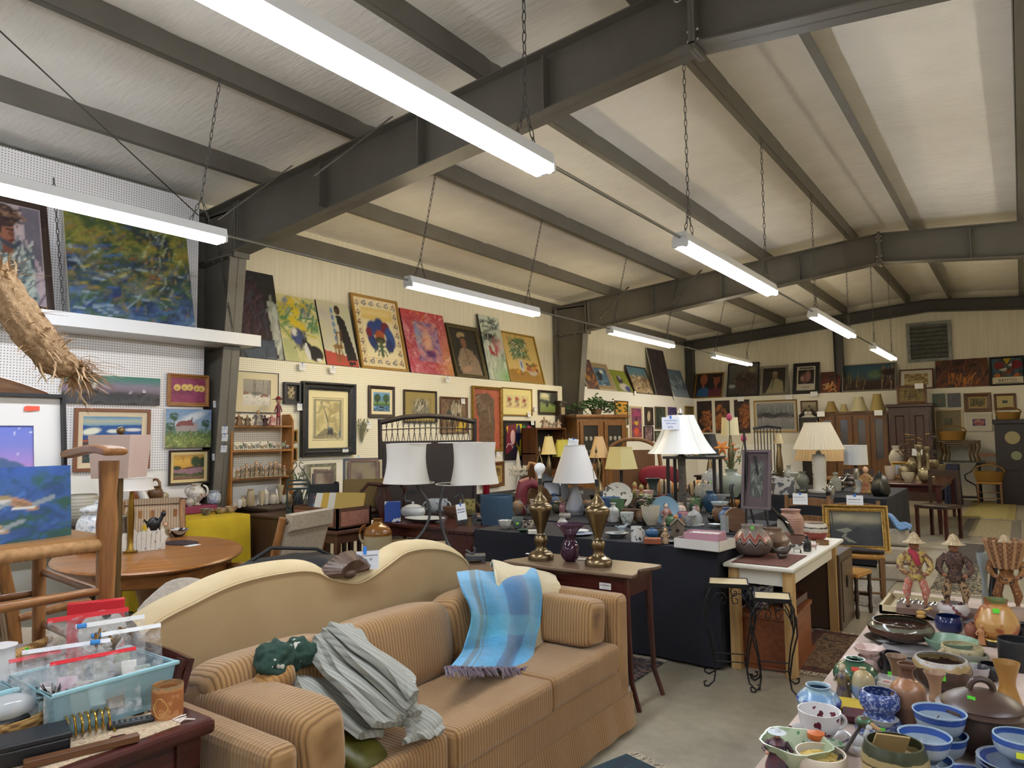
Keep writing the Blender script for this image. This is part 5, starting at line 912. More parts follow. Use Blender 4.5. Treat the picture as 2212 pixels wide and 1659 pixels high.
critter(331,1166,44,60,TZ,plain('131318',.3),'glossy black dog figurine on the oak table',sd=1)
figurine(357,1172,42,TZ,('5a6a4a','a8785a'),'d8a888','6a4a30','pair-like child figurine in green on the oak table edge',base='6f5a40',wide=.6);figurine(298,1140,32,TZ,('8a8a6a','5f6f5a'),'d0a084','7a8058','child figurine in a green cap behind the picket planter',wide=.6)
on_oak('fluted_bowl','dish',382,1160,50,20,TZ,stripes(0,['17181a','b8b4ae'],.05,.3,.03),'black and silver striped bowl on the oak table','bowl')
p=az(385,1176,TZ);solo('place_mat',MB().lathe([(0,0),(.15,0),(.15,.004),(0,.004)],36,sx=1.1,sy=.75),plain('1c1b1e',.9,0,'3a1c22',20),'black oval place mat under the striped bowl','place mat',p+V((-.05,.05,.001)));solo('paper_slip',MB().box((0,0,0),(.07,.11,.001)),plain('e2e6ea',.8),'white slip of paper at the edge of the oak table','paper',az(415,1178,TZ+.001),.2)
item('ginger_jar','jar',206,1186,78,88,TZ,motif('d8dadb',['b0b8c4','3a4a78'],34,.25,.55),'blue and white lidded jar behind the chair post','jar',lid=True);AT=('x',-6.98);item('ceramic_gourd','wide',172,1135,78,72,.783,stripes(2,['a8a294','b5afa0','98917f'],.03,.4),'large ribbed beige ceramic gourd beside the ginger jar','vase');AT=None
p=ax(275,1140,-6.95);p.z=.783;t=thing('ceramic_fish','large white ceramic tail-shaped sculpture arching behind the oak table','sculpture',p,facing(p)+.2);s=mpp(p)*1.12;k=MB();k.tube([V((x*s,0,y*s))for x,y in((34,0),(30,40),(14,76),(-12,92),(-30,90))],[.075,.07,.065,.06,.035],16,flat_=.55);k.obj('body',plain('d9d7d2',.3),t);MB().ball((-.02,.01,.06),(.09,.03,.075)).obj('plinth',plain('1a1a1c',.5),t)
p=az(165,1195,TZ);solo('feather_duster',MB().ball((0,0,.04),(.16,.07,.045),22,12),stripes(0,['6a4638','4a2e26','7d5646'],.012,.95,.02),'brown feathery spread behind the cord-wrapped rail','duster',p+V((-.02,.1,0)))
p=V((-3.6,1.72,0));t=thing('floor_lamp','lamp with a large square dusty pink shade behind the chair arm','lamp',p);rz_=facing(p);z0,z1=zat(p,185,1034).z,zat(p,185,940).z;s=mpp(p);pk_=plain('c7b0a6',.8,0,'bda498',6)
MB().ringloft(1,1,[(0,0),(0,0)]);k=MB();a_,b_=46*s,40*s
R=lambda q,z:[(-q,-q,z),(q,-q,z),(q,q,z),(-q,q,z)];k.add(R(b_,z0)+R(a_,z1)+R(a_-.004,z1)+R(b_-.004,z0),[(i*4+j,i*4+(j+1)%4,((i+1)%4)*4+(j+1)%4,((i+1)%4)*4+j)for i in range(4)for j in range(4)]);k.obj('lamp_shade',pk_,t,smooth=False,rz=rz_-.5)
MB().lathe(smooth([(.14,0),(.14,.02),(.03,.05),(.018,.4),(.018,z1)],2),16).obj('lamp_stand',plain('6a5638',.35,.7),t);MB().ball((0,0,z1+.02),.02).obj('finial',plain('6a5638',.35,.7),t)
p=V((-4.1,2.0,TZ));t=thing('table_lamp','brass lamp with a low white drum shade at the back of the oak table','lamp',V((-5.3,2.62,TZ)));q=t.location;z0,z1=zat(q,180,1062).z-TZ,zat(q,180,1035).z-TZ;shade(t,z0,z1,44*mpp(q),40*mpp(q),plain('e3e0da',.8));MB().lathe(smooth([(.05,0),(.05,.015),(.02,.03),(.025,z0*.6),(.01,z0)],2),14).obj('lamp_base',plain('8a6a2c',.3,.9),t)
simple_table('bench',-4.05,-3.55,2.0,3.4,.48,dkw,'low dark bench behind the cream sofa, under the black bag','bench')
k=MB();cushion(k,(0,0,0),(.42,.42,.15));o=solo('cushion',k,fuzzy('a49a8c','8c8274',40),'grey satin cushion peeping over the cream sofa end','cushion',(-3.78,2.17,.62),rot=(.5,.35,.4));tex_disp(o,.02,.12)
p=V((-3.8,2.85,.48));t=thing('duffel_bag','black fabric bag with a yellow label behind the cream sofa','bag',p,1.35);k=MB();cushion(k,(0,0,.17),(.85,.34,.34));o=k.obj('bag_body',plain('15171d',.6,0,'0d0e12',8),t);tex_disp(o,.05,.15);MB().box((-.3,-.17,.22),(.07,.004,.05)).obj('label_patch',plain('d8bc4a',.6),t,smooth=False);MB().tube([(-.3,0,.3),(-.1,0,.4),(.2,0,.36),(.35,0,.28)],.012,6).obj('strap',plain('101116',.7),t)
#wall tables in bay one
yel=plain('c7ab1e',.85,0,'b89a18',5);cx0,cx1,cy0,cy1,cz=-7.1,-6.42,3.3,4.36,.79
t=thing('folding_table','table along the side wall covered by a bright yellow cloth','table',((cx0+cx1)/2,(cy0+cy1)/2,0));MB().box((0,0,cz-.02),(cx1-cx0-.02,cy1-cy0-.02,.03)).obj('table_top',dkw,t,smooth=False)
for a in(-.28,.28):
 for b in(-.45,.45):MB().cyl((a,b,0),(a,b,cz-.03),.015).obj('leg',steel,t)
def cloth(x0,x1,y0,y1,z,mat,lab,hem=.02,wob=.018,z0=.02,par=None):
 """cloth over a table top, hanging in folds on all four sides"""
 P=[];n=40
 for(a,b),(c,d)in(((x0,y0),(x1,y0)),((x1,y0),(x1,y1)),((x1,y1),(x0,y1)),((x0,y1),(x0,y0))):P+=[(a+(c-a)*i/n,b+(d-b)*i/n)for i in range(n)]
 m=len(P);cx,cy_=(x0+x1)/2,(y0+y1)/2;vs=[(cx,cy_,z)];R=[(0,z,0),(.004,z-.01,0)]+[(.004+.02*u,z-(z-z0)*u,u)for u in(.1,.3,.5,.75,1)]
 for off,zz,u in R:
  for i,(x,y)in enumerate(P):w=off+wob*u*(math.sin(i*.55)+.6*math.sin(i*1.3+2))*.7;l=math.hypot(x-cx,y-cy_);nx=(1 if x>x1-1e-6 else-1 if x<x0+1e-6 else 0);ny=(1 if y>y1-1e-6 else-1 if y<y0+1e-6 else 0);vs.append((x+nx*w,y+ny*w,zz))
 fs=[(0,1+i,1+(i+1)%m)for i in range(m)]+[(1+r*m+i,1+r*m+(i+1)%m,1+(r+1)*m+(i+1)%m,1+(r+1)*m+i)for r in range(len(R)-1)for i in range(m)]
 return solo('tablecloth',MB().add(vs,fs),mat,lab,'tablecloth')
cloth(cx0,cx1,cy0,cy1,cz+.004,yel,'bright yellow cloth hanging from the wall table')
simple_table('long_table',-7.27,-6.75,1.6,3.28,.78,dkw,'long dark table against the pegboard under the framed surf painting')
cr=plain('5a1628',.8,0,'461020',10)
def riser(x0,x1,y0,y1,z0,z1,lab,m_=cr):solo('display_riser',MB().bx((x0,y0,z0),(x1,y1,z1)),m_,lab,'riser',bevel=.006)
a=ax(330,1092,-6.95);riser(-7.27,-6.98,a.y-.3,a.y+.42,.785,.95,'wine red covered riser under the wedding vase');a=ax(455,1100,-6.9);riser(-7.25,-6.9,3.72,4.3,.798,.87,'low magenta riser under the two handled urn',plain('7a2a44',.8))
def wpot(name,kind,px,py,w,h,X,z,mat,lab,cat,**kw):
 """pot on the wall tables: stands at depth X on height z"""
 a=ax(px,py,X);k_=mpp((X,a.y,z));r=w*k_/2;pr=PROF[kind];mb=vessel(kind,r,h*k_);hand=kw.pop('hand',0);p=(X,a.y,z)
 if not hand:return solo(name,mb,mat,lab,cat,p)
 t=thing(name,lab,cat,p);mb.obj('body',mat,t)
 for s in((1,-1)if hand==2 else(hand,)):handle(MB(),r*.8,h*k_*.4,h*k_*.92,r*.55,r*.12,s).obj('handle',mat,t)
 return t
tc=plain('b5744e',.4,0,'9a5c3a',8);wpot('vase','olla',298,1070,34,39,-7.12,.95,tc,'orange redware vase with a flared neck, left of the wedding vase','vase')
t=wpot('wedding_vase','jar',335,1070,31,30,-7.12,.95,plain('6a4a2c',.35,0,'4a321c',12),'brown double-spouted wedding vase with a loop handle','vase',hand=0);p=t.location;s=mpp(p)
MB().tube([p+cR0*(s*x)+V((0,0,s*y))for x,y in((-10,26),(-9,38),(-4,44),(0,45),(4,44),(9,38),(10,26))],s*3,8).obj('loop_handle',plain('6a4a2c',.35),None).parent=None
o=bpy.data.objects['loop_handle'];o.parent=t;o.location=-p
wpot('bowl','olla',334,1094,33,24,-6.9,.785,motif('7a5844',['c9b496','3a2a20'],26,.5,.5),'brown pot with cream geometric band below the wedding vase','pot');wpot('bowl','bell',357,1103,42,20,-6.78,.785,plain('1f2f6a',.2),'cobalt blue upturned bowl on the dark wall table','bowl');wpot('urn','urn',424,1090,36,46,-7.05,.87,motif('ccc8c0',['b5a890','b0604a','5a6a90'],24,.25,.52),'white painted porcelain urn with two handles','urn',hand=2);wpot('jar','jar',462,1096,28,28,-7.0,.87,motif('b8bcc0',['8f98a8','6a7a98'],26,.3,.5),'pale blue grey floral jar by the steel column','jar')
wpot('vase','cyl',460,1076,24,24,-7.18,.87,motif('8fa08a',['a8b49a','6a7d66'],20,.4),'green relief vase behind the pale blue jar','vase');wpot('pitcher','vase',410,1102,20,19,-6.97,.87,plain('9fb08c',.3,0,'c0a0a8',10),'small green and pink pitcher before the urn','pitcher',hand=1)
r=random.Random(5)
for i,(px,py,w,h,kd,c,l)in enumerate(((355,1062,18,16,'globe','8a7a4a','olive round vase'),(366,1078,18,16,'jar','9a8a5a','ochre pot'),(378,1088,26,16,'olla','4a4a4c','dark grey pot'),(312,1092,14,20,'vase','8a6a6a','mauve bud vase'),(480,1102,22,12,'bowl','6a2a20','red lacquer bowl'),(445,1106,26,14,'dish','8a8478','stone dish'),(500,1102,26,13,'bowl','7a4a2c','wooden bowl'),(470,1108,16,10,'bowl','a89a5a','yellow bowl'))):
 X=-7.12 if py<1070 else-6.85 if px<400 else-6.7;z=.95 if py<1070 and px<390 else .785 if px<400 else .797;wpot('pot',kd,px,py,w,h,X,z,plain(c,.4,0,'2a221c' if i%2 else 'c0b498',20),'%s among the crowd of pottery on the wall tables'%l,'pot')
for i,(px,py,h,c)in enumerate(((418,1108,14,'cabfa8'),(432,1108,16,'a89468'),(455,1109,12,'8a7a5a'))):critter(px,py,h*1.5,h,.797,plain(c,.4),'%s little animal at the front of the yellow cloth'%('cream','tan','brown')[i],sd=-1)
for(px,py,lab)in((468,866,'price tag beside the yellow fruits painting'),(466,980,'price tag beside the barn canvas')):card(ax(px,py,XP+.02),PI/2,.09,.075,lab)
for i,(px,py)in enumerate(((487,921),(487,938),(485,962))):q=ay(px,py,4.39);card(q+V((0,-.004,0)),0,.11,.075,'%s price tag down the steel column beside the pine shelf'%('top','middle','lowest')[i])
#tan corduroy sofa
cy_,cx_=cord(1),cord(0)
SX,SY0,SY1=-1.78,1.285,3.545
t=thing('sofa','long tan wide-wale corduroy sofa with throws piled on it','sofa',(0,0,0))
def cu(c,d,nm,mat,rot=None,b=.03,p=5.):
 k=MB();cushion(k,(0,0,0),d,p=p,n=16,puff=.42);o=k.obj(nm,mat,t,loc=c,rot=rot or(0,0,0));return o
MB().bx((-2.56,SY0+.005,.14),(SX-.002,SY1-.005,.32)).obj('base',cy_,t,bevel=.02,smooth=False)
MB().sheet(lambda u,v:(SX+.005+.03*(1-v)+.004*math.sin(u*60),SY0+.01+(SY1-SY0-.02)*u,.02+.16*v),80,6,th=.012).obj('skirt',cy_,t);MB().sheet(lambda u,v:(SX+.01-(.78)*u,SY1+.028*(1-v),.02+.16*v),20,5,th=.012).obj('skirt',cx_,t)
MB().bx((-2.58,SY0+.02,.1),(-2.45,SY1-.01,.7)).obj('back',cy_,t,bevel=.04,seg=3,smooth=False)
for y0,y1 in((SY0,SY0+.11),(SY1-.13,SY1)):MB().bx((-2.56,y0,.16),(SX,y1,.665 if y0<2 else .7)).obj('armrest',cx_,t,bevel=.035,seg=3,smooth=False)
for y0,y1,dx in((2.75,3.41,0),(2.075,2.75,.01),(1.4,2.07,-.015)):MB().bx((-2.46,y0,.315),(SX+.015+dx,y1,.465)).obj('seat_cushion',cy_,t,bevel=.03,seg=3,smooth=False)
for y0,y1 in((2.655,3.4),(2.0,2.64),(1.39,1.985)):cu((-2.34,(y0+y1)/2,.61),(.25,y1-y0,.34),'back_cushion',cy_,(0,-.14,0))
cu((-2.1,1.5,.585),(.6,.2,.27),'bolster',cx_,(.08,0,.05),p=6);cu((-2.08,3.3,.58),(.5,.19,.24),'bolster',cx_,(-.14,0,0),p=8)
for y in(1.5,3.4):MB().box((-2.2,y,.03),(.5,.06,.05)).obj('foot',dkw,t,smooth=False)
def drape(rows,nu=40,nv=48,fold=.012,seed=1,th=.006,lift=.0):
 """cloth lying over what is behind it; rows = (left px, left py, right px, right py, depth plane X) from top to bottom"""
 R=[(ax(a,b,X),ax(c,d,X))for a,b,c,d,X in rows];n=len(R)-1;r=random.Random(seed);ph=[r.uniform(0,6)for _ in range(6)]
 def cm(a,b,c,d,t):return .5*((2*b)+(c-a)*t+(2*a-5*b+4*c-d)*t*t+(3*b-a-3*c+d)*t**3)
 def fn(u,v):
  x=v*n;i=min(int(x),n-1);f=x-i;L,Q=[cm(R[max(i-1,0)][k],R[i][k],R[i+1][k],R[min(i+2,n)][k],f)for k in(0,1)];p=L.lerp(Q,u)
  w=fold*(math.sin(u*9+v*5+ph[0])+.7*math.sin(u*17-v*8+ph[1])+.5*math.sin(v*14+u*4+ph[2]));return p+V((.8,-.25,.5))*(w*min(1,v*3+.3)+lift)
 return MB().sheet(fn,nu,nv,th=th)
def plaid(cols,seed,nu,nv):
 A=Art(1,1,nu,seed,cols[0]);A.nx,A.ny=nu,nv;return A
def fringe(fn,n,L,mat,par,seed=3,d=V((.02,-.0,-.03))):
 k=MB();r=random.Random(seed)
 for i in range(n):p=fn(i/(n-1));q=p+V((r.uniform(.0,.03),r.gauss(0,.012),-.004));k.tube([p,p.lerp(q,.5)+V((.01,0,.012)),q+V((.015,r.gauss(0,.012),-.008))+d*L],[.004,.005,.003],5)
 return k.obj('fringe',mat,par)
t=thing('throw_blanket','cream wool throw folded over the sofa back, under the blue one','blanket',(0,0,0));wl=fuzzy('dacdaa','c0b088',120,bump=.4)
drape([(1058,1225,1205,1258,-2.5),(1064,1213,1200,1245,-2.4),(1067,1230,1203,1256,-2.24),(1072,1258,1207,1272,-2.17),(1085,1320,1216,1330,-2.14),(1095,1380,1228,1395,-2.12),(1100,1420,1232,1412,-2.09)],fold=.008,seed=4,th=.012).obj('upper_layer',wl,t);drape([(1075,1390,1226,1398,-2.16),(1095,1425,1224,1418,-2.1),(1130,1442,1222,1424,-2.03)],fold=.004,seed=5,th=.01).obj('lower_layer',wl,t)
m=NT('plaid_wool');setp(m.b,'4f8fb8',.95,Sheen_Weight=.4);at=m.new('ShaderNodeAttribute',attribute_name='Col');f=m.noise(m.coord(),150,3,.7);g=m.noise(m.coord(),14,3)
hs=m.new('ShaderNodeHueSaturation');m.ln(at.outputs[0],hs.inputs['Color']);m.ln(m.math('ADD',m.math('MULTIPLY',m.math('ADD',f,m.math('MULTIPLY',g,.6)),.9),.35),hs.inputs['Value']);m.ln(hs.outputs[0],m.b.inputs['Base Color']);m.bump(f,.6,.006)
t=thing('throw_blanket','blue mohair throw with grey checks and mauve fringe','blanket',(0,0,0));rows=[(1000,1262,1146,1256,-2.5),(986,1240,1150,1233,-2.38),(988,1256,1158,1252,-2.2),(993,1286,1170,1290,-2.13),(1010,1335,1168,1340,-2.1),(1004,1385,1158,1372,-2.09),(996,1412,1150,1408,-2.07),(962,1452,1140,1452,-1.98)]
nu,nv=60,76;mb=drape(rows,nu,nv,.014,2,.008,.01);o=mb.obj('blanket_body',m.m,t);cn=[]
for k in range(2):
 for j in range(nv+1):
  for i in range(nu+1):
   u,v=i/nu,j/nv;c=rgb('4f9cc8')
   if .12<u<.2 or .2+.03<u<.25:c=rgb('53707e')
   elif .5<u<.78:c=rgb('4474a4')
   if .3<v<.45 or .78<v<.9:c=c*.75+rgb('34607a')*.25
   if .55<v<.7:c=c*.7+rgb('6ac4d8')*.3
   if .5<u<.78 and .1<v<.28:c=rgb('3c6f9a')
   cn.append((*c,1))
a_=o.data.color_attributes.new('Col','FLOAT_COLOR','POINT');a_.data.foreach_set('color',np.array(cn,np.float32).ravel());b0,b1=ax(958,1450,-1.97),ax(1140,1452,-1.97);fringe(lambda u:b0 .lerp(b1,u)+V((0,0,.012)),110,.4,plain('8a7d88',.95,0,'584c58',40),t)
t=thing('quilt','grey stitched quilt folded in thick layers, slumped on the sofa seat','blanket',(0,0,0));m=NT('quilted');setp(m.b,'98998f',.95);x=m.n.new('ShaderNodeSeparateXYZ');m.ln(m.coord(),x.inputs[0]);s_=m.math('ABSOLUTE',m.math('SINE',m.math('MULTIPLY',m.math('ADD',x.outputs[1],m.math('MULTIPLY',x.outputs[2],.5)),PI/.021)));n_=m.noise(m.coord(),90,3)
m.ln(m.ramp(m.math('ADD',m.math('MULTIPLY',m.math('POWER',s_,.5),.8),m.math('MULTIPLY',n_,.2)),[(.05,'6c6e69'),(.4,'8b8d86'),(.9,'9fa098')]),m.b.inputs['Base Color']);m.bump(s_,.3,.005);qm=m.m
LAY=[[(630,1470,700,1480,-2.2),(650,1500,740,1515,-2.1),(720,1560,800,1570,-1.97),(770,1598,828,1592,-1.87)],[(655,1412,720,1380,-2.24),(690,1450,760,1440,-2.13),(740,1500,830,1510,-1.98),(800,1575,870,1570,-1.84)],[(672,1385,735,1366,-2.26),(705,1430,775,1420,-2.14),(760,1490,850,1490,-1.98),(850,1560,905,1548,-1.83)],[(690,1372,752,1360,-2.25),(725,1410,790,1405,-2.12),(785,1462,868,1462,-1.97),(872,1545,900,1512,-1.82)],[(702,1358,770,1375,-2.23),(742,1398,800,1408,-2.1),(806,1440,872,1462,-1.95),(885,1512,898,1500,-1.81)],[(850,1545,905,1540,-1.9),(870,1582,945,1565,-1.83),(866,1612,948,1590,-1.79)]]
for i,L in enumerate(LAY):o=drape(L,20,40,.006,10+i,.026,.004*i).obj('quilt_layer',qm,t);b=o.modifiers.new('bevel','BEVEL');b.width=.009;b.segments=3;b.limit_method='ANGLE'
a,b=ax(597,1420,-2.24),0;t=thing('fleece_blanket','dark green fleece printed with white and maroon patches, wadded on the sofa','blanket',ax(592,1425,-2.22),rot=(.2,.4,.5));k=MB();k.ball((0,0,0),(.07,.09,.05),26,18);k.ball((.05,.1,-.01),(.06,.07,.045),24,16);o=k.obj('bundle',motif('1f3a30',['1f3a30','b9b4a8','4a2430'],14,.95,.52),t,sub=1);tex_disp(o,.06,.05)
k=MB();cushion(k,(0,0,0),(.1,.17,.12));o=solo('cushion',k,cord(1,'a8793c','805a28',.02),'small gold cushion wedged between sofa back and bolster','cushion',ax(590,1475,-2.2),rot=(.3,.2,.2));k=MB();cushion(k,(0,0,0),(.22,.17,.07));o=solo('cushion',k,plain('5c5a1c',.45,0,'47461a',10),'olive green satin cushion under the quilt at the sofa front','cushion',ax(775,1628,-1.9)+V((-.02,0,.01)),rot=(0,.35,.2));tex_disp(o,.012,.05)
#cream camelback sofa, back to back with it
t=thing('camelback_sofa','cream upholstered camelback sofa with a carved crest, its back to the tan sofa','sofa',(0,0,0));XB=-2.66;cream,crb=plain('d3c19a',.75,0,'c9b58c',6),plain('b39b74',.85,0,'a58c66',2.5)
top=[(285,1342),(340,1306),(400,1277),(461,1248),(522,1228),(599,1214),(639,1211),(670,1216),(692,1228),(722,1236),(756,1239),(790,1222),(826,1196),(860,1174),(906,1167),(952,1173),(983,1190),(993,1204)]
T=[ax(x,y,XB-.06)for x,y in top];pr=[(p.y,p.z)for p in T];n=len(pr);pr=smooth([(a+10,b)for a,b in pr],3);pr=[(a-10,b)for a,b in pr]
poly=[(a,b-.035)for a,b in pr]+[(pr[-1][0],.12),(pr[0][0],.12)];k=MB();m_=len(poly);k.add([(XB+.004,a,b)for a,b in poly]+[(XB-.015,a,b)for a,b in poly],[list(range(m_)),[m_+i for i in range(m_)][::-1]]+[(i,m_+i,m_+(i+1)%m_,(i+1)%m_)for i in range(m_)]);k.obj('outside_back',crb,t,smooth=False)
k=MB();k.sheet(lambda u,v:(lambda a,b:(XB-.075+.075*math.cos(PI*v),a,b-.045+.05*math.sin(PI*v)))(*pr[min(int(u*(len(pr)-1)+.5),len(pr)-1)]),len(pr)-1,8);k.obj('top_roll',cream,t);MB().tube([(XB+.006,a,b-.04)for a,b in pr],.005,6).obj('piping',cream,t)
k=MB();k.add([(XB-.15,a,b-.05)for a,b in poly],[list(range(m_))]);k.obj('inside_back',cream,t,smooth=False);MB().bx((-3.38,1.36,.2),(XB-.16,3.05,.44)).obj('seat',cream,t,bevel=.03,smooth=False)
for y in(1.4,3.05):MB().tube([(-3.36,y,.1),(-3.36,y,.52),(-3.3,y,.6),(-2.9,y,.64),(XB-.1,y,.72)],[.05,.06,.075,.07,.06],14).obj('armrest',cream,t);[MB().tube([(x_,y,.2),(x_-.02,y,.1),(x_,y,0)],[.04,.028,.03],10).obj('leg',dkw,t)for x_ in(-3.32,XB-.08)]
k=MB();c0=ax(752,1236,XB+.01);s=mpp(c0);cw=wood('5f4a3c','3f2f26',.4)
for i in range(17):a=PI*(.03+.94*i/16);L=(44+22*abs(math.cos(a))**1.5)*s;e=c0+V((0,math.cos(a)*L*1.05+.02,max(.0,math.sin(a))*38*s+.012*0));mid=c0 .lerp(e,.55)+V((.022,0,.006));k.tube([c0+V((0,0,-.005)),mid,e+V((-.03,0,0)),e+V((-.07,0,-.02))],[.012,.02,.014,.004],8)
k.ball(c0+V((.012,0,-.005)),(.02,.04,.025));k.obj('carved_crest',cw,t)
p=ax(794,1190,XB+.03);t=thing('price_tag','large handwritten sofa price tag on blue tape over the carved crest','price tag',p,rot=(0,0,1.05));W_,h_=47*mpp(p)*1.05,40*mpp(p);MB().box((0,-.001,-h_/2),(W_,.0012,h_)).obj('card',plain('dfe4ee',.8),t,smooth=False);MB().box((-W_*.12,-.003,.004),(.017,.0015,.038)).obj('tape',plain('2f7fd8',.6),t,smooth=False);ink=plain('1c2030',.7)
for s_,z,sz in(('Retro Contemporary',-.24,.125),('Sofa  78"',-.47,.16),('$ 280-',-.78,.17)):text(s_,h_*sz,ink,t,(0,-.0022,h_*z),(PI/2,0,0))
#console with the bronze lamps
ZC,cx0,cx1,cy0,cy1=.76,-2.74,-1.83,3.7,4.1;t=thing('console_table','dark mahogany console with a shaped top behind the sofa end','table',((cx0+cx1)/2,(cy0+cy1)/2,0));w,d=(cx1-cx0)/2,(cy1-cy0)/2
P=[]
for u in[i/10 for i in range(11)]:P.append((-w+.05*math.sin(u*2*PI)*0+w*2*u,-d-.012*math.sin(u*PI)))
for u in[i/8 for i in range(1,8)]:P.append((w-.035*math.sin(u*PI)+.015*math.sin(u*3*PI),-d+2*d*u))
for u in[i/10 for i in range(11)]:P.append((w-2*w*u,d))
for u in[i/8 for i in range(1,8)]:P.append((-w+.035*math.sin(u*PI)-.015*math.sin(u*3*PI),d-2*d*u))
k=MB();n=len(P);k.add([(a,b,z)for z in(ZC-.022,ZC)for a,b in P],[list(range(n))[::-1],[n+i for i in range(n)]]+[(i,(i+1)%n,n+(i+1)%n,n+i)for i in range(n)]);k.obj('table_top',wood('6f5a48','54402f',.3),t,bevel=.006,smooth=False)
k=MB();k.box((0,-d+.04,ZC-.08),(2*w-.14,.02,.11));k.box((0,d-.04,ZC-.08),(2*w-.14,.02,.11));k.box((w-.06,0,ZC-.08),(.02,2*d-.1,.11));k.box((-w+.06,0,ZC-.08),(.02,2*d-.1,.11));k.obj('apron',mahx,t,smooth=False)
for a in(-1,1):
 for b in(-1,1):MB().tube([(a*(w-.07),b*(d-.05),ZC-.03),(a*(w-.06),b*(d-.05),.45),(a*(w-.045),b*(d-.05),.15),(a*(w+.005),b*(d-.04),.0)],[.024,.02,.015,.014],8).obj('leg',mz,t)
MB().box((w-.19,-d+.028,ZC-.085),(.075,.003,.036)).obj('maker_label',plain('e8e6e2',.6),t,smooth=False);text('nadeau',.019,plain('2a2624',.6),t,(w-.19,-d+.0258,ZC-.079),(PI/2,0,0),spacing=1.15);MB().box((w-.185,-d+.0262,ZC-.095),(.04,.0006,.003)).obj('fine_print',plain('8a8580',.6),t,smooth=False)
brz=plain('6f5f45',.28,.9,'7d6c50',6);SIL=[(27.5,0),(28,-7),(24,-14),(14,-20),(11,-29),(15,-39),(13.5,-48),(9,-54),(8,-58),(14,-77),(22,-98),(25.5,-107),(24,-115),(16,-121),(15,-126),(11,-132),(5,-141),(4.6,-160)]
def bronze(px,py,f,lab,bulb):
 p=az(px,py,ZC)+flat(az(px,py,ZC)-CAM)*.07;py=None;q=p;s=mpp(p);t=thing('table_lamp',lab,'lamp',p,group='bronze urn lamps');MB().lathe(smooth([(a*s*f,-b*s*f)for a,b in SIL],3),32).obj('lamp_base',brz,t);z=160*s*f
 MB().cyl((0,0,z),(0,0,z+14*s*f),4.4*s*f).obj('socket',plain('1b1a19',.4),t);harp(t,z,z+68*s*f,9*s*f,plain('a08a5c',.3,.8));MB().lathe(smooth([(1.5*s,z+68*s*f),(3*s,z+73*s*f),(0,z+84*s*f)],3),10).obj('finial',brz,t);MB().box((-.004,-.006,z+10*s),(.012,.002,.02)).obj('paper_label',plain('d8d4cc',.7),t,smooth=False,rz=facing(p))
 if bulb:MB().lathe(smooth([(.0,0),(.014,.005),(.016,.025),(.034,.055),(.036,.078),(.02,.1),(0,.106)],3),16,(0,0,z+12*s)).obj('light_bulb',plain('dfe1e4',.2),t)
 k=MB();k.tube([V((12*s*math.cos(a)*f,12*s*math.sin(a)*f,40*s*f+.002*a))for a in[i*.5 for i in range(40)]],.003,6);k.obj('cord',plain('141414',.5),t)
bronze(1169,1212,1.,'bronze urn lamp with a bare bulb on the console',True);bronze(1293,1226,1.06,'bronze urn lamp without bulb on the console, by the shaped end',False)
p=az(1232,1216,ZC)+V((-.03,.05,0));s=mpp(p);pv=plain('26101f',.06,0.,'3a1a30',8);q=smooth([(11,0),(19,10),(21,24),(17,38),(12,46),(14,58),(22,70),(33,80)],4);t=thing('vase','dark purple glass vase with a ruffled fan mouth between the bronze lamps','vase',p);MB().lathe([(0,0)]+[(a*s,b*s)for a,b in q[:21]],28).obj('body',pv,t)
k=MB();n=64;qs=q[20:];vs=[((a*s)*(1+.1*(j/len(qs))*math.cos(i*PI))*math.cos(2*PI*i/n),(a*s)*(1+.1*(j/len(qs))*math.cos(i*PI))*math.sin(2*PI*i/n),b*s+.004*(j/len(qs))*math.cos(i*PI))for j,(a,b)in enumerate(qs)for i in range(n)];k.add(vs,[(j*n+i,j*n+(i+1)%n,(j+1)*n+(i+1)%n,(j+1)*n+i)for j in range(len(qs)-1)for i in range(n)]);k.obj('ruffled_rim',clear('4a2440',.8,.08),t)
for px,py,l in((1260,1208,'white price slip lying by the purple vase'),(1147,1196,'white price slip behind the first bronze lamp')):solo('price_slip',MB().box((0,0,0),(.07,.04,.001)),plain('e4e2de',.8),l,'price tag',az(px,py,ZC+.002),.4,group='slips of paper on the console')
#navy covered tables and what crowds them
navy=plain('10131f',.85,0,'0b0e18',4);ZN=.78
def covered(x0,x1,y0,y1,z,lab,clab,mat=navy):
 t=thing('folding_table',lab,'table',((x0+x1)/2,(y0+y1)/2,0));MB().box((0,0,z-.025),(x1-x0-.01,y1-y0-.01,.03)).obj('table_top',dkw,t,smooth=False)
 for a in(-1,1):
  for b in(-1,1):MB().cyl((a*(x1-x0)*.42,b*(y1-y0)*.38,0),(a*(x1-x0)*.42,b*(y1-y0)*.38,z-.04),.015).obj('leg',steel,t)
 return cloth(x0,x1,y0,y1,z,mat,clab)
covered(-3.75,-1.69,4.68,5.4,ZN,'long table under the navy cloth facing the aisle','navy cloth on the front display table, hanging to the floor');covered(-4.3,-1.75,5.5,6.44,ZN,'table in the second row behind the navy cloth','dark cloth on the second row display table');covered(-4.6,-2.1,6.45,7.3,ZN,'table in the third row behind the white lampshades','dark cloth on the third row display table');covered(-5.95,-3.0,7.4,8.95,ZN,'table behind the small cone shades','dark cloth on the table of the small cone shaded lamps');covered(-3.3,-1.3,9.1,10.97,ZN,'table in the row of the pleated lamp','dark cloth under the pleated lamp and the silver pigeon')
pl,mo,ba,st_=plain,motif,bands,stripes
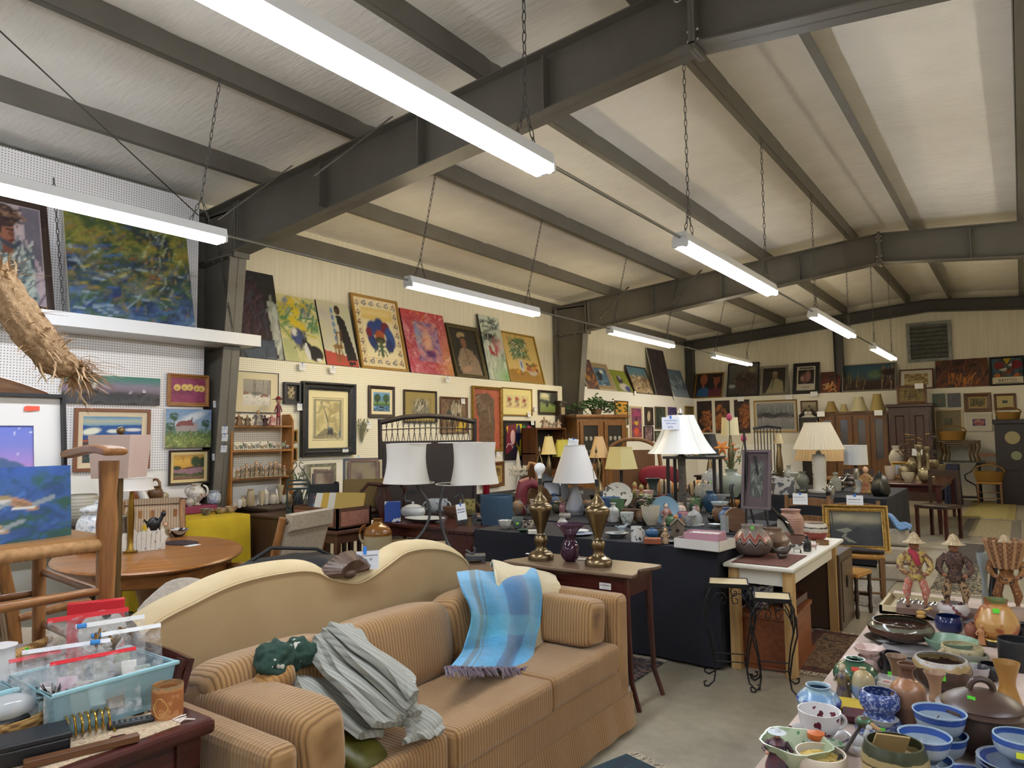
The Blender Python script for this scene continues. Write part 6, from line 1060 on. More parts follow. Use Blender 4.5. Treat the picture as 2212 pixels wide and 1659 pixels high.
for row in(('lotus_bowl','bowl',1092,1142,30,20,pl('d4d2cc',.35),'white lotus petal bowl at the near end of the navy table','bowl',dict(flute=.1,nf=7)),('cup','cup',1118,1142,25,26,pl('6f7d7a',.4,0,'59665f',8),'grey green cup beside the lotus bowl','cup',dict(st='8fe03a')),('bowl','deep',1142,1143,26,20,mo('4a4440',['c0b4a0'],40,.5),'small dark bowl with a cream pattern, next to the grey green cup','bowl',{}),('dish','dish',1131,1150,26,8,pl('2c4a3a',.3),'little green dish before the lotus bowl','dish',{}),('plate','dish',1250,1157,62,10,pl('8d9cb4',.3),'blue rimmed platter under the white dish by the purple vase','plate',{}),('plate','dish',1247,1151,52,9,pl('d5d8dd',.3),'white oval dish stacked on the blue rimmed platter','plate',{}),('dish','dish',1333,1162,52,15,pl('8f9392',.3,0,'6a6e70',20),'grey glazed shallow dish under the blue grey dove','dish',{}),('mug','cyl',1376,1170,25,33,mo('d3d3d2',['3a3c40'],26,.4,.6),'white mug with a black bird drawing','mug',dict(hand=1)),('vase','globe',1409,1162,28,22,pl('2a5a84',.4,0,'234a6e',10),'round matte blue bud vase on the terracotta block','vase',{}),('plate','dish',1452,1174,30,8,pl('4a4640',.5),'low dark plate under the little birdhouse','plate',{}),('cup','cup',1355,1135,30,30,mo('c9ccc6',['8a9a8a'],26,.4,.58),'tall pale green and white cup behind the dove','cup',{}),('vase','bottle',1398,1135,20,30,pl('1d1816',.3),'dark vase of silk flowers left of the blue plate','vase',{}),('basket','bowl',1420,1158,24,15,weave('7a6248','4a3826',120,120),'small round brown nest basket behind the blue bud vase','basket',{}),('jar','jar',1205,1108,24,24,pl('5a5a4a',.4,0,'3d3d33',9),'stone coloured lidded jar behind the first bronze lamp','jar',dict(lid=True)),('teapot','globe',1150,1112,24,22,pl('8c867c',.4),'grey clay teapot by the straw fan broom','teapot',dict(hand=1,spout=-1)),('bowl','wide',1220,1122,26,15,pl('9a938a',.4),'pale stoneware bowl behind the purple vase','bowl',{}),('mug','cup',1258,1110,20,20,mo('cfccc4',['4a4c50'],30,.4),'small white patterned cup by the clear glass lamp','cup',{}),('saucer','dish',1222,1106,26,8,pl('b8b2a0',.4),'cream saucer leaning among the cups','saucer',{}),('pot','olla',1215,1135,22,16,pl('b5b1ab',.4),'grey ceramic pot just behind the purple vase','pot',{}),('jar','jar',1300,1120,20,18,pl('6d6a66',.35),'slate grey jar behind the second bronze lamp','jar',{}),('vase','flare',1363,1098,20,30,pl('4a3a30',.5),'brown carved cylinder vase before the white leaf platter','vase',{}),('glass_vase','flare',1556,1128,40,46,clear('b8c4c6',.45,.04),'clear cut glass vase with painted flowers behind the pink box','vase',{}),('tumbler','cyl',1566,1150,18,36,clear('c0c8c8',.4,.04),'tall clear tumbler right of the pink box','glass',{}),('bowl','dish',1545,1140,30,10,pl('c4c8c8',.3),'white oval dish behind the pink box','dish',{}),('cache_pot','vase',1535,1106,34,46,clear('3a5a7a',.75,.05),'smoky blue glass vase under the round bottle','vase',{})):
 n_,kd,px,py,w,h,mt,lb,ct,kw=row;item(n_,kd,px,py,w,h,ZN+.003,mt,lb,ct,**kw)
def block(name,px,py,w,h,z,mat,lab,cat,d=None,rz=None,bev=.003,**kw):
 p,r,hh=spot(px,py,w,h,z);hh=h*mpp(p)*.9;dd=d or w*mpp(p)*.7;n=flat(V(p)-CAM);q=az(px,py,z)+n*dd/2;return solo(name,MB().box((0,0,hh/2),(w*mpp(p),dd,hh)),mat,lab,cat,q,facing(q)if rz is None else rz,bevel=bev,smooth=False,**kw)
block('terracotta_block',1410,1176,36,13,ZN+.003,pl('8a4a2c',.6),'terracotta block under the blue bud vase','block');block('paper_box',1152,1154,22,9,ZN+.003,pl('d6d4ce',.7),'small white box behind the first bronze lamp','box')
critter(1343,1152,30,20,ZN+.02,pl('9aa6ae',.3),'blue grey dove figurine sitting over the grey dish',legs=False,beak='6a5a40');critter(1342,1135,14,24,ZN+.003,pl('17171a',.35),'black rooster figurine with a red comb',legs=True,beak='c8402c');critter(1342,1104,24,26,ZN+.003,pl('4a3022',.4),'dark carved wooden horse before the white leaf platter');critter(1272,1106,24,22,ZN+.003,pl('3f2c22',.4),'brown wooden animal behind the clear glass lamp',sd=-1)
figurine(1438,1175,32,ZN+.003,('b5a07a','8a6a4a'),'d6ae88','a87a3a','seated angel child figurine in tan by the white box',wide=.65);figurine(1440,1135,46,ZN+.003,('c0b4a8','a83a34'),'d8c0b0','141214','kimono figurine with black hair before the blue plate',wide=.6);figurine(1324,1103,26,ZN+.003,'2c211b','3a2a20','1c1512','small black carved totem before the white leaf platter',wide=.5);figurine(1437,1160,30,ZN+.003,('8a8a7a','6a6a5c'),'c0a088','5a4a34','grey robed figurine beside the birdhouse',wide=.5)
t=block('tan_cloth_roll',1468,1136,24,24,ZN+.003,pl('b0783f',.8),'tan leather roll leaning by the kimono figurine','roll',bev=.01)
p=az(1468,1162,ZN);t=thing('birdhouse','weathered little birdhouse with a blue and white flag','birdhouse',p+V((-.03,.04,.004)),facing(p));s=mpp(p);gw=wood('7d6e5c','584c40',.7,2);MB().prism([(-14*s,0),(14*s,0),(14*s,22*s),(0,36*s),(-14*s,22*s)],22*s).obj('house_body',gw,t,smooth=False)
for sg in(-1,1):MB().box((0,0,0),(21*s,26*s,2*s),M=Matrix.Translation((sg*8*s,0,31*s))@Matrix.Rotation(sg*.79,4,'Y')).obj('roof_board',gw,t,smooth=False)
MB().cyl((0,-11.2*s,14*s),(0,-11.6*s,14*s),4*s).obj('hole',pl('17120e',.8),t);MB().box((4*s,-4*s,44*s),(1.2*s,8*s,10*s)).obj('flag',pl('2f5aa8',.6),t,smooth=False,rz=.6)
p=az(1520,1188,ZN+.003)+V((-.03,.1,0));t=thing('carton_lid','shallow white carton on the navy table corner holding a pink box','box',p,-.12);s=mpp(p)
def tray(t,w,d,h,mat,z=0.,wl=.004,nm='box_body'):k=MB();k.box((0,0,z+wl/2),(w,d,wl));[k.box((a*(w/2-wl/2),0,z+h/2),(wl,d,h))for a in(-1,1)];[k.box((0,a*(d/2-wl/2),z+h/2),(w,wl,h))for a in(-1,1)];return k.obj(nm,mat,t,smooth=False)
tray(t,.33,.24,.065,pl('d3d0cb',.7));t=thing('gift_box','open pink box of trinkets inside the white carton','box',p+V((.0,.01,.035)),.05);tray(t,.24,.17,.07,pl('b98a98',.7));MB().box((0,0,.05),(.22,.15,.02)).obj('packing',mo('c8c0b8',['d8d4d0','2f3a7a','b58a60'],40,.7),t,smooth=False)
def stood(px,py,d,z,mat,lab,name='plate',sx=1.,rim=None):
 p=az(px,py,z);s=mpp(p);r=d*s/2;n=flat(CAM-p);t=thing(name,lab,'plate',p+V((0,0,.003)),facing(p),rot=(-.22,0,facing(p)));R_=Matrix.Translation((0,0,r/sx))@Matrix.Rotation(PI/2,4,'X')
 MB().lathe([(0,0),(r*.6,0),(r,.018),(r,.023),(r*.6,.007),(0,.006)],36,M=R_@Matrix.Diagonal((1,1/sx,1,1))).obj('plate_body',mat,t)
 if rim:MB().lathe([(r*.68,.0105),(r,.0235),(r*.995,.0245),(r*.68,.0115)],36,M=R_@Matrix.Diagonal((1,1/sx,1,1))).obj('rim',rim,t)
 return t
stood(1437,1133,60,ZN+.003,mo('c6ccd0',['b86a5a','7a8a6a'],20,.3,.6),'blue rimmed plate standing behind the kimono figurine',rim=pl('7fa3b8',.3));stood(1335,1100,64,ZN+.003,mo('cfcabb',['5a5246'],16,.35,.6),'scalloped cream platter with a leaf drawing, standing upright',sx=1.12)
p=az(1476,1112,ZN)+flat(az(1476,1112,ZN)-CAM)*.05;s=mpp(p);t=thing('table_lamp','tall lamp with a carved trunk stem and a wide flared white silk shade','lamp',p);z_=lambda y:zat(p,1470,y).z-ZN;ww=plain('6d665e',.45,.3,'453f3a',30,.8,60)
MB().lathe(smooth([(26*s,0),(25*s,.012),(12*s,.03),(9*s,.06),(8*s,z_(1040)),(8.5*s,z_(990)),(14*s,z_(984)),(4*s,z_(978)),(4*s,z_(905))],3),20,flute=.12,nf=5,twist=14).obj('lamp_base',ww,t);wsh=pl('dcdcd8',.35)
q=[(73,979),(64,968),(52,950),(42,930),(34,912),(28,897)];pf=smooth([(a*s,z_(y))for a,y in q],3);pf+=[(a-.003,b)for a,b in pf[::-1]];MB().lathe(pf+[pf[0]],8*4,flute=.018,nf=8).obj('lamp_shade',wsh,t);MB().lathe(smooth([(2*s,z_(897)),(6*s,z_(893)),(3*s,z_(886)),(0,z_(880))],3),10).obj('finial',pl('b5b3aa',.2,.6),t)
for i in range(8):a=i*PI/4+.2;MB().tube([V((r_*math.cos(a),r_*math.sin(a),z))for r_,z in[(x+.002,y)for x,y in pf[:16]]],.0025,5).obj('shade_seam',wsh,t)
c=zat(p,1449,902)-flat(p-CAM)*.17;t=thing('price_tag','white lamp price tag taped on the flared shade','price tag',c,rot=(-.2,0,facing(p)));W_,h_=37*s,27*s;MB().box((0,0,-h_/2),(W_,.0012,h_)).obj('card',pl('dfe4ee',.8),t,smooth=False);MB().box((0,-.002,0),(.02,.001,.03)).obj('tape',pl('2f6fc4',.6),t,smooth=False)
for b_,zz,z3 in(('Wood & Resin',-.27,.17),('Table Lamp',-.5,.17),('$ 35-',-.8,.2)):text(b_,h_*z3,plain('2a3f8a',.7),t,(0,-.0016,h_*zz),(PI/2,0,0))
def lamp2(px,ybase,yb,yt,wb,wt,z,smat,bmat,lab,sil,off=.05,fin=True,n=24,pleat=0.,nf=40,grp=None):
 p=az(px,ybase,z);p=p+flat(p-CAM)*off;s=mpp(p);t=thing('table_lamp',lab,'lamp',p,facing(p),grp);zz=lambda y:zat(p,px,y).z-z;pf=smooth([(a*s,max(zz(y),0))for a,y in sil],3);MB().lathe(pf,20).obj('lamp_base',bmat,t);MB().cyl((0,0,pf[-1][1]),(0,0,zz(yt)),.006).obj('stem',plain('8a7444',.3,.8),t)
 shade(t,zz(yb),zz(yt),wb*s/2,wt*s/2,smat,n,pleat=pleat,nf=nf)
 if fin:MB().ball((0,0,zz(yt)+.012),(.009,.009,.014),8,6).obj('finial',plain('8a7444',.3,.8),t)
 return t
ivo,pch=pl('d8c58a',.8),pl('d3b284',.8);cg=clear('c9ced6',.5,.04)
lamp2(1244,1112,1041,962,98,44,ZN,pl('d4d2d0',.8),cg,'clear glass lamp with a white bell shade and a price card on top',[(16,1112),(18,1106),(22,1098),(15,1078),(8,1062),(6,1046)],n=10);lamp2(1187,1068,981,943,34,16,ZN,ivo,brz,'lamp with a small ivory cone shade by the teak shelf',[(9,1068),(10,1060),(4,1040),(6,1010),(2,985)],n=12);lamp2(1217,1066,986,950,44,24,ZN,pl('b8b04a',.8),brz,'lamp with a yellow green shade half behind the white bell shade',[(9,1066),(10,1060),(4,1040),(6,1010),(2,985)],n=12)
lamp2(1296,1066,988,943,44,18,ZN,pch,brz,'lamp with a peach cone shade behind the second bronze lamp',[(10,1066),(11,1060),(5,1040),(8,1010),(3,990)],n=12);lamp2(1343,1068,1012,966,70,48,ZN,pl('d6ca92',.8),pl('1c1a18',.4),'lamp with a square-set cream shade on a black post',[(13,1068),(12,1062),(4,1050),(4,1016)],n=4)
card(az(1244,1112,ZN)+V((-.02,.02,zat(az(1244,1112,ZN),1240,948).z-ZN)),facing(az(1244,1112,ZN)),.1,.09,'price card clipped on the white bell shade',tilt=.15)
for row in(('planter','cyl',1073,1133,72,66,.76,pl('2d4c63',.6,0,'263f54',6),'large slate blue ribbed planter at the end of the dark cabinet','planter',{}),('vase','bottle',1050,1068,16,46,ZN,pl('6a0f22',.2),'tall ruby red vase behind the scroll lamp shade','vase',{}),('tin_bucket','cyl',1010,1112,34,34,.76,mo('8f8548',['5a5228'],20,.5),'mustard yellow tin bucket behind the second scroll lamp','bucket',{}),('vase','flare',1411,1074,34,42,ZN,pl('3f4a46',.35,0,'333c3a',8),'tall dark green flared vase by the striped bag','vase',{}),('vase','flare',1411,1104,30,30,ZN,pl('4d5858',.4),'grey green tumbler vase under the dark flared one','vase',{}),('basket','deep',1198,1100,34,26,ZN,weave('8a7450','54442c',120,120),'woven handled basket behind the first bronze lamp','basket',dict(hand=2)),('glass_jar','globe',1520,1080,40,40,ZN,clear('c8cccc',.35,.03),'round clear glass jar on the second row','jar',{}),('round_bottle','globe',1536,1068,42,56,ZN+.0,clear('c4c8c8',.4,.03),'big round clear bottle with a green dot, on its ring stand','bottle',dict(st=True)),('garden_stool','cyl',1692,1068,52,38,ZN,mo('bdbdbb',['5a5c62'],13,.3,.52),'white drum stool painted with black vines','stool',{}),('jug','urn',1735,1062,26,44,ZN,pl('7a7f74',.4),'green grey urn right of the vine painted stool','urn',{}),('vase','jar',1652,1052,20,26,ZN,pl('b0b0a8',.3),'pale jar under the leaning white shade','jar',{})):
 n_,kd,px,py,w,h,z,mt,lb,ct,kw=row;item(n_,kd,px,py,w,h,z+.003,mt,lb,ct,**kw)
for(px,py,w,h,l)in((1408,1072,60,36,'cream and black striped woven bag, nearer the green vase'),(1492,1076,50,38,'tan and black striped woven bag behind the trunk lamp')):
 p=az(px+20,py,ZN);s=mpp(p);k=MB();cushion(k,(0,0,h*s*.5),(w*s,w*s*.5,h*s));o=solo('woven_bag',k,st_(0,['b8a284','1d1a18','b8a284','c27f3a','b8a284','b8a284','2a2522','b8a284'],.16,.9,.02),l,'bag',p,facing(p));tex_disp(o,.03,.08)
for i,(px,py)in enumerate(((1372,1090),(1386,1096))):p=az(px,py,ZN);s=mpp(p);solo('carved_post',MB().lathe(smooth([(5*s,0),(5.5*s,14*s),(4*s,18*s),(5.5*s,28*s),(4*s,34*s),(5*s,44*s),(0,50*s)],3),12),ba(((0,'6a5a3a'),(.3,'4a6a3c'),(.5,'8f7a4a'),(.7,'a05040'),(.8,'8a8048')),.5),'%s painted carved post before the leaf platter'%('green topped','shorter')[i],'ornament',p)
p=az(1140,1110,ZN)+V((0,.2,0));s=mpp(p);t=thing('straw_broom','fan shaped straw broom with a tan handle, beside the first bronze lamp','broom',p,facing(p));k=MB()
for i in range(60):a=(i/59-.5)*1.9;k.tube([(0,0,62*s),(math.sin(a)*22*s,0,(62-26*math.cos(a))*s),(math.sin(a)*36*s,0,max((62-58*math.cos(a)),2)*s)],[2*s,1.6*s,1.2*s],4)
k.obj('bristles',pl('8a6a44',.9,0,'6a4c2e',30),t);MB().tube([(0,0,58*s),(-2*s,0,80*s),(-8*s,0,104*s),(-18*s,0,106*s),(-24*s,0,92*s)],[5*s,4.5*s,4*s,3.5*s,3*s],10).obj('handle',pl('a87a50',.6),t);MB().box((-4*s,-4.6*s,90*s),(4*s,.4*s,5*s)).obj('price_sticker',pl('5fe03a',.6),t,smooth=False)
p=az(1118,1116,ZN);t=thing('parrot_figure','large dull red papier mache bird behind the slate blue planter','sculpture',p+V((-.05,.25,0)),facing(p));s=mpp(p)*1.05;rd=pl('7d2f38',.5,0,'6a2630',10);k=MB();k.tube([(-14*s,0,0),(-14*s,0,40*s),(-8*s,0,62*s),(6*s,0,66*s)],[10*s,13*s,15*s,13*s],14);k.obj('body',rd,t);MB().tube([(4*s,0,66*s),(18*s,0,60*s),(28*s,0,50*s)],[12*s,9*s,2*s],12).obj('beak',rd,t)
p=az(1182,1084,ZN)+V((0,.1,0));s=mpp(p);t=thing('lacquer_tray','black lacquer scroll-edged tray standing behind the bronze lamps','tray',p,rot=(-.25,0,facing(p)));MB().prism([(a*s,b*s)for a,b in((-30,0),(32,0),(40,20),(34,36),(36,50),(20,58),(0,52),(-14,62),(-34,54),(-40,30))],.02).obj('tray_body',pl('0c0c0e',.15),t,bevel=.006,smooth=False);MB().ringloft(40*s,34*s,[(0,-.012),(2*s,-.018),(4*s,-.012)],Matrix.Translation((0,0,10*s))).obj('tray_edge',pl('1a1a1c',.15),t)
p=az(1120,1064,ZN);s=mpp(p);t=thing('candelabra','crystal candelabra with prisms behind the straw broom','candelabra',p);cr_=clear('e8e4d8',.6,.03);MB().lathe(smooth([(14*s,0),(5*s,6*s),(3*s,40*s),(5*s,60*s),(2*s,84*s),(0,92*s)],3),14).obj('stem',cr_,t)
for i in range(9):a=i*2*PI/9;e=V((math.cos(a)*17*s,math.sin(a)*17*s,48*s));MB().tube([(0,0,40*s),e*.6+V((0,0,8*s)),e],1.2*s,6).obj('arm',cr_,t);MB().lathe([(4*s,0),(5*s,3*s),(3*s,4*s),(2.4*s,10*s),(0,10*s)],8,e).obj('candle_cup',cr_,t);[MB().lathe([(0,0),(1.5*s,3*s),(1*s,9*s),(0,10*s)],6,e+V((x*s*3,0,-12*s))).obj('prism',cr_,t)for x in(-1,1)]
p=az(1500,1137,ZN);s=mpp(p);t=thing('glass_dome','clear glass dome over flowers on a white saucer, by the birdhouse','glass dome',p+V((-.02,.05,0)));MB().lathe([(0,0),(20*s,0),(22*s,3*s),(0,3*s)],24).obj('saucer',pl('c8c8c4',.3),t);MB().lathe(smooth([(18*s,3*s),(18*s,14*s),(14*s,26*s),(5*s,32*s),(3*s,36*s),(4*s,40*s),(0,42*s)],3),20).obj('dome',clear('d8dcdc',.35,.03),t);[MB().ball((r_*s*6,r_*s*3-2*s,8*s),4*s,8,6).obj('blossom',pl(c,.6),t)for r_,c in((-1,'c9c8b8'),(0,'c8b04a'),(1,'6fa06a'))]
def bouquet(p,s,n,cols,lab,cat='flowers',spread=18,h0=20,h1=44,leaf='4a5a38'):
 t=thing('silk_flowers',lab,cat,p);r=random.Random(int(p[0]*100));k=MB();h=[]
 for i in range(n):a=r.uniform(0,6.28);q=V((math.cos(a)*r.uniform(.2,1)*spread*s,math.sin(a)*r.uniform(.2,1)*spread*s,r.uniform(h0,h1)*s));k.tube([(0,0,0),q*.5+V((0,0,4*s)),q],.8*s,4);h.append(q)
 for i in range(n*2):a=r.uniform(0,6.28);q=V((math.cos(a)*spread*.8*s,math.sin(a)*spread*.8*s,r.uniform(h0*.5,h1*.8)*s));k.ball(q,(3*s,3*s,1.2*s),6,4)
 k.obj('foliage',pl(leaf,.7),t)
 for i,q in enumerate(h):
  k=MB();k.ball(q,(1.6*s,1.6*s,1.8*s),6,5)
  for j in range(5):b=j*1.257;k.ball(q+V((math.cos(b)*2.6*s,math.sin(b)*2.6*s,.8*s)),(2.2*s,2.2*s,1.4*s),6,4)
  k.obj('blossom',pl(cols[i%len(cols)],.6),t)
 return t
p=az(1398,1135,ZN)+V((-.02,.05,.08));bouquet(p,mpp(p),12,['c8a0a0','b8b098','5a2c34','9aa078'],'pink and cream silk flowers in the dark vase by the blue plate')
p=az(1575,1075,ZN)+V((0,.1,0));s=mpp(p);solo('flower_pot',vessel('vase',24*s,60*s),pl('8f9a92',.4,0,'7a857c',8),'grey green pot holding tropical silk flowers','pot',p);t=bouquet(p+V((0,0,50*s)),s,9,['d0762a','d88a3a','c9602c'],'orange tropical silk flowers in the grey green pot',spread=24,h0=30,h1=74)
for x,z,c in((0,118,'b5476a'),(30,72,'b5476a')):MB().tube([(x*.6*s,0,20*s),(x*s,0,z*s)],1*s,5).obj('stem',pl('4a5a38',.7),t);MB().lathe(smooth([(1*s,0),(6*s,5*s),(5*s,13*s),(0,17*s)],3),12,(x*s,0,(z-4)*s)).obj('tulip',pl(c,.6),t)
for k_ in range(6):MB().tube([(-18*s,0,56*s),(-18*s+12*s*math.cos(k_*1.05),4*s*math.sin(k_*2),56*s+11*s*math.sin(k_*1.05)),(-18*s+17*s*math.cos(k_*1.05),5*s*math.sin(k_*2),56*s+17*s*math.sin(k_*1.05))],[2*s,3.4*s,.6*s],6).obj('lily_petal',pl('d8842c',.5),t)
#white topped kitchen table with pueblo pots
ZW=.695;pine=wood('c3a06a','a27f4c',.5,2,14);t=thing('kitchen_table','pine kitchen table with a white painted top, beside the navy cloth','table',(-1.44,5.48,0));wp=pl('d8d4c8',.45)
MB().box((0,0,ZW-.014),(.46,1.53,.028)).obj('table_top',wp,t,bevel=.01,smooth=False);k=MB();k.box((.17,-.04,ZW-.08),(.02,1.3,.1));k.box((-.17,-.04,ZW-.08),(.02,1.3,.1));k.box((0,-.69,ZW-.08),(.3,.02,.1));k.box((0,.6,ZW-.08),(.3,.02,.1));k.obj('apron',wp,t,smooth=False)
for a in(-1,1):
 for b in(-.69,.58):MB().box((a*.175,b,(ZW-.028)/2),(.065,.065,ZW-.028)).obj('leg',pine,t,bevel=.004,smooth=False)
solo('place_mat',MB().box((0,0,0),(.36,.5,.005)),mo('4a3028',['6a3a2c'],60,.9),'dark rust woven mat under the big pueblo pot','place mat',(-1.44,5.0,ZW+.003));Z2=ZW+.006
m=NT('pueblo');setp(m.b,'6a605a',.3);g=m.coord(kind='Generated');x=m.n.new('ShaderNodeSeparateXYZ');m.ln(g,x.inputs[0]);oc=m.coord();ox=m.n.new('ShaderNodeSeparateXYZ');m.ln(oc,ox.inputs[0]);an=m.math('ARCTAN2',ox.outputs[1],ox.outputs[0]);zg=m.math('PINGPONG',m.math('MULTIPLY',an,1.75),.5);zz=m.math('ADD',x.outputs[2],m.math('MULTIPLY',zg,-.42))
m.ln(m.ramp(zz,[(0,'675c57'),(.3,'675c57'),(.33,'b5a69a'),(.35,'221d1c'),(.43,'a8978a'),(.455,'844438'),(.6,'b5a69a'),(.62,'7d736c'),(.85,'8d837a')],'CONSTANT'),m.b.inputs['Base Color']);pueblo=m.m
item('pueblo_pot','olla',1627,1203,84,72,Z2,pueblo,'large brown pueblo pot with a red and black zigzag band','pot',st=True,stz=.97);item('pueblo_pot','olla',1672,1192,66,54,Z2,pl('7a6350',.3,0,'665040',6),'plainer tan polished pot behind the zigzag one','pot');item('vase','jar',1710,1160,52,62,ZW,st_(2,['b08878','9a7264','b8948a'],.02,.4),'pink ribbed ceramic vase behind the small pots','vase');item('pueblo_bowl','wide',1763,1168,50,40,ZW,ba(((0,'7d2b22'),(.5,'c0b8aa'),(.58,'c9c2b4'),(.72,'2a2422'),(.8,'c9c2b4')),.35,None,.18),'red bowl with white band painted in black, far end of the white table','bowl');item('bowl','deep',1723,1180,34,26,ZW,pl('6a4a42',.3),'dark red brown glass bowl before the pink vase','bowl');item('wood_box','cyl',1777,1178,26,12,ZW,weave('8a6a44','5f4628',120,120),'little round woven box at the table end','box')
item('black_vase','bottle',1744,1192,17,34,ZW,pl('25282a',.2),'small black polished bud vase, front right of the white table','vase');critter(1722,1196,32,24,ZW,mo('c8c6c2',['1c1a1a'],40,.3,.52),'white turtle figurine with black line painting');critter(1690,1210,46,32,Z2,pl('453d36',.3),'dark stone sleeping figure before the pueblo pots',legs=False);critter(1757,1188,22,14,ZW,pl('b89a94',.4),'tiny pink figurine with a green dot beside the black bud vase');figurine(1741,1178,22,ZW,('b8a8a0','a8807a'),'c8a898','6a4a40','small pink seated figurine behind the turtle',wide=.7)
p=az(1610,1175,ZN);p.x=-1.86;p.y=5.6;s=mpp(p);solo('wooden_disc',MB().cyl((0,0,26*s),(0,.03,26*s),26*s,n=30),wood('7a5a44','583c2c',.45),'round wooden board on edge behind the zigzag pot','board',p,facing(p)+.4)
p=az(1680,1175,ZW)+V((0,.16,0));s=mpp(p);t=thing('leaf_sculpture','black glossy wavy sculpture leaning over the pueblo pots','sculpture',p,facing(p));MB().tube([(-26*s,0,78*s),(-14*s,0,60*s),(4*s,0,46*s),(18*s,0,20*s),(20*s,0,0)],[3*s,15*s,19*s,17*s,8*s],14,flat_=.3).obj('body',pl('141516',.12),t);MB().box((0,-7*s,34*s),(22*s,.6*s,26*s)).obj('paper_label',pl('b8b4a8',.7),t,smooth=False)
p=az(1645,1178,ZN-.02)+V((-.05,.35,0));s=mpp(p);t=thing('easel','black tripod easel holding the purple framed drawing','easel',(p.x,p.y,ZW if p.x>-1.66 else ZN));zb=t.location.z;r0=facing(p)
P_=lambda px,py,o=0.:zat(p,px,py)+flat(p-CAM)*o-t.location
MB().tube([P_(1606,930,.06),P_(1622,1105,.06),P_(1640,1172,.06)],.008,6).obj('mast',blk,t)
for a,b in(((1612,985),(1612,1170)),((1630,985),(1668,1178))):MB().tube([P_(*a,.04),P_(*b,.0)],.008,6).obj('leg',blk,t)
A=Art(.3,.45,60,93);A.swirl(['2c302c','4a4f46','1e211e','6f7468'],4,6).strokes(40,['8a8f80','2a2d28','a8a898'],.2,.012,(.1,.1,.9,.95),(80,25),.6)
a,b=zat(p,1605,1096),zat(p,1605,968);L=(b-a).length*1.0;picture('framed_print',62*s,L,A,(zat(p,1634,1100)-flat(p-CAM)*.02,r0-.25,.2),'mauve framed drawing of grasses standing on the black easel','print',F_(.02,pl('5a4a4c',.5),'flat'),mat=((.04,.07),'5d4f52'),glaz=True)
p=az(1572,1128,ZN);s=mpp(p);t=thing('plate_stand','black wrought iron wire stand behind the pink box','stand',p+V((0,.1,0)),facing(p));[MB().tube([(x0*s,y_*s,0),(x1*s,0,40*s),(x2*s,0,72*s),(x2*s+4*s,0,80*s)],1.3*s,6).obj('wire',blk,t)for x0,x1,x2,y_ in((-16,-4,4,-8),(20,8,4,-8),(2,4,2,14),(-24,2,-2,4))]
iron=pl('1c1c1d',.45,.5)
def pstand(cx,cy,z,w,d,rz,lab):
 t=thing('plant_stand',lab,'plant stand',(cx,cy,0),rz,'nesting iron plant stands');MB().box((0,0,z-.004),(w,d,.008)).obj('tile_top',mo('d9c9a0',['d9c9a0','4a4436'],10,.5,.62),t,smooth=False);MB().ringloft(w+.012,d+.012,[(0,0),(0,.024),(.008,.024),(.008,0)],Matrix.Translation((0,-.0,z-.02))@Matrix.Rotation(PI/2,4,'X')@Matrix.Translation((0,0,-(d+.012)/2))).obj('top_frame',iron,t,smooth=False)
 for a in(-1,1):
  for b in(-1,1):
   X,Y=a*w/2,b*d/2;MB().tube([(X*.9,Y*.9,z-.02),(X*1.28,Y*1.2,z-.1),(X*1.3,Y*1.2,z-.2),(X*1.0,Y,z*.42),(X*.8,Y*.8,z*.16),(X*.9,Y*.9,.03),(X*1.2,Y*1.15,.004),(X*1.4,Y*1.3,.012),(X*1.42,Y*1.32,.035),(X*1.3,Y*1.2,.035)],.0052,7).obj('leg',iron,t)
 for b in(-1,1):
  for a in(-1,1):
   for ax_ in(0,1):
    c=[[(.0,0),(.5,.0),(.75,-.05),(.9,-.16)],];pts=[V(((a*w/2*u,b*d/2*1.08,z-.03+v)if ax_==0 else(b*w/2*1.08,a*d/2*u,z-.03+v)))for u,v in((1.15,-.16),(.95,-.08),(.65,-.025),(.3,-.02),(.12,-.05),(.2,-.085),(.42,-.08),(.44,-.055),(.32,-.05))];MB().tube(pts,.004,6).obj('scroll',iron,t)
 MB().tube([(x*w/2*.85,y*d/2*.85,z*.24)for x,y in((-1,-1),(1,-1),(1,1),(-1,1))],.004,6,True).obj('stretcher',iron,t)
pstand(-1.56,4.5,.62,.23,.2,.35,'taller wrought iron plant stand with a cream tile top, against the navy cloth');pstand(-1.3,4.53,.555,.2,.19,.3,'shorter wrought iron plant stand with a cream tile top, before the pine leg')
t=thing('storage_chest','reddish wooden chest on the floor under the white table','chest',(-1.47,5.17,0),.05);cw_=wood('8a4f2c','6a3a1f',.4,1);MB().box((0,0,.17),(.36,.62,.3)).obj('chest_body',cw_,t,bevel=.006,smooth=False);MB().box((0,0,.335),(.38,.64,.03)).obj('lid',cw_,t,bevel=.006,smooth=False);MB().box((0,0,.012),(.4,.66,.024)).obj('plinth',cw_,t,smooth=False)
item('planter','deep',1636,1316,70,62,.352,mo('b8bcc4',['2c3a6a','b8bcc4','3a4a80'],26,.25,.42),'blue and white oriental fish bowl on the reddish chest','planter',sx=1.);solo('flat_case',MB().box((0,0,.03),(.13,.3,.06)),mah,'flat mahogany case on the reddish chest','case',(-1.38,5.3,.352),bevel=.004,smooth=False);
t=thing('record_cabinet','brown lacquered cabinet with a black iron latch behind the pine legs','cabinet',(-1.42,6.3,0));MB().box((0,0,.3),(.42,.5,.58)).obj('cabinet_body',pl('4c3c30',.3),t,bevel=.008,smooth=False);MB().box((.213,0,.3),(.008,.4,.46)).obj('door',pl('5a4838',.25),t,smooth=False);MB().ball((.222,-.05,.36),(.008,.02,.05)).obj('latch',iron,t)
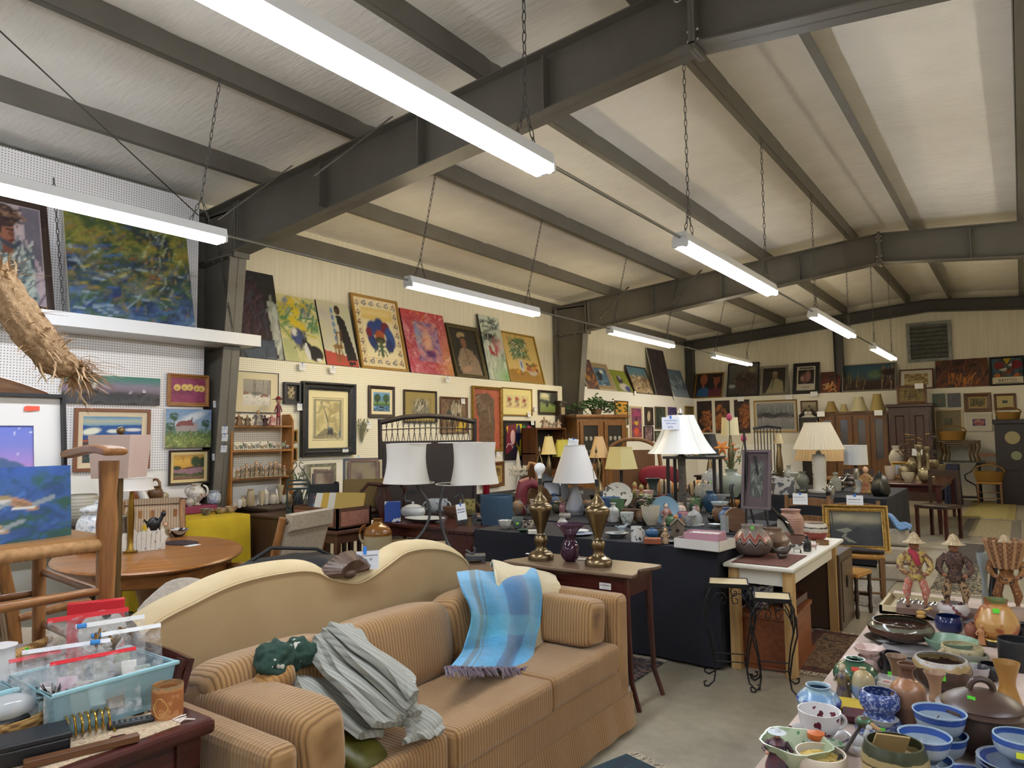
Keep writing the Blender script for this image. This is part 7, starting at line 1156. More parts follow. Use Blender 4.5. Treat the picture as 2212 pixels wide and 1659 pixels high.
#rush seat chairs with the river painting, cubes
rush=st_(0,['b5853f','8a6230'],.012,.8);cw2=wood('7d5a36','573b20',.45,2)
def rchair(p,rz,lab,h=.9):
 t=thing('rush_chair',lab,'chair',p,rz,'rush seated ladder back chairs')
 for a in(-1,1):MB().box((a*.2,-.19,.22),(.042,.042,.44),taper=.7).obj('leg',cw2,t,smooth=False);MB().tube([(a*.2,.19,0),(a*.2,.19,.45),(a*.2,.24,h)],[.02,.022,.018],8).obj('back_post',cw2,t)
 for z in(.13,.25):MB().cyl((-.2,-.19,z),(.2,-.19,z),.011).obj('rung',cw2,t);[MB().cyl((a*.2,-.19,z),(a*.2,.19,z),.011).obj('rung',cw2,t)for a in(-1,1)]
 MB().box((0,0,.44),(.45,.42,.045)).obj('seat',rush,t,bevel=.015);[MB().sheet(lambda u,v:(-.2+.4*u,.2+.05*(z-.45)/.45+.02*math.sin(PI*u),z+.08*v+.015*math.sin(PI*u)),10,3,th=.014).obj('back_slat',cw2,t)for z in(h-.12,h-.3)]
 return t
fc=az(1910,1300,0);rchair((-1.29,7.2,0),.18,'rush seated chair carrying the gilt framed river painting');rchair((-1.8,7.55,0),.18,'rush seated chair with pink picture on it, next to the river painting')
A=Art(.6,.4,100,94);A.grad([(0,'1c2024'),(.45,'262a2c'),(.6,'3c3e3a'),(.72,'77725f'),(1,'6a6654')],.1);A.ell(.3,.82,.2,.1,'8f8870',0,.8).ell(.7,.78,.2,.09,'857e68',0,.8);A.swirl(['14181a','24282a'],9,5,.2,.9,np.clip((.52+.06*np.sin(A.u*14)-A.v)*14,0,1)*np.clip((A.u-.33)*14,0,1));A.poly([(.1,.45),(.36,.52),(.44,.44),(.3,.36),(.22,.26),(.36,.1),(.52,.08),(.3,.26),(.34,.34)],'77766a',.9);A.line([(.06,.95),(.07,.5)],.012,'1c1c1a')
p=V((-1.27,7.1,.465));s=mpp(p);w=130*s;h=100*s;picture('framed_painting',w,h,A,(p,.27,.25),'dark river landscape in a broad gilt frame leaning on the rush chair','painting',F_(.055,gold,'scoop',.04))
solo('rolled_umbrella',MB().tube([(-.24,0,0),(0,0,.006),(.2,-.02,.0)],[.02,.028,.018],10),pl('241c1c',.6),'dark rolled bundle under the river painting','bundle',(-1.24,7.03,.487),.18)
A=Art(.3,.25,30,95);A.swirl(['b88a70','c9a088','9a6a50'],3,3);picture('canvas_painting',.26,.22,A,(V((-1.74,7.38,.465)),.18,.1),'pink toned small picture propped on the second rush chair','painting')
for(px,py,l)in((1728,1066,'price card on the top slat of the pink picture chair'),(1846,1070,'price card on the top slat of the river painting chair')):q=ay(px,py,7.6 if px<1800 else 7.25);card(q,.18,.14,.11,l)
cb=pl('b0a898',.9,0,'a0988a',20)
for i in range(3):solo('ottoman_cube',MB().box((0,0,.09),(.31,.31,.175)),cb,'%s of the stacked grey upholstered cubes beside the river painting'%('lowest','middle','topmost')[i],'ottoman',(-1.17,8.5,(0,.18,.36)[i]),.1,bevel=.03,seg=3,group='grey upholstered cubes')
o=solo('throw_blanket',MB().sheet(lambda u,v:(-.17+.34*u,-.2+.4*v,.55+.16*math.exp(-((u-.35)/.3)**2)*(1-v*.4)+.02*math.sin(u*14+v*9)),20,20,th=.015),fuzzy('4f7fae','3a6490',60),'blue throw heaped on the grey cubes','blanket',(-1.17,8.5,0));
t=thing('rush_stool','low dark turned stool with a rush seat just behind the white table','stool',(-1.3,6.72,0),-.2)
for a in(-1,1):
 for b in(-1,1):MB().lathe(smooth([(.012,0),(.02,.05),(.013,.1),(.02,.2),(.014,.26),(.02,.34)],3),10,(a*.14,b*.14,0)).obj('leg',dkw,t)
 MB().cyl((-.14,a*.14,.15),(.14,a*.14,.15),.012).obj('stretcher',dkw,t)
MB().box((0,0,.35),(.32,.32,.04)).obj('seat',rush,t,bevel=.012)
lamp2(1772,1064,970,913,102,52,ZN,pl('d9d0ba',.8),mo('cfccc2',['1d1b1a'],9,.3,.63),'square white lamp with black bamboo painting and a pleated cream shade',[(24,1064),(24,1058),(14,1056),(14,988),(7,982),(4,974)],n=160,pleat=.02,nf=40);lamp2(1776,1058,994,968,106,90,ZN,pl('c0a070',.8),brz,'second lamp with a tan pleated shade, hidden under the cream pleated one',[(12,1058),(12,1052),(5,1040),(5,1000)],off=.45,n=160,pleat=.02,nf=40);lamp2(1852,1066,1003,962,48,46,ZN,pl('d3d5d6',.8),pl('a8a49a',.2,.8),'small lamp with a white drum shade beside the silver pigeon',[(14,1066),(13,1060),(5,1048),(6,1020),(3,1006)],off=.3)
sv=pl('9a9894',.12,.95);critter(1815,1062,38,40,ZN,sv,'polished silver pigeon at the foot of the bamboo lamp',legs=False,beak='8a8884');critter(1836,1052,34,34,ZN,pl('8a7e7c',.2,.7),'tarnished silver bird behind the polished pigeon',legs=False,beak='6a6460');figurine(1872,1068,58,ZN,('8a3a34','b5a468'),'c9a080','a08a60','figurine of a woman in a red vest and yellow skirt',wide=.5,base='6a4a30');item('glass_vase','hour',1856,1066,18,30,ZN,clear('c4c8c8',.45,.03),'clear cut glass vase beside the woman in the red vest','vase')
p=az(1902,1072,ZN);solo('black_carving',MB().lathe(smooth([(.07,0),(.1,.06),(.085,.16),(.05,.24),(0,.3)],3),18,flute=.12,nf=5),pl('10100f',.3),'black rough carving with a yellow fleck beside the drum shade','carving',p)
for i,(px,py,w,h,kd)in enumerate(((1690,1010,24,30,'globe'),(1705,1012,22,40,'bottle'),(1672,1014,24,24,'jar'),(1718,1016,20,26,'hour'),(1795,1040,20,30,'globe'),(1806,1020,24,30,'bottle'))):item('decanter',kd,px,py+42,w,h+10,ZN,clear('c8c8bc',.5,.04)if i%2 else sv,'%s %s among the crystal and silver near the vine stool'%(ORD[i],'clear glass decanter' if i%2 else 'silver vessel'),'decanter',lid=True)
r=random.Random(77);CN=(('amber','9c6a2c'),('cream','c4bca8'),('green','4f6a4a'),('grey','7d7f7c'),('brown','5f4430'),('blue','4a6488'),('white','d0cfca'),('rose','a8757a'),('black','1c1b1c'));KN=(('vase','vase'),('jar','jar'),('bowl','bowl'),('bottle','bottle'),('cup','cup'),('olla','pot'),('goblet','goblet'))
for row,(y0,y1,xa,xb,n,nm)in enumerate(((5.62,6.3,-4.1,-1.9,30,'second row behind the navy table'),(6.6,7.15,-4.4,-2.2,26,'third row behind the navy table'))):
 for i in range(n):
  (cn,cc_),(kd,kn)=CN[(i*5+row)%9],KN[(i*3+row)%7];h=r.uniform(.07,.17);rr=h*r.uniform(.3,.55)*(1.3 if kd=='bowl' else 1);solo(kn,vessel(kd,rr,h,n=16,k=3),pl(cc_,r.choice((.2,.35,.5)),0,CN[(i*5+row+3)%9][1]if i%3==0 else cc_,20),'%s %s, number %d along the %s'%(cn,kn,i+1,nm),kn,(xa+(xb-xa)*(i+.5)/n,r.uniform(y0,y1),ZN+.004))
#pine shelf and its figurines, seen past the first column
pin=wood('a8702c','7a4c1c',.4,2);pinh=wood('a8702c','7a4c1c',.4,1);XF=-7.08;a,b=ax(497,1096,XF),ax(633,1092,XF);zt=ax(497,892,XF).z
simple_table('long_table',-7.28,-6.6,4.7,6.1,.80,dkw,'dark table under the pine shelf past the steel column');t=thing('wall_shelf','pine shelf unit with scalloped ends holding rows of figurines','shelf',(XF-.1,(a.y+b.y)/2,.80));W_=b.y-a.y;Hs=zt-.80
for s_ in(-1,1):MB().prism([(-.1,0),(.1,0),(.1,Hs*.93),(.04,Hs),(-.1,Hs)],.022,Matrix.Translation((0,s_*(W_/2-.011),0))).obj('side_board',pin,t,smooth=False)
SH=[]
for y in(919,972,1031):z=ax(560,y,XF).z;SH.append(z);MB().box((0,0,z-.80-.01),(.2,W_-.044,.02)).obj('shelf_board',pinh,t,smooth=False)
AT=('x',XF+.03);G1,G2,G3,G4='character jugs on the pine shelf top','bird figurines on the pine shelf','children figurines on the pine shelf','white ornaments under the pine shelf'
for px,h,rb,sk,hr,l in((516,26,('8a6a4a','5c4630'),'b8946c','4a3626','brown jug of an old couple, nearest the column'),(534,22,('7d6a50','54442f'),'b08e68','54402c','shorter brown figure jug next to it'),(558,33,('b8a888','22305a'),'c09a72','2a211c','large head jug of a dark haired man in a suit'),(572,22,'3a1c20','4a2a2a','20151a','dark wine coloured jug behind the suited man'),(587,26,('a8262c','c8b8b0'),'d0a888','c9c4bc','red and white bearded santa mug')):figurine(px,918,h,SH[0],rb,sk,hr,l,'jug',G1,wide=.85,small=True)
figurine(601,918,62,SH[0],('96202a','1c1c28'),'c89a7a','8a1c24','tall red nutcracker soldier at the end of the pine shelf','nutcracker',wide=.3,hat='7d1c24',leg=True,small=True)
cc=('b8b0a0','8a8478','6f6a52','9c8a70','4a6a4a','a8a49c','b89a7a')
for i in range(13):critter(512+9.0*i,972-.15*i,12,13+3*(i%3),SH[1],pl(cc[i%7],.35,0,cc[(i+3)%7],60),'%s little bird figurine from the column on the pine middle shelf'%ORD[i],group=G2,sd=1 if i%2 else-1)
for i in range(11):figurine(512+10.2*i,1031-.55*i,(24,26,31,28,34,30,24,30,33,27,22)[i],SH[2],(('a08a68','6a5038'),('8a7a60','4f4436'))[i%2],'d0a884',('5a4028','8a6238','3a2c20')[i%3],'%s child figurine from the column on the lowest pine shelf'%ORD[i],group=G3,base='a89c84',wide=.5,small=True)
AT=None
r=random.Random(21)
for i in range(14):
 px,py=517+8.0*i,1092-(i%3)*4;AT=('x',-6.98-.05*(i%3));k_=('cup','bottle','vase','jar','bell','hour')[i%6];item('ornament',k_,px,py,13+4*(i%2),18+7*(i*5%4),.803,pl(('d3cfc6','b8a888','c9c4b8','9c8a6c','bdb3a4')[i%5],.35),'%s cream or tan ornament in the row under the pine shelf'%ORD[i],'ornament',G4)
AT=None
t=thing('cabinet','plain brown wooden cabinet under the green wire lantern','cabinet',(-6.28,4.72,0));cbw=wood('4a3424','33231a',.4,2);MB().box((0,0,.375),(.62,.46,.73)).obj('cabinet_body',cbw,t,bevel=.004,smooth=False);MB().box((0,0,.755),(.66,.5,.03)).obj('cabinet_top',cbw,t,bevel=.008,smooth=False);MB().box((.312,0,.37),(.01,.4,.62)).obj('door',cbw,t,smooth=False)
p=az(632,1113,.772)+V((-.05,.1,0));s=mpp(p);grn=pl('2c3a34',.5,.3);t=thing('lantern','green wire birdcage lantern with scrolls and dried flowers','lantern',p,facing(p));w=22*s
for a in(-1,1):
 for b in(-1,1):MB().cyl((a*w,b*w*.7,0),(a*w,b*w*.7,72*s),1.4*s).obj('post',grn,t)
for z in(4,10,54,64,72):MB().tube([(a*w*z_,b*w*.7*z_,z*s)for a,b in((-1,-1),(1,-1),(1,1),(-1,1))for z_ in(1,)],1.3*s,6,True).obj('rail',grn,t)
for i in range(7):
 for f in(-1,1):MB().tube([((-1+2*i/6)*w,f*w*.7,10*s),((-1+2*(i+2)/6 if i<5 else 1)*w*.95,f*w*.7,54*s)],.7*s,5).obj('lattice_wire',grn,t)
for a in(-1,1):MB().tube([V((a*w,0,72*s)),V((a*w*.6,0,90*s)),V((a*w*.1,0,104*s)),V((a*w*.2,0,112*s)),V((a*w*.5,0,108*s))],1.1*s,6).obj('scroll',grn,t)
MB().lathe(smooth([(w*.4,0),(w*.5,30*s),(w*.3,44*s),(0,46*s)],3),14,(0,0,6*s)).obj('candle',pl('1a1c20',.4),t);bouquet(p+V((0,0,72*s)),s*.7,12,['7a6a44','6a7a50','5a4a34'],'dried grass and flowers topping the green lantern',spread=30,h0=4,h1=36,leaf='3f5a38')
def crate(p,px,wpx,hpx,mat,lab,n,cols,cats='picture frame',open_=True):
 p=V(p);s=mpp(p);w,h=wpx*s,hpx*s;q=p+flat(p-CAM)*.2;t=thing('crate',lab,'crate',q,facing(p));tray(t,w,.36,h,mat,wl=.012);r=random.Random(px)
 for i in range(n):
  fw,fh=w*r.uniform(.55,.85),h*r.uniform(1.15,1.7);A=Art(fw,fh,14,200+i+px);A.swirl([cols[i%len(cols)],'8a7a60',cols[(i+1)%len(cols)]],3,3);off=V((r.uniform(-.1,.1)*w,-.13+.27*i/max(1,n-1),.014));off.rotate(Matrix.Rotation(facing(p),3,'Z'))
  picture('picture_frame',fw,fh,A,(q+off,facing(p),.18),'%s framed picture from the front in the %s'%(ORD[i],lab.split(' holding')[0].split(' of')[0]),'picture frame',F_(.025,(brw,blk,pale,dkw)[i%4],'flat',.018),mat=(.02,'c9bfa4')if i%2 else None)
simple_table('side_table',-6.58,-5.66,5.02,5.75,.79,dkw,'dark table holding the black crate and the carton of frames');crate((-6.36,5.25,.793),695,66,48,pl('111217',.5),'black plastic crate holding framed pictures',3,('b8a48c','6a4a3a','3a2a28'));crate((-5.82,5.36,.793),785,92,62,pl('6f5a30',.8),'open cardboard carton holding leaning picture frames',6,('8a7a50','4a3626','b5a684'))
w,h,M=on_left(658,1003,723,1026);A=Art(w,h,40,210);A.swirl(['6a6a5a','8f8f78','4f5248','a8a48c'],7,4);M[0].z-=.1;picture('canvas_painting',w,h+.1,A,M,'grey green unframed landscape behind the black crate','painting')
wn=wood('5a3826','3c2418',.4,0);simple_table('stand',-5.86,-5.12,4.38,4.88,.70,wn,'small brown stand carrying the drawer-fronted wooden box');t=thing('record_box','wooden box with pinkish panels and a ring pull, full of albums','box',(-5.49,4.63,.70));tray(t,.66,.42,.2,wn,wl=.02);pk2=wood('9a6a58','7d5244',.4,0,10);pnl=MB().box((0,-.214,.1),(.56,.008,.13)).obj('panel',pk2,t,smooth=False);MB().box((.334,0,.1),(.008,.34,.13)).obj('panel',pk2,t,smooth=False);MB().tube([(.02*math.sin(a),-.226,.09+.022*math.cos(a))for a in[i*PI/6 for i in range(12)]],.004,6,True).obj('ring_pull',iron,pnl)
for i,c in enumerate(('1c1a22','d0ccc0','b8942c','c9c4b4','a88a3a')):
 A=Art(.3,.3,40 if i==0 else 8,220+i,c)
 if i==0:A.rect(.15,.1,.9,.9,'2a2c34').rect(.17,.84,.88,.88,'8a3a34').strokes(26,['b58a70','c8b8a0','4a6a7a'],.3,.04,(.3,.15,.75,.75),(70,40))
 picture('record_album',.3,.3,A,(V((-5.6+.07*i,4.56+.03*i,.725)),.35,.45-.04*i),('front album with a dark figure cover leaning in the record box','pale album behind the dark cover','mustard album in the record box','cream album in the record box','rearmost gilt album in the record box')[i],'album',edge=c)
simple_table('low_table',-5.06,-4.5,4.3,4.8,.5,dkw,'low dark table under the stoneware jug');item('stoneware_jug',[(.95,0),(1,.05),(1,.5),(.98,.62),(.8,.75),(.4,.86),(.3,.9),(.3,.96),(.38,1)],816,1200,62,84,.503,ba(((0,'a89878'),(.5,'9a8a6c'),(.53,'7d5220'),(.95,'6a4418')),.2,None,.02),'two tone stoneware jug with a brown glazed top and loop handle','jug',hand=-1)
p=V((-5.37,5.32,0));t=thing('side_chair','glossy mahogany chair with a vase shaped splat behind the stoneware jug','chair',p,facing(p)+.3);mzz=wood('3a1814','1f0d0b',.15,2)
for a in(-1,1):MB().tube([(a*.21,.2,0),(a*.21,.2,.45),(a*.22,.24,.75),(a*.24,.28,.98),(a*.17,.28,1.06),(0,.28,1.04)],[.02,.02,.018,.02,.02,.022],9).obj('back_post',mzz,t);MB().tube([(a*.22,-.2,0),(a*.2,-.18,.2),(a*.22,-.2,.42)],[.03,.016,.03],8).obj('leg',mzz,t)
MB().prism([(-.05,0),(-.09,.12),(-.05,.25),(-.1,.42),(-.06,.56),(.06,.56),(.1,.42),(.05,.25),(.09,.12),(.05,0)],.016,Matrix.Translation((0,.25,.47))@Matrix.Rotation(-.1,4,'X')).obj('splat',mzz,t);MB().box((0,0,.44),(.48,.44,.05)).obj('seat',pl('6a5a44',.9),t,bevel=.015)
simple_table('dining_table',-5.1,-4.12,4.8,5.9,.75,mahx,'dark table spread with white tureens behind the scroll lamps');t=thing('cabinet','dark red mahogany cabinet carrying the pewter train','cabinet',(-3.945,5.02,0));MB().box((0,0,.37),(.3,.6,.7)).obj('cabinet_body',mah,t,bevel=.004,smooth=False);MB().box((0,0,.738),(.33,.64,.035)).obj('cabinet_top',mah,t,bevel=.008,smooth=False);MB().box((0,-.302,.36),(.26,.008,.56)).obj('door',mahx,t,smooth=False)
wc=pl('b8bcbc',.25);item('tureen','wide',892,1120,46,26,.753,wc,'oval white lidded tureen under the first scroll lamp','tureen',lid=True,sx=1.3);item('platter','dish',918,1128,72,14,.753,wc,'long pale platter before the tureens','platter',sx=1.4);item('tureen','deep',944,1110,46,34,.753,mo('aab0b2',['6a7880'],20,.3,.6),'round blue grey tureen beside the oval one','tureen',hand=2);item('basket','bowl',975,1118,38,26,.753,weave('6d4c34','453020',120,120),'small brown woven basket by the price tagged scroll lamp','basket');block('blue_box',848,1128,34,48,.753,mo('1f3f86',['c8ccd0','8a8a6a'],10,.4,.6),'blue cardboard box with a pale panel, left of the tureens','box',d=.08)
pw=pl('6b7076',.3,.85,'4a4f55',40);p=az(1030,1136,.757);s=mpp(p);t=thing('model_train','pewter model steam train on the dark cabinet top','model train',p+V((-.05,.12,0)),math.atan2(cR0 .y,cR0 .x));k=MB();k.cyl((-8*s,0,12*s),(20*s,0,12*s),6*s);k.box((-14*s,0,14*s),(12*s,12*s,18*s));k.box((2*s,0,5*s),(46*s,11*s,3*s));k.lathe([(2*s,16*s),(2*s,24*s),(3.4*s,26*s),(0,26*s)],10,(15*s,0,0));k.lathe([(2.6*s,16*s),(2.6*s,20*s),(0,22*s)],10,(4*s,0,0));k.obj('engine',pw,t);MB().box((-40*s,0,10*s),(24*s,12*s,14*s)).obj('tender',pw,t,bevel=.003)
for x in(-46,-36,-14,-4,6,15):[MB().cyl((x*s,a*6*s,4*s),(x*s,a*7.5*s,4*s),4*s).obj('wheel',pw,t)for a in(-1,1)]
A=Art(.3,.3,20,230);A.swirl(['8a7040','5a4526','b09a60'],3,3);w,h,M=on_left(1041,999,1088,1034,.05);M[0].z-=.12;picture('framed_painting',w,h+.12,A,M,'gold framed picture standing low behind the ruby vase','painting',F_(.07,brw),liner=(.03,'a8904c'))
p=V(ay(925,1000,6.3));p.z=0;s=mpp(p);t=thing('wicker_settee','dark brown wicker high back settee behind the scroll lamps','settee',p,facing(p)+.12);wk=weave('2c1e1b','140d0c',150,150,.5);dk2=pl('241815',.4,0,'160f0d',60);W2=104*s;zz=lambda y:zat(p,925,y).z;zt,zl,zm=zz(905),zz(952),zz(1062)
MB().tube([(-W2,0,zz(912)),(-W2*.5,0,zz(901)),(0,0,zz(898)),(W2*.5,0,zz(902)),(W2,0,zz(912))],.03,12).obj('top_rail',wk,t)
for a in(-1,1):MB().tube([(a*W2,0,0),(a*W2*.98,0,.6),(a*W2,0,zz(905))],[.022,.024,.026],10).obj('post',wk,t)
for i in range(34):x=-W2*.95+W2*1.9*i/33;MB().tube([(x,0,zz(906)),(x+.02*(1 if i%2 else-1),0,zz(928)),(x,0,zl)],.0042,5).obj('strand',dk2,t)
MB().tube([(-W2,0,zz(928)),(0,0,zz(924)),(W2,0,zz(928))],.008,6).obj('rail',dk2,t);MB().sheet(lambda u,v:(W2*(-.96+1.92*u),.02*math.sin(PI*u),.5+(zl-.5)*v),20,12,th=.02).obj('woven_back',wk,t);MB().box((0,-.28,.43),(W2*1.9,.56,.06)).obj('seat',wk,t,bevel=.02)
for a in(-1,1):MB().tube([(a*W2,0,.75),(a*W2*1.02,-.3,.7),(a*W2*1.0,-.55,.62),(a*W2,-.56,.4)],.026,10).obj('armrest',wk,t);MB().cyl((a*W2*.95,-.54,0),(a*W2*.95,-.54,.42),.022).obj('leg',wk,t)
simple_table('end_table',-3.62,-3.12,3.85,4.35,.6,wood('6a5240','4a3628',.35),'brown end table past the cream sofa, under the price tagged scroll lamp');simple_table('end_table',-4.16,-3.7,3.7,4.2,.6,wood('6a5240','4a3628',.35),'end table behind the cream sofa crest, under the first scroll lamp');si=pl('55585a',.45,.4,'44474a',30)
def scroll(px,py,pts,curl,sh,lab):
 p=az(px,py,.6)+V((0,.06,0));s=mpp(p);f=flat(p-CAM);t=thing('table_lamp',lab,'lamp',(p.x,p.y,.603),facing(p),'scrolled iron lamps with white shades');L=lambda q:(lambda w_:V((w_.dot(V((f.y,-f.x,0))),0,w_.z)))(zat(p,*q)-V((p.x,p.y,.603)))
 MB().box((0,0,.035),(44*s,34*s,.035)).obj('lamp_base',si,t,bevel=.004,smooth=False);[MB().box((a*17*s,b*13*s,.009),(8*s,7*s,.018)).obj('foot',si,t,smooth=False)for a in(-1,1)for b in(-1,1)]
 P=[L(q)for q in pts];MB().tube([V(q)for q in smooth3(P)],.0105,8).obj('stem',si,t);[MB().tube(smooth3([L(q)for q in c]),.009,8).obj('scroll',si,t)for c in curl]
 x0,yb,yt,wb,wt=sh;c=L((x0,yb));c2=L((x0,yt));e=thing('x',None,None);bpy.data.objects.remove(e);n0=len(t.children);shade(t,c.z,c2 .z,wb*s/2,wt*s/2,pl('d9d6cf',.8),28,-.1);
 for ch in t.children[n0:]:ch.location.x=c.x
 MB().cyl((c.x,0,c.z),(c.x,0,c2 .z+.01),.005).obj('stem',brz,t)
scroll(1016,1216,[(1016,1196),(998,1172),(986,1135),(981,1095),(988,1062),(993,1046)],[[(1006,1188),(1020,1196),(1026,1188),(1022,1182)],[(983,1075),(996,1068),(1000,1085),(994,1100)]],(994,1045,956,106,94),'scrolled iron lamp with a white drum shade and a price tag, right of its pair')
scroll(866,1222,[(872,1180),(900,1155),(918,1120),(916,1085),(900,1062),(890,1046)],[[(905,1066),(888,1062),(876,1068),(876,1082),(888,1082)]],(887,1043,958,102,88),'scrolled iron lamp with a white drum shade, directly behind the cream sofa crest')
q=zat(V((-3.38,4.1,.6)),994,1088);card(q-flat(q-CAM)*.03,facing(q),.07,.115,'price tag tied to the second scroll lamp',lines=4,tilt=-.15)
for px,py,l in((653,785,'the lilies and cat canvas'),(719,792,'the woman in black'),(967,814,'the pink abstract'),(746,970,'the quill print corner'),(774,985,'the dried flowers'),(796,912,'the small blue trees'),(649,872,'the shadow box'),(1000,861,'the brown still life'),(1076,975,'the rust red print'),(1143,890,'the red plant trio'),(1150,908,'the bold abstract'),(1157,877,'the pond landscape')):card(ax(px,py,XP+.05),PI/2,.1,.085,'paper price tag by %s'%l,tape=px<1100)
for px,py,l in((1265,835,'the dark red abstract'),(1372,845,'the driftwood painting'),(1456,855,'the tall brown canvas')):card(ax(px,py,XP+.03),PI/2,.1,.09,'white price card on the ledge by %s'%l,False,0)
for px,py,l in((1600,857,'the bird-like painting'),(1704,853,'the cream jacket portrait'),(1758,846,'the poster'),(1985,828,'the armoire top painting'),(1773,889,'the tall glass-door bookcase'),(1897,886,'the end of the glass-door bookcase')):card(ay(px,py,YB-.09 if px<1770 else 18.1),0,.17,.12,'white price card near %s'%l,False,0)
for i in range(6):q=ay(1236-.6*i,895+17.5*i,12.03);card(q+V((0,-.004,0)),0,.12,.11,'%s white card from the top down the second steel column'%ORD[i],False,1)
k=MB();r=random.Random(31);p=ax(782,950,XP+.03);t=thing('dried_flowers','bunch of dried lavender hung upside down beside the quill print','dried flowers',p)
for i in range(40):e=V((r.uniform(0,.05),r.gauss(0,.05),r.uniform(.12,.27)));k.tube([(0,0,-.05),e*.5,e],.0025,4);k.ball(e,(.008,.008,.02),6,4)
k.obj('stems',pl('7a7a5c',.9,0,'9a9a80',60),t)
#far bays
def boxy(name,x0,x1,y0,y1,z,mat,lab,cat):t=thing(name,lab,cat,((x0+x1)/2,(y0+y1)/2,0));return t
ok3,ok4=wood('7a5224','553616',.35,2),wood('5f3a1e','40240f',.35,2);gl=pl('2c2b2c',.08,0);dg=pl('191412',.3)
q=ax(1282,1000,-6.75);t=thing('china_cabinet','oak china cabinet with glass doors and ivy on top, past the second column','cabinet',(-6.72,q.y+.1,0),1.05);zt=ax(1282,896,-6.75).z
MB().bx((-.55,-.2,0),(.55,.2,zt-.06)).obj('cabinet_body',ok3,t,smooth=False);MB().bx((-.6,-.25,zt-.07),(.6,.22,zt)).obj('cornice',ok3,t,bevel=.02,smooth=False)
for a in(-.27,.27):
 dr=MB().ringloft(.46,.86,[(0,0),(0,-.03),(.07,-.03),(.07,0)],Matrix.Translation((a,-.2,zt-1.0))).obj('door',ok3,t,smooth=False);MB().box((a,-.206,zt-.57),(.33,.01,.72)).obj('pane',gl,dr,smooth=False);MB().ball((a-.17*(1 if a>0 else-1),-.235,zt-.55),.014,8,6).obj('knob',brz,dr)
 for z in(.75,.5):[MB().lathe([(.02,0),(.03,.02),(.03,.07),(.02,.08)],8,(a+x,-.22,zt-z)).obj('glassware',pl('a8a69c',.2),t)for x in(-.1,0,.1)]
t=thing('ivy_plant','trailing green ivy on top of the oak china cabinet','plant',(-6.72,q.y+.1,zt+.01),.9);k=MB();r=random.Random(6);MB().lathe([(.09,0),(.12,.1),(.1,.1)],12).obj('pot',pl('5a4632',.6),t)
for i in range(420):a=r.uniform(0,6.28);d=abs(r.gauss(0,.3));c=V((math.cos(a)*min(d,.5)*1.3,math.sin(a)*d*.5,.08+.2*math.exp(-d*3)+r.gauss(0,.05)));k.ball(c,(.028,.022,.008),6,4,Matrix.Rotation(r.uniform(-1,1),4,'X'))
k.obj('foliage',pl('24401f',.5,0,'3a5a2c',12),t)
q=ax(1192,990,-6.85);t=thing('bookcase','open teak shelf cube by the second column, lace ornaments on top','shelf',(-7.0,q.y,0),PI/2);zt=ax(1192,924,-6.85).z;w=1.0;MB().ringloft(w,zt-.9,[(0,.16),(0,-.16),(.03,-.16),(.03,.16)],Matrix.Translation((0,0,.9))).obj('case',ok4,t,smooth=False);MB().bx((-w/2,-.14,0),(w/2,.14,.9)).obj('base_cupboard',ok4,t,smooth=False);MB().bx((-w/2,.14,.9),(w/2,.16,zt)).obj('back_panel',dg,t,smooth=False);MB().bx((-w/2,-.14,1.22),(w/2,.14,1.24)).obj('shelf_board',ok4,t,smooth=False)
AT=('x',-6.92)
for px,py,w_,h_,kd,c,l in((1204,953,10,26,'bottle','8f8a4a','yellow green vase'),(1214,954,12,18,'globe','1c1c18','black round vase')):item('vase',kd,px,py,w_,h_,1.242,pl(c,.3),l+' inside the teak shelf cube','vase')
for i,(px,h_,c)in enumerate(((1176,24,'b8a898'),(1188,14,'a8a498'),(1196,13,'9a9a8a'),(1206,18,'b5a898'))):figurine(px,923,h_,zt+.001,(c,'8a6a5a'),c,'8a7a6a','%s lace ornament on the teak shelf cube'%ORD[i],'ornament',wide=.9,small=True)
AT=None
t=thing('wall_clock','slim dark pendulum clock at the end of the pegboard','clock',ax(1212,925,XP+.08),PI/2);MB().box((0,0,.2),(.2,.1,.5)).obj('case',dkw,t,bevel=.008,smooth=False);MB().box((0,0,.5),(.26,.14,.05)).obj('hood',dkw,t,smooth=False);MB().box((0,-.052,.33),(.13,.004,.14)).obj('dial',pl('b8ac8c',.5),t,smooth=False)
p=ay(1370,1064,9.75);p.z=0;s=mpp(p);t=thing('rattan_chair','big round backed rattan armchair behind the cream square lampshade','chair',p,facing(p));zz=lambda y:zat(p,1370,y).z;ra=pl('8a6038',.5,0,'6d4826',20);pts=[(-60*s,0,.3),(-58*s,0,zz(1010)),(-50*s,0,zz(968)),(-25*s,0,zz(952)),(0,0,zz(949)),(25*s,0,zz(952)),(50*s,0,zz(968)),(58*s,0,zz(1010)),(62*s,0,.3)];MB().tube(smooth3([V(q)for q in pts]),.03,10).obj('back_hoop',ra,t);MB().sheet(lambda u,v:((-46+92*u)*s,.02,.45+(zz(972)-.45)*v),10,8,th=.02).obj('slatted_back',st_(0,['6d4a2a','7d5632','5f3f22'],.03,.6),t);MB().box((0,-.3,.42),(112*s,.6,.08)).obj('seat',ra,t,bevel=.02)
for a in(-1,1):MB().tube([(a*60*s,0,.7),(a*62*s,-.3,.68),(a*60*s,-.58,.6),(a*58*s,-.58,0)],.025,8).obj('armrest',ra,t);MB().cyl((a*58*s,0,0),(a*58*s,0,.4),.025).obj('leg',ra,t)
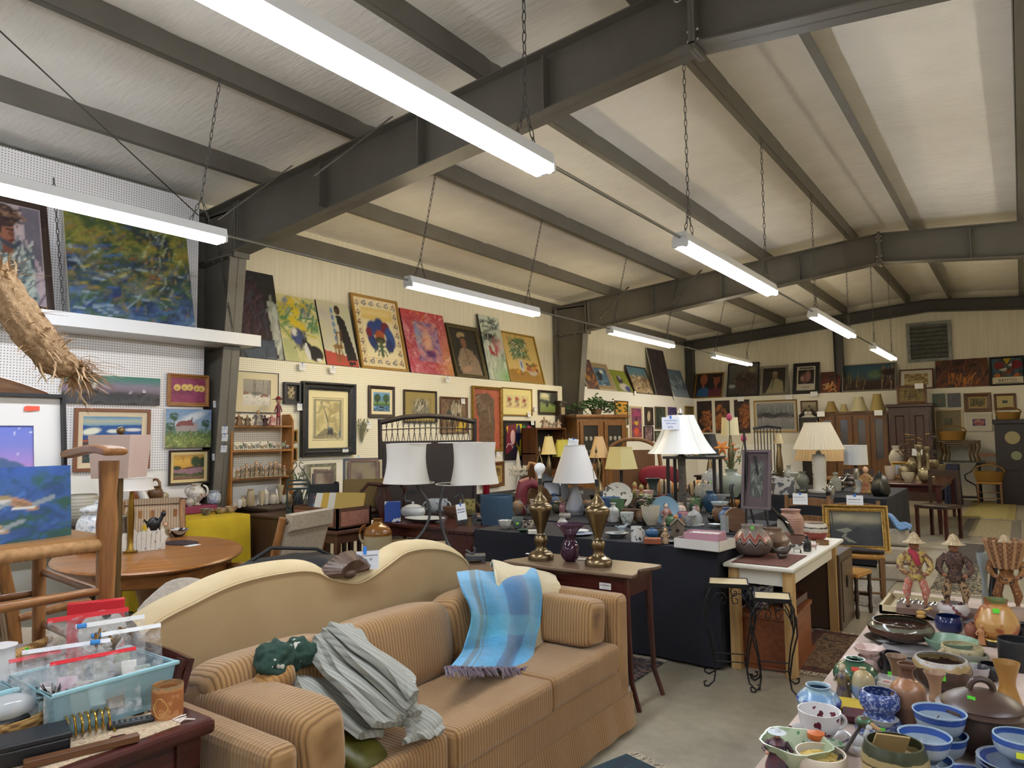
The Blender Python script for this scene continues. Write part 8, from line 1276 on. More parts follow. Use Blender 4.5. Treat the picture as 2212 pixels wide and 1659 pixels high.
for x0,x1,y0,y1,z,mt,l in((-4.6,-3.3,9.6,10.3,.78,ok4,'brown sideboard table far behind the trunk lamp'),(-4.2,-3.36,10.7,11.4,.9,dkw,'dark console behind the tropical flowers'),(-6.5,-5.7,9.2,9.9,.75,brw,'brown table behind the peach lampshade'),(-2.6,-1.8,11.5,12.1,.85,ok3,'oak table far behind the bamboo lamp')):simple_table('side_table',x0,x1,y0,y1,z,mt,l,apron=.3)
o=solo('cushion',cushion(MB(),(0,0,.15),(.6,.25,.3)),pl('7d1c2c',.8),'crimson cushion on the table far behind the trunk lamp','cushion',(-4.35,9.75,.785),.5)
t=thing('plant_table','black slender legged table beside the trunk lamp','table',ay(1500,1040,7.75)*1.0);t.location.z=0;s=mpp(t.location);z=zat(t.location,1500,988).z;MB().box((0,0,z),(.62,.3,.03)).obj('table_top',blk,t,smooth=False);[MB().cyl((a*.27,b*.1,0),(a*.27,b*.1,z),.02).obj('leg',blk,t)for a in(-1,1)for b in(-1,1)];bouquet(t.location+V((.03,0,z+.01)),s,8,['c9702a','a88a4a','8a4a34'],'low orange and green silk arrangement on the black slender table',spread=26,h0=2,h1=12,leaf='2f4030')
def lampf(px,Y,z,yb,yt,wb,wt,mat,lab,bm=None):
 p=ay(px,960,Y);p.z=z+.004;s=mpp(p);t=thing('table_lamp',lab,'lamp',p);q=lambda y:zat(p,px,y).z-p.z;MB().lathe(smooth([(wb*.22*s,0),(wb*.2*s,.02),(.03,.06),(.05,q(yb)*.5),(.015,q(yb)),(.01,q(yt))],3),14).obj('lamp_base',bm or brz,t);shade(t,q(yb),q(yt),wb*s/2,wt*s/2,mat,20)
lampf(1578,11.0,.9,940,902,38,33,pl('cfc39a',.8),'lamp with a tall cream drum shade before the autumn leaf canvases');lampf(1532,10.0,.78,984,938,44,26,pl('1c1917',.7),'lamp with a black tapered shade behind the trunk lamp');lampf(1682,10.3,ZN,958,936,20,10,pl('b8a680',.8),'lamp with a small ivory shade right of the black spindle chair')
p=ay(1664,1000,10.9);t=thing('windsor_chair','black spindle back chair raised before the grey horizon painting','chair',(p.x,p.y-.1,ZN+.004),facing(p));MB().box((0,-.2,.1),(.42,.42,.04)).obj('seat',blk,t,bevel=.01)
for i in range(9):x=-.17+.34*i/8;MB().cyl((x,0,.12),(x*1.1,.1,.84),.008).obj('spindle',blk,t)
MB().tube([(-.2,.1,.83),(0,.14,.86),(.2,.1,.83)],.02,8).obj('crest_rail',blk,t);[MB().cyl((a*.17,b*.15-.2,0),(a*.15,b*.13-.2,.1),.015).obj('leg',blk,t)for a in(-1,1)for b in(-1,1)]
A_,B_=ay(1728,938,18.3),ay(1767,890,18.3);t=thing('hall_clock','black hall clock with a swan neck hood below the tan landscape','clock',((A_.x+B_.x)/2,18.4,0));w=B_.x-A_.x;MB().box((0,0,.6),(w*.8,.3,1.2)).obj('case',dg,t,smooth=False);MB().box((0,0,1.55),(w,.34,.7)).obj('hood',dg,t,bevel=.01,smooth=False);MB().box((0,-.172,1.55),(w*.6,.006,.45)).obj('dial',pl('8f8258',.4),t,smooth=False)
for a in(-1,1):MB().tube([(a*w*.5,-.1,1.92),(a*w*.3,-.1,1.98),(a*w*.12,-.1,2.07),(a*w*.1,-.1,2.0)],[.03,.05,.05,.03],8).obj('pediment',dg,t);MB().ball((a*w*.1,-.14,2.0),.05,10,6).obj('rosette',pl('c0bcb0',.4),t)
A_,B_=ay(1774,1040,18.2),ay(1916,887,18.2);zt=B_.z;t=thing('bookcase','long brown bookcase with four glazed doors on the back wall','bookcase',((A_.x+B_.x)/2,18.45,0));w=B_.x-A_.x;bkw=wood('6a4520','49300f',.35,2);MB().bx((-w/2,-.2,0),(w/2,.25,zt)).obj('case',bkw,t,smooth=False);MB().bx((-w/2-.03,-.24,zt-.06),(w/2+.03,.25,zt)).obj('cornice',bkw,t,smooth=False);mir=pl('77787f',.08,.6)
for i in range(4):x=-w/2+w*(i+.5)/4;dr=MB().ringloft(w/4-.03,1.25,[(0,-.2),(0,-.235),(.09,-.235),(.09,-.2)],Matrix.Translation((x,0,zt-1.35))).obj('door',bkw,t,smooth=False);MB().box((x,-.21,zt-.62),(w/4-.2,.01,.95)).obj('pane',mir,dr,smooth=False);MB().box((x,-.225,.45),(w/4-.06,.03,.8)).obj('lower_door',bkw,t,smooth=False)
for i,(px,wb,wt,yt,c,l)in enumerate(((1796,30,12,863,'8f7848','tan coolie shade'),(1823,18,10,870,'a89a6c','smallest cream shade'),(1856,38,17,855,'b3ac8c','large pale bell shade'),(1896,32,16,850,'9c8a54','gold fringed shade, tilted'))):p=ay(px,886,18.3);p.z=zt+.002;s=mpp(p);t=thing('lampshade',l+' on top of the glass-door bookcase','lampshade',p);shade(t,0,(886-yt)*s,wb*s/2,wt*s/2,pl(c,.8),20,-.06)
A_,B_=ay(1926,1040,18.0),ay(2010,871,18.0);zt=B_.z;t=thing('armoire','tall dark cherry armoire with panelled doors on the back wall','armoire',((A_.x+B_.x)/2,18.4,0));w=B_.x-A_.x;am=wood('42281c','2c1a12',.35,2);MB().bx((-w/2,-.4,0),(w/2,.35,zt-.06)).obj('case',am,t,smooth=False);MB().bx((-w/2-.05,-.46,zt-.07),(w/2+.05,.36,zt)).obj('cornice',am,t,bevel=.015,smooth=False)
for a in(-1,1):dr=MB().ringloft(w*.44,zt*.82,[(0,-.4),(0,-.43),(.09,-.43),(.11,-.415),(.11,-.4)],Matrix.Translation((a*w*.23,0,.22))).obj('door',am,t,smooth=False);MB().box((a*w*.23,-.41,.22+zt*.41),(w*.44-.22,.02,zt*.82-.22)).obj('panel',am,dr,bevel=.008,smooth=False);MB().cyl((a*w*.46,-.44,zt*.85),(a*w*.46,-.44,zt*.85+.1),.012).obj('hinge',brz,dr)
A=Art(.6,.45,40,240);A.swirl(['6a5a30','84723c','54461f'],3,5).strokes(26,['2c2414','3f3418'],.5,.02,(.15,.05,.9,.8),(88,8));p=ay(1970,869,18.25);p.z=zt+.003;picture('framed_painting',57*mpp(p),41*mpp(p),A,(p,0,.12),'brown reed painting in a dark frame on the armoire','painting',F_(.06,brw))
simple_table('dining_table',-2.05,-1.0,12.4,15.15,.74,mahx,'dark dining table crowded with brass, before the armoire',leg=.07)
for i,(x,y,rz)in enumerate(((-1.05,12.05,-.4),(-2.05,12.0,.3))):
 t=thing('dining_chair',('dark dining chair at the aisle corner of the brass table','dark dining chair tucked in behind the blue throw')[i],'chair',(x,y,0),rz);[MB().box((a*.2,b*.19,.22),(.04,.04,.44)).obj('leg',mz,t,smooth=False)for a in(-1,1)for b in(-1,1)];MB().box((0,0,.45),(.46,.44,.05)).obj('seat',dkw,t,bevel=.01);[MB().box((a*.2,.2,.7),(.04,.03,.5)).obj('back_post',dkw,t,smooth=False)for a in(-1,1)];MB().box((0,.2,.92),(.44,.025,.09)).obj('top_rail',dkw,t,smooth=False)
bs=pl('8f8468',.35,.7);ZD=.743
for i,(px,py,w_,h_,kd,mt,l)in enumerate(((1938,1028,30,66,'urn',clear('c8c4b8',.5,.04),'clear glass urn'),(1955,1036,22,34,'jar',bs,'brass jar'),(1988,1038,22,78,'stick',bs,'tallest brass candlestick'),(2006,1034,16,70,'stick',bs,'slim brass candlestick'),(1972,1030,20,46,'urn',bs,'brass urn'),(1924,1036,22,30,'cup',pl('b5a898',.3),'painted china cup'),(1998,1042,26,34,'globe',bs,'round brass pot'),(2018,1032,22,40,'goblet',bs,'brass goblet'),(1962,1042,26,22,'bowl',pl('b5ac90',.3),'cream bowl'),(2030,1026,26,24,'bowl',bs,'shallow brass bowl'))):item('brassware' if mt is bs else 'vase',kd,px,py,w_,h_,ZD,mt,l+' on the dark table before the armoire','brassware' if mt is bs else 'vase')
p=az(1945,1034,ZD);A=Art(.2,.2,24,241);A.grad([(0,'8a6a50'),(.4,'a8b0b4'),(1,'8fa4b8')]).strokes(9,['6a4a34'],.5,.06,(.2,.1,.8,.6),(90,8));picture('framed_painting',32*mpp(p),36*mpp(p),A,(p,facing(p),.15),'small gold framed town view among the brassware','painting',F_(.05,gold));t=bouquet(az(1960,1030,ZD)+V((.15,.25,0)),mpp(p),22,['6a5030','7d6238','54402a'],'spray of dry brown branches before the armoire','dried branches',44,40,96,'4a3824')
p=az(1985,1030,ZD);card(V((p.x,p.y,zat(p,1972,970).z)),facing(p),.16,.12,'white card standing among the brassware',False,0,.1)
covered(-1.32,-1.1,16.9,17.5,.84,'table hidden by a navy cloth near the treadle','navy cloth draped to the floor beside the sewing treadle',pl('0f1735',.8))
zs=.86;p=ay(2076,1074,18.0);t=thing('sewing_treadle','black cast iron sewing treadle under the nesting tables','treadle',(p.x,18.3,0));MB().box((0,0,zs),(.9,.45,.03)).obj('table_top',pl('26282a',.5),t,smooth=False)
for a in(-.36,.36):MB().tube([(a,-.18,zs),(a*.95,-.18,.5),(a,-.2,0)],.02,6).obj('leg',iron,t);MB().tube([(a,.18,zs),(a*.95,.18,.5),(a,.2,0)],.02,6).obj('leg',iron,t)
for a in(-1,1):MB().tube([(a*.34,-.19,zs),(a*.2,-.19,.66),(a*.08,-.19,.58),(a*.1,-.19,.48),(a*.28,-.19,.36),(a*.3,-.19,.08)],.016,6).obj('scroll',iron,t)
MB().box((0,0,.1),(.62,.3,.03)).obj('pedal',iron,t,smooth=False);MB().tube([(.3,-.2+.0,.3)]+[(.3,.16*math.cos(i*PI/8),.3+.16*math.sin(i*PI/8))for i in range(17)],.014,6).obj('wheel',iron,t)
wn2=wood('5a4526','3c2c16',.35,2);zz=[ay(2066,y,18.2).z for y in(951,)][0];H_=zz-zs-.02
for i,(w,l)in enumerate(((.8,'largest'),(.62,'middle'),(.46,'smallest'))):
 h=H_*(1-.1*i);t=thing('nesting_table',l+' of the carved nesting tables on the treadle','table',(p.x,18.3-.02*i,zs+.017),group='nesting tables');MB().box((0,0,h-.02),(w,.34-.06*i,.035)).obj('table_top',wn2,t,bevel=.008,smooth=False)
 for a in(-1,1):
  for b in(-1,1):MB().tube([(a*w*.44,b*(.13-.03*i),h-.03),(a*w*.46,b*(.13-.03*i),h*.7),(a*w*.4,b*(.13-.03*i),h*.35),(a*w*.45,b*(.13-.03*i),0)],[.03,.028,.018,.02],7).obj('leg',wn2,t)
def basket(p,w,h,lab):t=thing('basket',lab,'basket',p);MB().lathe([(0,0),(w*.42,0),(w*.5,h*.7),(w*.47,h*.7),(w*.4,.02),(0,.02)],24,sy=.7).obj('basket_body',weave('8f6a24','5f4214',110,110),t);MB().tube([(w*.5*math.cos(i*PI/10),0,h*.65+h*.5*math.sin(i*PI/10))for i in range(11)],.014,8).obj('handle',pl('7a5a24',.7),t)
basket((p.x-.12,18.25,zz),.55,.28,'yellow brown basket on the nesting tables');t=rchair((ay(2139,1074,17.9).x,17.95,0),0,'ladder back chair holding a basket near the grandfather clock',1.08);basket((t.location.x,17.9,.47),.55,.3,'round golden basket on the ladder back chair')
A_,B_=ay(2153,1076,17.9),ay(2214,905,17.9);t=thing('grandfather_clock','tall dark grandfather clock at the right frame edge','clock',((A_.x+B_.x)/2+.05,18.2,0));w=B_.x-A_.x+.1;zt=B_.z;gd=wood('20100d','140a08',.3,2);MB().bx((-w/2,-.25,0),(w/2,.25,.7)).obj('plinth',gd,t,bevel=.01,smooth=False);MB().bx((-w*.46,-.22,.7),(w*.46,.22,zt-.1)).obj('trunk',gd,t,smooth=False);MB().bx((-w/2,-.26,zt-.1),(w/2,.26,zt)).obj('hood',gd,t,bevel=.015,smooth=False);MB().box((0,-.222,zt-.5),(w*.7,.006,.65)).obj('door',pl('1a1413',.5),t,smooth=False);MB().cyl((.0,-.228,zt-.38),(0,-.236,zt-.38),w*.2,n=28).obj('dial',pl('8f8560',.4),t);MB().cyl((.05,-.228,zt-.75),(.05,-.236,zt-.75),w*.14,n=24).obj('pendulum',pl('7a7a5c',.3,.6),t);basket((t.location.x-.05,18.2,zt),.45,.22,'dark handled basket on top of the grandfather clock')
def rug(x0,x1,y0,y1,lab,cols,bord,ns=24,rz=0.):
 cx,cy,w,d=(x0+x1)/2,(y0+y1)/2,x1-x0,y1-y0;t=thing('rug',lab,'rug',(cx,cy,.002),rz);MB().box((0,0,.004),(w,d,.008)).obj('border',mo(bord[0],[bord[1]],30,.95),t,smooth=False);i_=min(w,d)*.16;MB().box((0,0,.0055),(w-2*i_,d-2*i_,.0075)).obj('field',mo(cols[0],list(cols[1:]),ns,.95,.42),t,smooth=False)
 k=MB();r=random.Random(3);[k.tube([(x,d/2,.005),(x+r.gauss(0,.01),d/2+.03,.004),(x+r.gauss(0,.012),d/2+.06,.003)],.003,4)for x in[(-w/2+w*i/70)for i in range(71)]];o=k.obj('fringe',pl('b8ae9c',.9),t);f=o.copy();col.objects.link(f);f.rotation_euler.z=PI
rug(-1.4,-.9,4.95,6.0,'red brown floral rug by the white kitchen table',('5a4436','7d6448','3a2c2a','6a4a3a'),('5a2a26','3a2422'));rug(-2.7,-2.06,3.9,4.6,'small dark striped rug under the console end',('4a3c3a','24262e','6a4a44'),('2a2c34','6f5a54'));rug(-1.75,-1.05,2.5,3.12,'blue edged rug with white fringe at the sofa foot',('6a3c34','2a3a44','8a7a68'),('1f3a44','27323c'),rz=-.3)
for px0,px1,y0,y1,l,c,b in((2078,2196,1118,1086,'faded gold rug farthest down the aisle',('8f8450','9a8f5c','7d7244'),('84794a','8f8454')),(2068,2205,1160,1126,'grey bordered beige rug in the far aisle',('948a70','847a62','a0967c'),('5f5a52','6a645a')),(2042,2130,1215,1178,'dark striped rug in the middle of the aisle',('46403a','35302c','524a42'),('2c2826','3a3430')),(2008,2135,1276,1222,'patterned black and cream rug nearest down the aisle',('8f8468','2a2622','7a6f54'),('8a8064','24211e')),(1815,1935,1300,1258,'pale grey mat behind the white kitchen table',('8f8b80','86827a','99958a'),('84807a','7a766c'))):
 a,b_=az(px0,y0,0),az(px1,y1,0);rug(min(a.x,b_.x),max(a.x,b_.x),min(a.y,b_.y),max(a.y,b_.y),l,c,b)
#pottery table on the right of the aisle
ZP2=.76;covered(-.56,.5,.85,4.05,ZP2,'long table of studio pottery beside the aisle','pale pink cloth on the pottery table',pl('cbb8ac',.9,0,'bda99e',8));zq=ZP2+.006;N_='pot'
def it(nm,k,px,py,wp,hp,m_,l,c,z=zq,**kw):return item(nm,k,px,py,wp,hp,z,m_,l,c,**kw)
rose=mo('d3d0d0',['5a1c28','3a2c30','8a7078'],34,.2,.6);ric=ba(((0,'7d8b98'),(.3,'97a6b2'),(.72,'2f4f94'),(.9,'2c4788'),(.95,'9ab0c4')),.2,None,.04)
it('jar','olla',1770,1546,92,70,ba(((0,'7a94b0'),(.2,'8fa8c0'),(.3,'2f4488'),(.56,'6f92b8'),(.8,'7d9aa8')),.25,'9ab0c0',.12,40),'light blue glazed jar with a cobalt belt, nearest the aisle','jar');it('saucer','dish',1771,1618,134,56,rose,'white saucer with dark roses under the teacup','saucer',th=.04);t=it('teacup','cup',1772,1600,90,78,rose,'white china teacup with dark roses, on its saucer','teacup',z=zq+.012,hand=1,n=32)
it('leaf_dish','dish',1722,1672,150,96,mo('8fa080',['a8b498','4f7a50'],12,.25,.5),'large scalloped pale green leaf dish at the table edge','dish',flute=.07,nf=5);it('leaf_dish','dish',1802,1640,44,40,mo('a0ac94',['5a7d5a'],14,.25,.5),'smaller pale green leaf dish behind the orange lid shaker','dish',flute=.07,nf=4);t=it('shaker','cyl',1765,1642,38,48,clear('c8d0d0',.4,.05),'glass shaker with an orange lid','shaker',z=zq+.006);MB().lathe([(.019,0),(.021,.004),(.02,.014),(0,.018)],18).obj('lid',pl('b8602c',.4),t,loc=(0,0,max(v.co.z for v in t.data.vertices)))
t=it('bowl','deep',1775,1690,108,80,pl('cdc4b4',.35),'cream bowl of yellow trinkets at the frame edge','bowl',inner=mo('b89a4a',['d0b870','8a5a2c'],60,.6));figurine(1682,1676,84,zq,('5a2830','2a2c3a'),'b88a70','8a8a90','seated bearded figurine in a maroon coat with a pointed white cap',wide=.85,hat='c4ccd2')
a,b=az(1796,1668,zq+.03),az(1856,1572,zq+.06);t=thing('duck_head_cane','dark stick with a carved mallard head lying across the bowls','cane',(0,0,0));MB().tube([a,a.lerp(b,.5),b],.005,8).obj('stick',pl('2c2422',.4),t);MB().ball(b+V((.01,.01,.012)),(.022,.017,.015)).obj('duck_head',mo('4a4434',['2f5a3a','a8846a'],40,.3),t);MB().tube([b+V((.025,.005,.01)),b+V((.048,0,.004))],[.009,.004],8).obj('bill',pl('a8865c',.4),t)
it('gravy_boat','flare',1908,1600,56,56,pl('d3d3d0',.2),'white lipped pitcher before the blue speckled vase','pitcher',sx=1.2,hand=-1);critter(1856,1640,52,56,zq,pl('c9cacc',.25),'white porcelain swan beside the mallard stick',legs=False,neck=.5,sd=1)
t=it('planter','wide',1938,1738,138,146,ba(((0,'9c8a62'),(.45,'ac9a70'),(.62,'4a3a24'),(.66,'8f8058'),(.8,'2f3420')),.3,None,.12),'large olive and cream planter with brown drips, cardboard inside','planter',inner=pl('a08a60',.9));MB().box((.0,0,0),(.07,.004,.06)).obj('cardboard',pl('a58e62',.9),t,rot=(.5,.1,.5),loc=(-.01,.01,max(c.location.z for c in t.children)+.02),smooth=False)
it('vase',[(.85,0),(1,.05),(.95,.2),(.65,.42),(.6,.52),(.78,.68),(.8,.84),(.74,.95),(.66,1)],1904,1604,104,122,ba(((0,'3a4a80'),(.5,'34447c')),.2,'8f9cbc',.1,120),'cobalt speckled vase with a waist and thick rolled rim','vase',st='6fe04a',stz=.28);it('bottle','bottle',1966,1590,74,152,ba(((0,'6a4c38'),(.4,'82604a'),(.65,'8f6444'),(.8,'5f4030')),.3,None,.1),'tall shouldered brown stoneware bottle','bottle');solo('brass_pin',MB().tube([(0,0,0),(0,0,.07),(0,0,.08)],[.003,.002,.007],8).ball((0,0,.083),.007,8,6),brz,'thin brass pin topped by a ball before the brown bottle','pin',az(1950,1572,zq))
p=az(1914,1508,zq);t=thing('display_box','clear acrylic box holding a white cube with a red mark','box',p+V((0,.03,0)),-.1);MB().box((0,0,.026),(.058,.058,.052)).obj('cover',clear('d8dcdc',.25,.04),t,smooth=False);MB().box((0,0,.02),(.045,.045,.038)).obj('cube_card',pl('c9bfae',.7),t,smooth=False);MB().box((0,-.002,.0395),(.018,.016,.001)).obj('red_mark',pl('b04a4a',.6),t,smooth=False)
it('bud_vase','globe',1867,1522,47,76,ba(((0,'5f7aa8'),(.45,'6a84b0'),(.55,'9a9478'),(.9,'a8946a')),.3,None,.25,interp='LINEAR'),'small blue to cream bud vase with a pinched neck','vase');t=it('lantern_pot',[(.5,0),(.85,.12),(1,.42),(.88,.7),(.5,.88),(.4,.92),(.46,1)],1850,1500,92,88,pl('35553f',.2,0,'2c4a36',6),'glossy green pot pierced with round holes','pot',st='f0604a',stz=.78);[MB().ball((.046*math.cos(a),.046*math.sin(a),.05),(.011,.011,.009),10,6).obj('pierced_hole',pl('0c120e',.5),t)for a in(-2.2,-1.2)]
t=figurine(1822,1516,74,zq,('1c2455','8f7a3a'),'b5a890','9c8a60','blue and gold draped figurine on a scalloped foot',base='b08a2c',wide=.55);block('book',1838,1542,56,12,zq,pl('c4aa3c',.6),'yellow booklet under the blue and gold figurine','book',d=.09,bev=.001);block('book',1850,1562,52,14,zq,pl('4a1420',.6),'maroon book behind the teacup','book',d=.07,bev=.001)
pnk=mo('b59a94',['c4aca6','a08480'],20,.35);it('bowl','deep',1884,1452,60,40,pnk,'pink mottled pot at the bottom of the ruffled stack','bowl');t=it('ruffled_bowl','bowl',1878,1420,62,30,mo('bfa39c',['d0bab4','b08c86'],16,.3),'pink ruffled bowl topping the pink pots','bowl',z=zq+.05,flute=.08,nf=9);it('platter','dish',1970,1424,124,36,mo('a09c9c',['8a8486','4a4048'],9,.2,.6),'long grey platter with a dark agate stripe','platter');it('mug','cyl',1926,1466,42,58,pl('17181c',.25),'glossy black mug with a green dot','mug',hand=-1,st=True,stz=.2)
it('vase','flare',1939,1486,42,72,pl('7d6248',.4,0,'6a5039',9),'tan flared vase behind the brown bottle','vase');it('bowl','dish',1985,1444,74,32,pl('6f6a66',.35),'grey shallow bowl behind the tan vase','bowl');it('bowl','wide',2036,1496,118,86,ba(((0,'3a2a22'),(.5,'42302a'),(.75,'9a8458'),(.9,'a8a4a0')),.3,None,.5),'big rounded bowl, white and ochre running to dark brown, green dot','bowl',st=True,stz=.6);it('vase','flare',2022,1520,44,70,pl('8a6c50',.4),'small tan flared vase before the dark brown bowl','vase')
cas=pl('46332a',.4,0,'3a2a22',6);p,r_,h_=spot(2124,1560,182,90,zq+.098);t=thing('casserole','large dark brown casserole with a domed loop handled lid at the right frame edge','casserole',(p.x,p.y,zq));vessel([(.6,0),(.9,.2),(1,.6),(.97,1)],r_*.97,.097).obj('body',cas,t);[handle(MB(),r_*.9,.045,.09,.03,.011,s_).obj('handle',cas,t)for s_ in(1,-1)];L_=MB().lathe(smooth([(r_*a,b*.055)for a,b in((1.0,0),(1.02,.08),(.9,.16),(.88,.3),(.6,.62),(.2,.85),(0,.9))],3),40).obj('lid',cas,t,loc=(0,0,.098));MB().tube([V((.026*math.cos(a),0,.047+.026*math.sin(a)))for a in[i*PI/8 for i in range(9)]],.008,8).obj('loop_handle',cas,L_,rz=.3);sticker(t,.055,.134,s=.014,side=-.4)
it('candlestick','hour',2180,1536,52,108,pl('9c7034',.3,0,'84602c',8),'ochre glazed waisted candlestick behind the casserole lid','candlestick');it('cup','cup',2112,1470,50,36,pl('b5b0b4',.3),'small white cup behind the casserole lid','cup');it('bowl','bowl',2056,1420,106,52,pl('6f9078',.3,0,'85a08c',9),'sage green bowl with a pink dot','bowl',st='f04aa0',stz=.5);it('mug','deep',2081,1442,82,56,mo('a89c78',['b8ad8c','8f7a50'],20,.35),'speckled cream handled mug bowl by the sage green one','mug',hand=-1);it('bowl','deep',2106,1452,56,46,pl('77766a',.35),'grey olive small bowl with a lime dot','bowl',st='6fe04a',stz=.55);it('jar','wide',2142,1470,50,40,pl('1e1e22',.3),'squat black jar behind the white cup','jar')
it('jar','wide',2051,1372,56,46,pl('141f48',.15),'squat cobalt blue jar','jar');it('platter','dish',1918,1396,96,30,pl('2a231e',.3),'flat dark plate under the brown trough bowl','plate');it('trough_bowl','wide',1947,1390,132,62,ba(((0,'34211a'),(.4,'40291e'),(.7,'5a5a4c'),(.9,'30201a')),.15,None,.15),'large shiny brown low bowl with grey green panels','bowl',z=zq+.018);t=it('jar','olla',2156,1392,84,100,ba(((0,'a8743a'),(.3,'b58a50'),(.85,'b07a40'),(.93,'5f7040')),.25,'8a4a28',.1,14),'amber drip glazed jar with a green rim and red handle','jar',st=True,stz=.8);MB().tube([(.03,-.02,.075),(.052,-.02,.06),(.05,-.015,.03),(.04,-.01,.0)],.006,8).obj('handle',pl('5a1518',.25),t);it('pot','cyl',2200,1450,72,74,pl('17171a',.5),'matte black pot at the right frame edge','pot');it('pot','cup',2206,1352,40,40,pl('a89484',.4),'pinkish pot at the right edge behind the black one','pot');it('pot','jar',2214,1388,44,44,pl('26262c',.4),'dark slate jar at the right edge','jar')
it('footed_bowl','wide',2061,1342,56,44,mo('b8b0ac',['6a3a3a','8a7a80'],26,.3,.58),'white footed bowl painted with plum flowers','bowl',sx=1.1);it('plate','dish',2058,1350,98,28,pl('77747a',.4),'grey mauve plate under the footed bowl','plate');critter(1990,1340,42,26,zq,pl('b58f4a',.4),'yellow sleeping dog figurine by the trough bowl',legs=False);it('head_pot','globe',2103,1382,32,38,pl('7d4a36',.6),'terracotta face pot before the amber jar','pot');figurine(2122,1394,42,zq,'a8744a','b5845c','7a4a30','terracotta flute player figurine before the amber jar',wide=.6);it('bowl','wide',2146,1396,30,18,ba(((0,'141414'),(.8,'b89a2c')),.3,None,.02),'tiny black bowl with a yellow rim','bowl');figurine(2178,1400,40,zq,'8a5a40','a06c4c','5a3a28','brown clay figurine beside the tiny black bowl',wide=.55)
p=az(1975,1330,zq)+V((0,.12,0));t=thing('wooden_tray','cream painted tray under the straw hatted peasants','tray',p,.0);tray(t,.26,.3,.035,pl('bfb08e',.6),wl=.012);o=solo('foil_sheet',MB().sheet(lambda u,v:(-.1+.2*u,-.05+.1*v,.016+.014*abs(math.sin(u*19+v*5))*abs(math.sin(v*11+u*3))),26,14,th=.002),pl('b0aca8',.15,.9),'crumpled silver foil in the cream tray','foil',p+V((.02,.05,0)))
def rice(px,py,l):
 o=it('rice_bowl',[(.42,0),(.46,.06),(.8,.4),(1,1)],px,py,108,92,ric,l+', uppermost of its stack','bowl',z=zq+.05,n=36);copytree(o,(o.location.x,o.location.y,zq),None,l+', under the uppermost of its stack');return o
rice(2033,1614,'blue banded rice bowl before the casserole');rice(2001,1664,'blue banded rice bowl nearest the olive planter');it('plate','dish',2112,1722,150,66,ba(((0,'2c3f80'),(.7,'344a90'),(.93,'9aa4b8')),.2),'deep blue plate at the bottom frame edge','plate')
for i in range(4):it('plate','dish',2196,1700-9*i,150,56,ba(((0,'6a7890'),(.6,'2f4a90'),(.92,'a0acbc')),.2),'%s blue rimmed plate from the bottom of the stack'%ORD[i],'plate',z=zq+.012+.011*i,group='stack of blue rimmed plates')
it('bowl','deep',2206,1650,104,74,ric,'blue banded bowl with a yellow dot on the plate stack','bowl',z=zq+.062,st='d8e02c')
it('bottle',[(.55,0),(.6,.1),(.45,.4),(.5,.6),(.9,.85),(1,1)],2131,1326,26,130,clear('a8b4b8',.5,.04),'tall clear glass vase behind the peasants','vase');it('bottle',[(1,0),(.95,.1),(.55,.55),(.4,.8),(.5,.9),(.35,1)],2152,1318,36,102,pl('0c0d12',.1),'slim black bottle with a silver neck beside the clear vase','bottle')
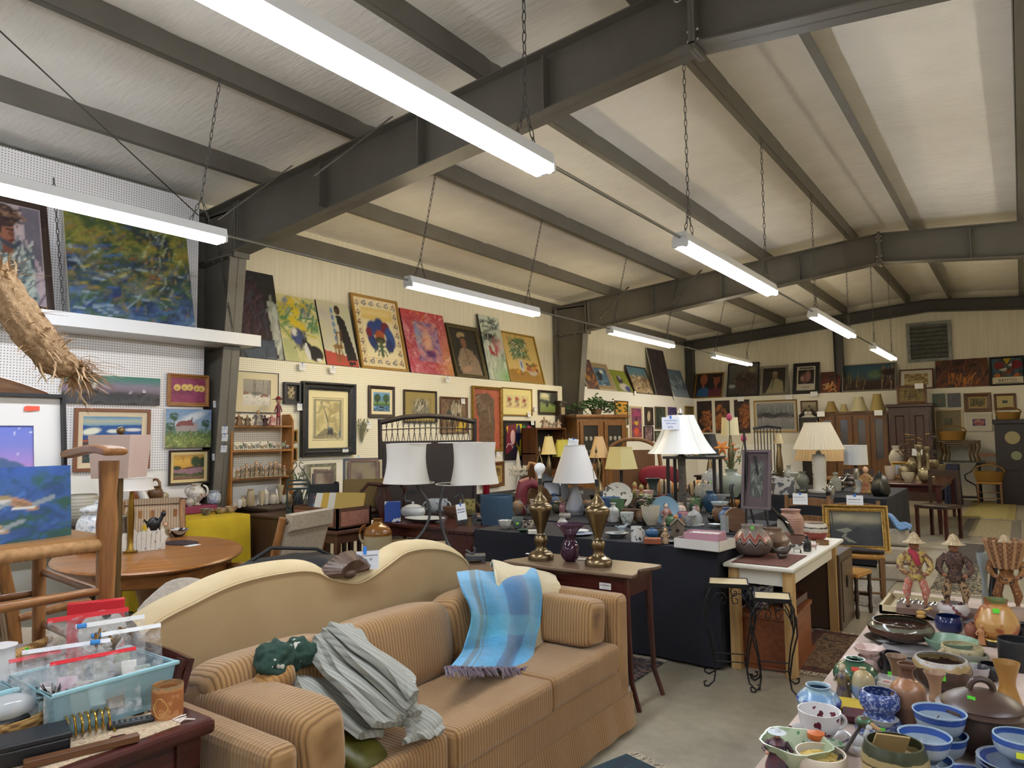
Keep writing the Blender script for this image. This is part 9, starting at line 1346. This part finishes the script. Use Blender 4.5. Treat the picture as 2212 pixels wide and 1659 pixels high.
def peasant(px,py,hpx,coat,trs,scarf,lab,base=True,bask=False):
 p=az(px,py,zq if not base else zq+.012);s=mpp(p)*hpx/160;p=p+flat(p-CAM)*.04;t=thing('peasant_figure',lab,'figurine',p,facing(p),'papier mache peasants');C,T_=mo(coat[0],coat[1:],50,.8,.45),mo(trs[0],trs[1:],60,.8,.45);sk=pl('8a5c40',.7)
 if base:MB().box((0,0,6*s),(72*s,50*s,12*s)).obj('base_block',pl('5f483c',.7),t,bevel=.002,smooth=False)
 z0=12*s if base else 0
 for a in(-1,1):MB().tube([(a*16*s,-3*s,z0),(a*15*s,0,z0+22*s)],[3*s,4*s],8).obj('leg',sk,t);MB().ball((a*16*s,-6*s,z0+2.5*s),(4.5*s,8*s,3*s),8,6).obj('foot',pl('4a3026',.7),t)
 k=MB();[k.tube([(a*15*s,0,z0+16*s),(a*17*s,-2*s,z0+30*s),(a*10*s,0,z0+56*s),(a*4*s,0,z0+68*s)],[5.5*s,10*s,9*s,8*s],12,flat_=.8)for a in(-1,1)];k.obj('trousers',T_,t)
 k=MB();k.lathe(smooth([(14*s,z0+52*s),(17*s,z0+58*s),(11*s,z0+74*s),(17*s,z0+94*s),(13*s,z0+108*s),(6*s,z0+114*s)],3),18,sy=.7,flute=.06,nf=7);k.obj('coat',C,t)
 for a in(-1,1):MB().tube([(a*13*s,0,z0+106*s),(a*24*s,-2*s,z0+92*s),(a*27*s,-8*s,z0+78*s),(a*20*s,-18*s,z0+68*s)],[5.5*s,7*s,6.5*s,4*s],10).obj('sleeve',C if a>0 or not bask else T_,t);MB().ball((a*17*s,-20*s,z0+68*s),(5*s,4*s,4*s),8,6).obj('hand',sk,t)
 MB().ball((0,-2*s,z0+121*s),(9*s,9.5*s,11*s),14,9).obj('head',sk,t);MB().ball((0,-12*s,z0+120*s),(2*s,3*s,3*s),8,5).obj('nose',sk,t)
 if scarf:MB().tube([(-8*s,-8*s,z0+112*s),(0,-14*s,z0+104*s),(6*s,-15*s,z0+84*s)],[5*s,7*s,5*s],9).obj('scarf',pl(scarf,.8),t)
 MB().lathe(smooth([(21*s,z0+126*s),(13*s,z0+130*s),(9*s,z0+137*s),(6*s,z0+143*s),(0,z0+147*s)],3),24,flute=.05,nf=5).obj('straw_hat',mo('bfac8c',['a89474','cdbb9c'],60,.9,.45),t)
 if bask:
  k=MB();k.lathe([(20*s,z0+84*s),(34*s,z0+136*s),(31*s,z0+136*s),(18*s,z0+88*s)],18,(0,-6*s,0));k.obj('basket',weave('8a6240','5f4028',100,100),t)
  for i in range(12):a=i*2*PI/12;MB().tube([(20*s*math.cos(a),-6*s+20*s*math.sin(a),z0+84*s),(35*s*math.cos(a),-6*s+35*s*math.sin(a),z0+138*s)],3*s,6).obj('stave',pl('a07a54',.8),t)
peasant(1982,1328,176,('6a4a3c','a8905a','b8a040','8a6a50'),('a88478','b5604c','c4a898','7a4a40'),'8f2434','straw hatted peasant with a crimson scarf and patterned trousers');peasant(2068,1334,178,('3a2822','5a4034','2c1f1b','6f5340'),('3f2c26','a08460','5a4236'),None,'straw hatted peasant in a dark brown ragged coat');peasant(2180,1338,180,('7a5230','9a6c3a','2a2a34','a88a70'),('8a5c30','6a4428','a87a48'),None,'peasant carrying a stave basket, at the right frame edge',True,True)
sc.world=bpy.data.worlds.new('world');sc.world.use_nodes=True;sc.world.node_tree.nodes['Background'].inputs[0].default_value=(.5,.5,.5,1);sc.world.node_tree.nodes['Background'].inputs[1].default_value=.02
vs=sc.view_settings;vs.view_transform='Standard';vs.look='None';vs.exposure=EXPO;vs.gamma=1;vs.use_curve_mapping=False
cy=sc.cycles;cy.use_denoising=True;cy.max_bounces=7;cy.diffuse_bounces=4;cy.glossy_bounces=3;cy.transmission_bounces=6;cy.transparent_max_bounces=12
cy.sample_clamp_indirect=6;cy.caustics_reflective=False;cy.caustics_refractive=False
try:cy.use_light_tree=True
except Exception:pass
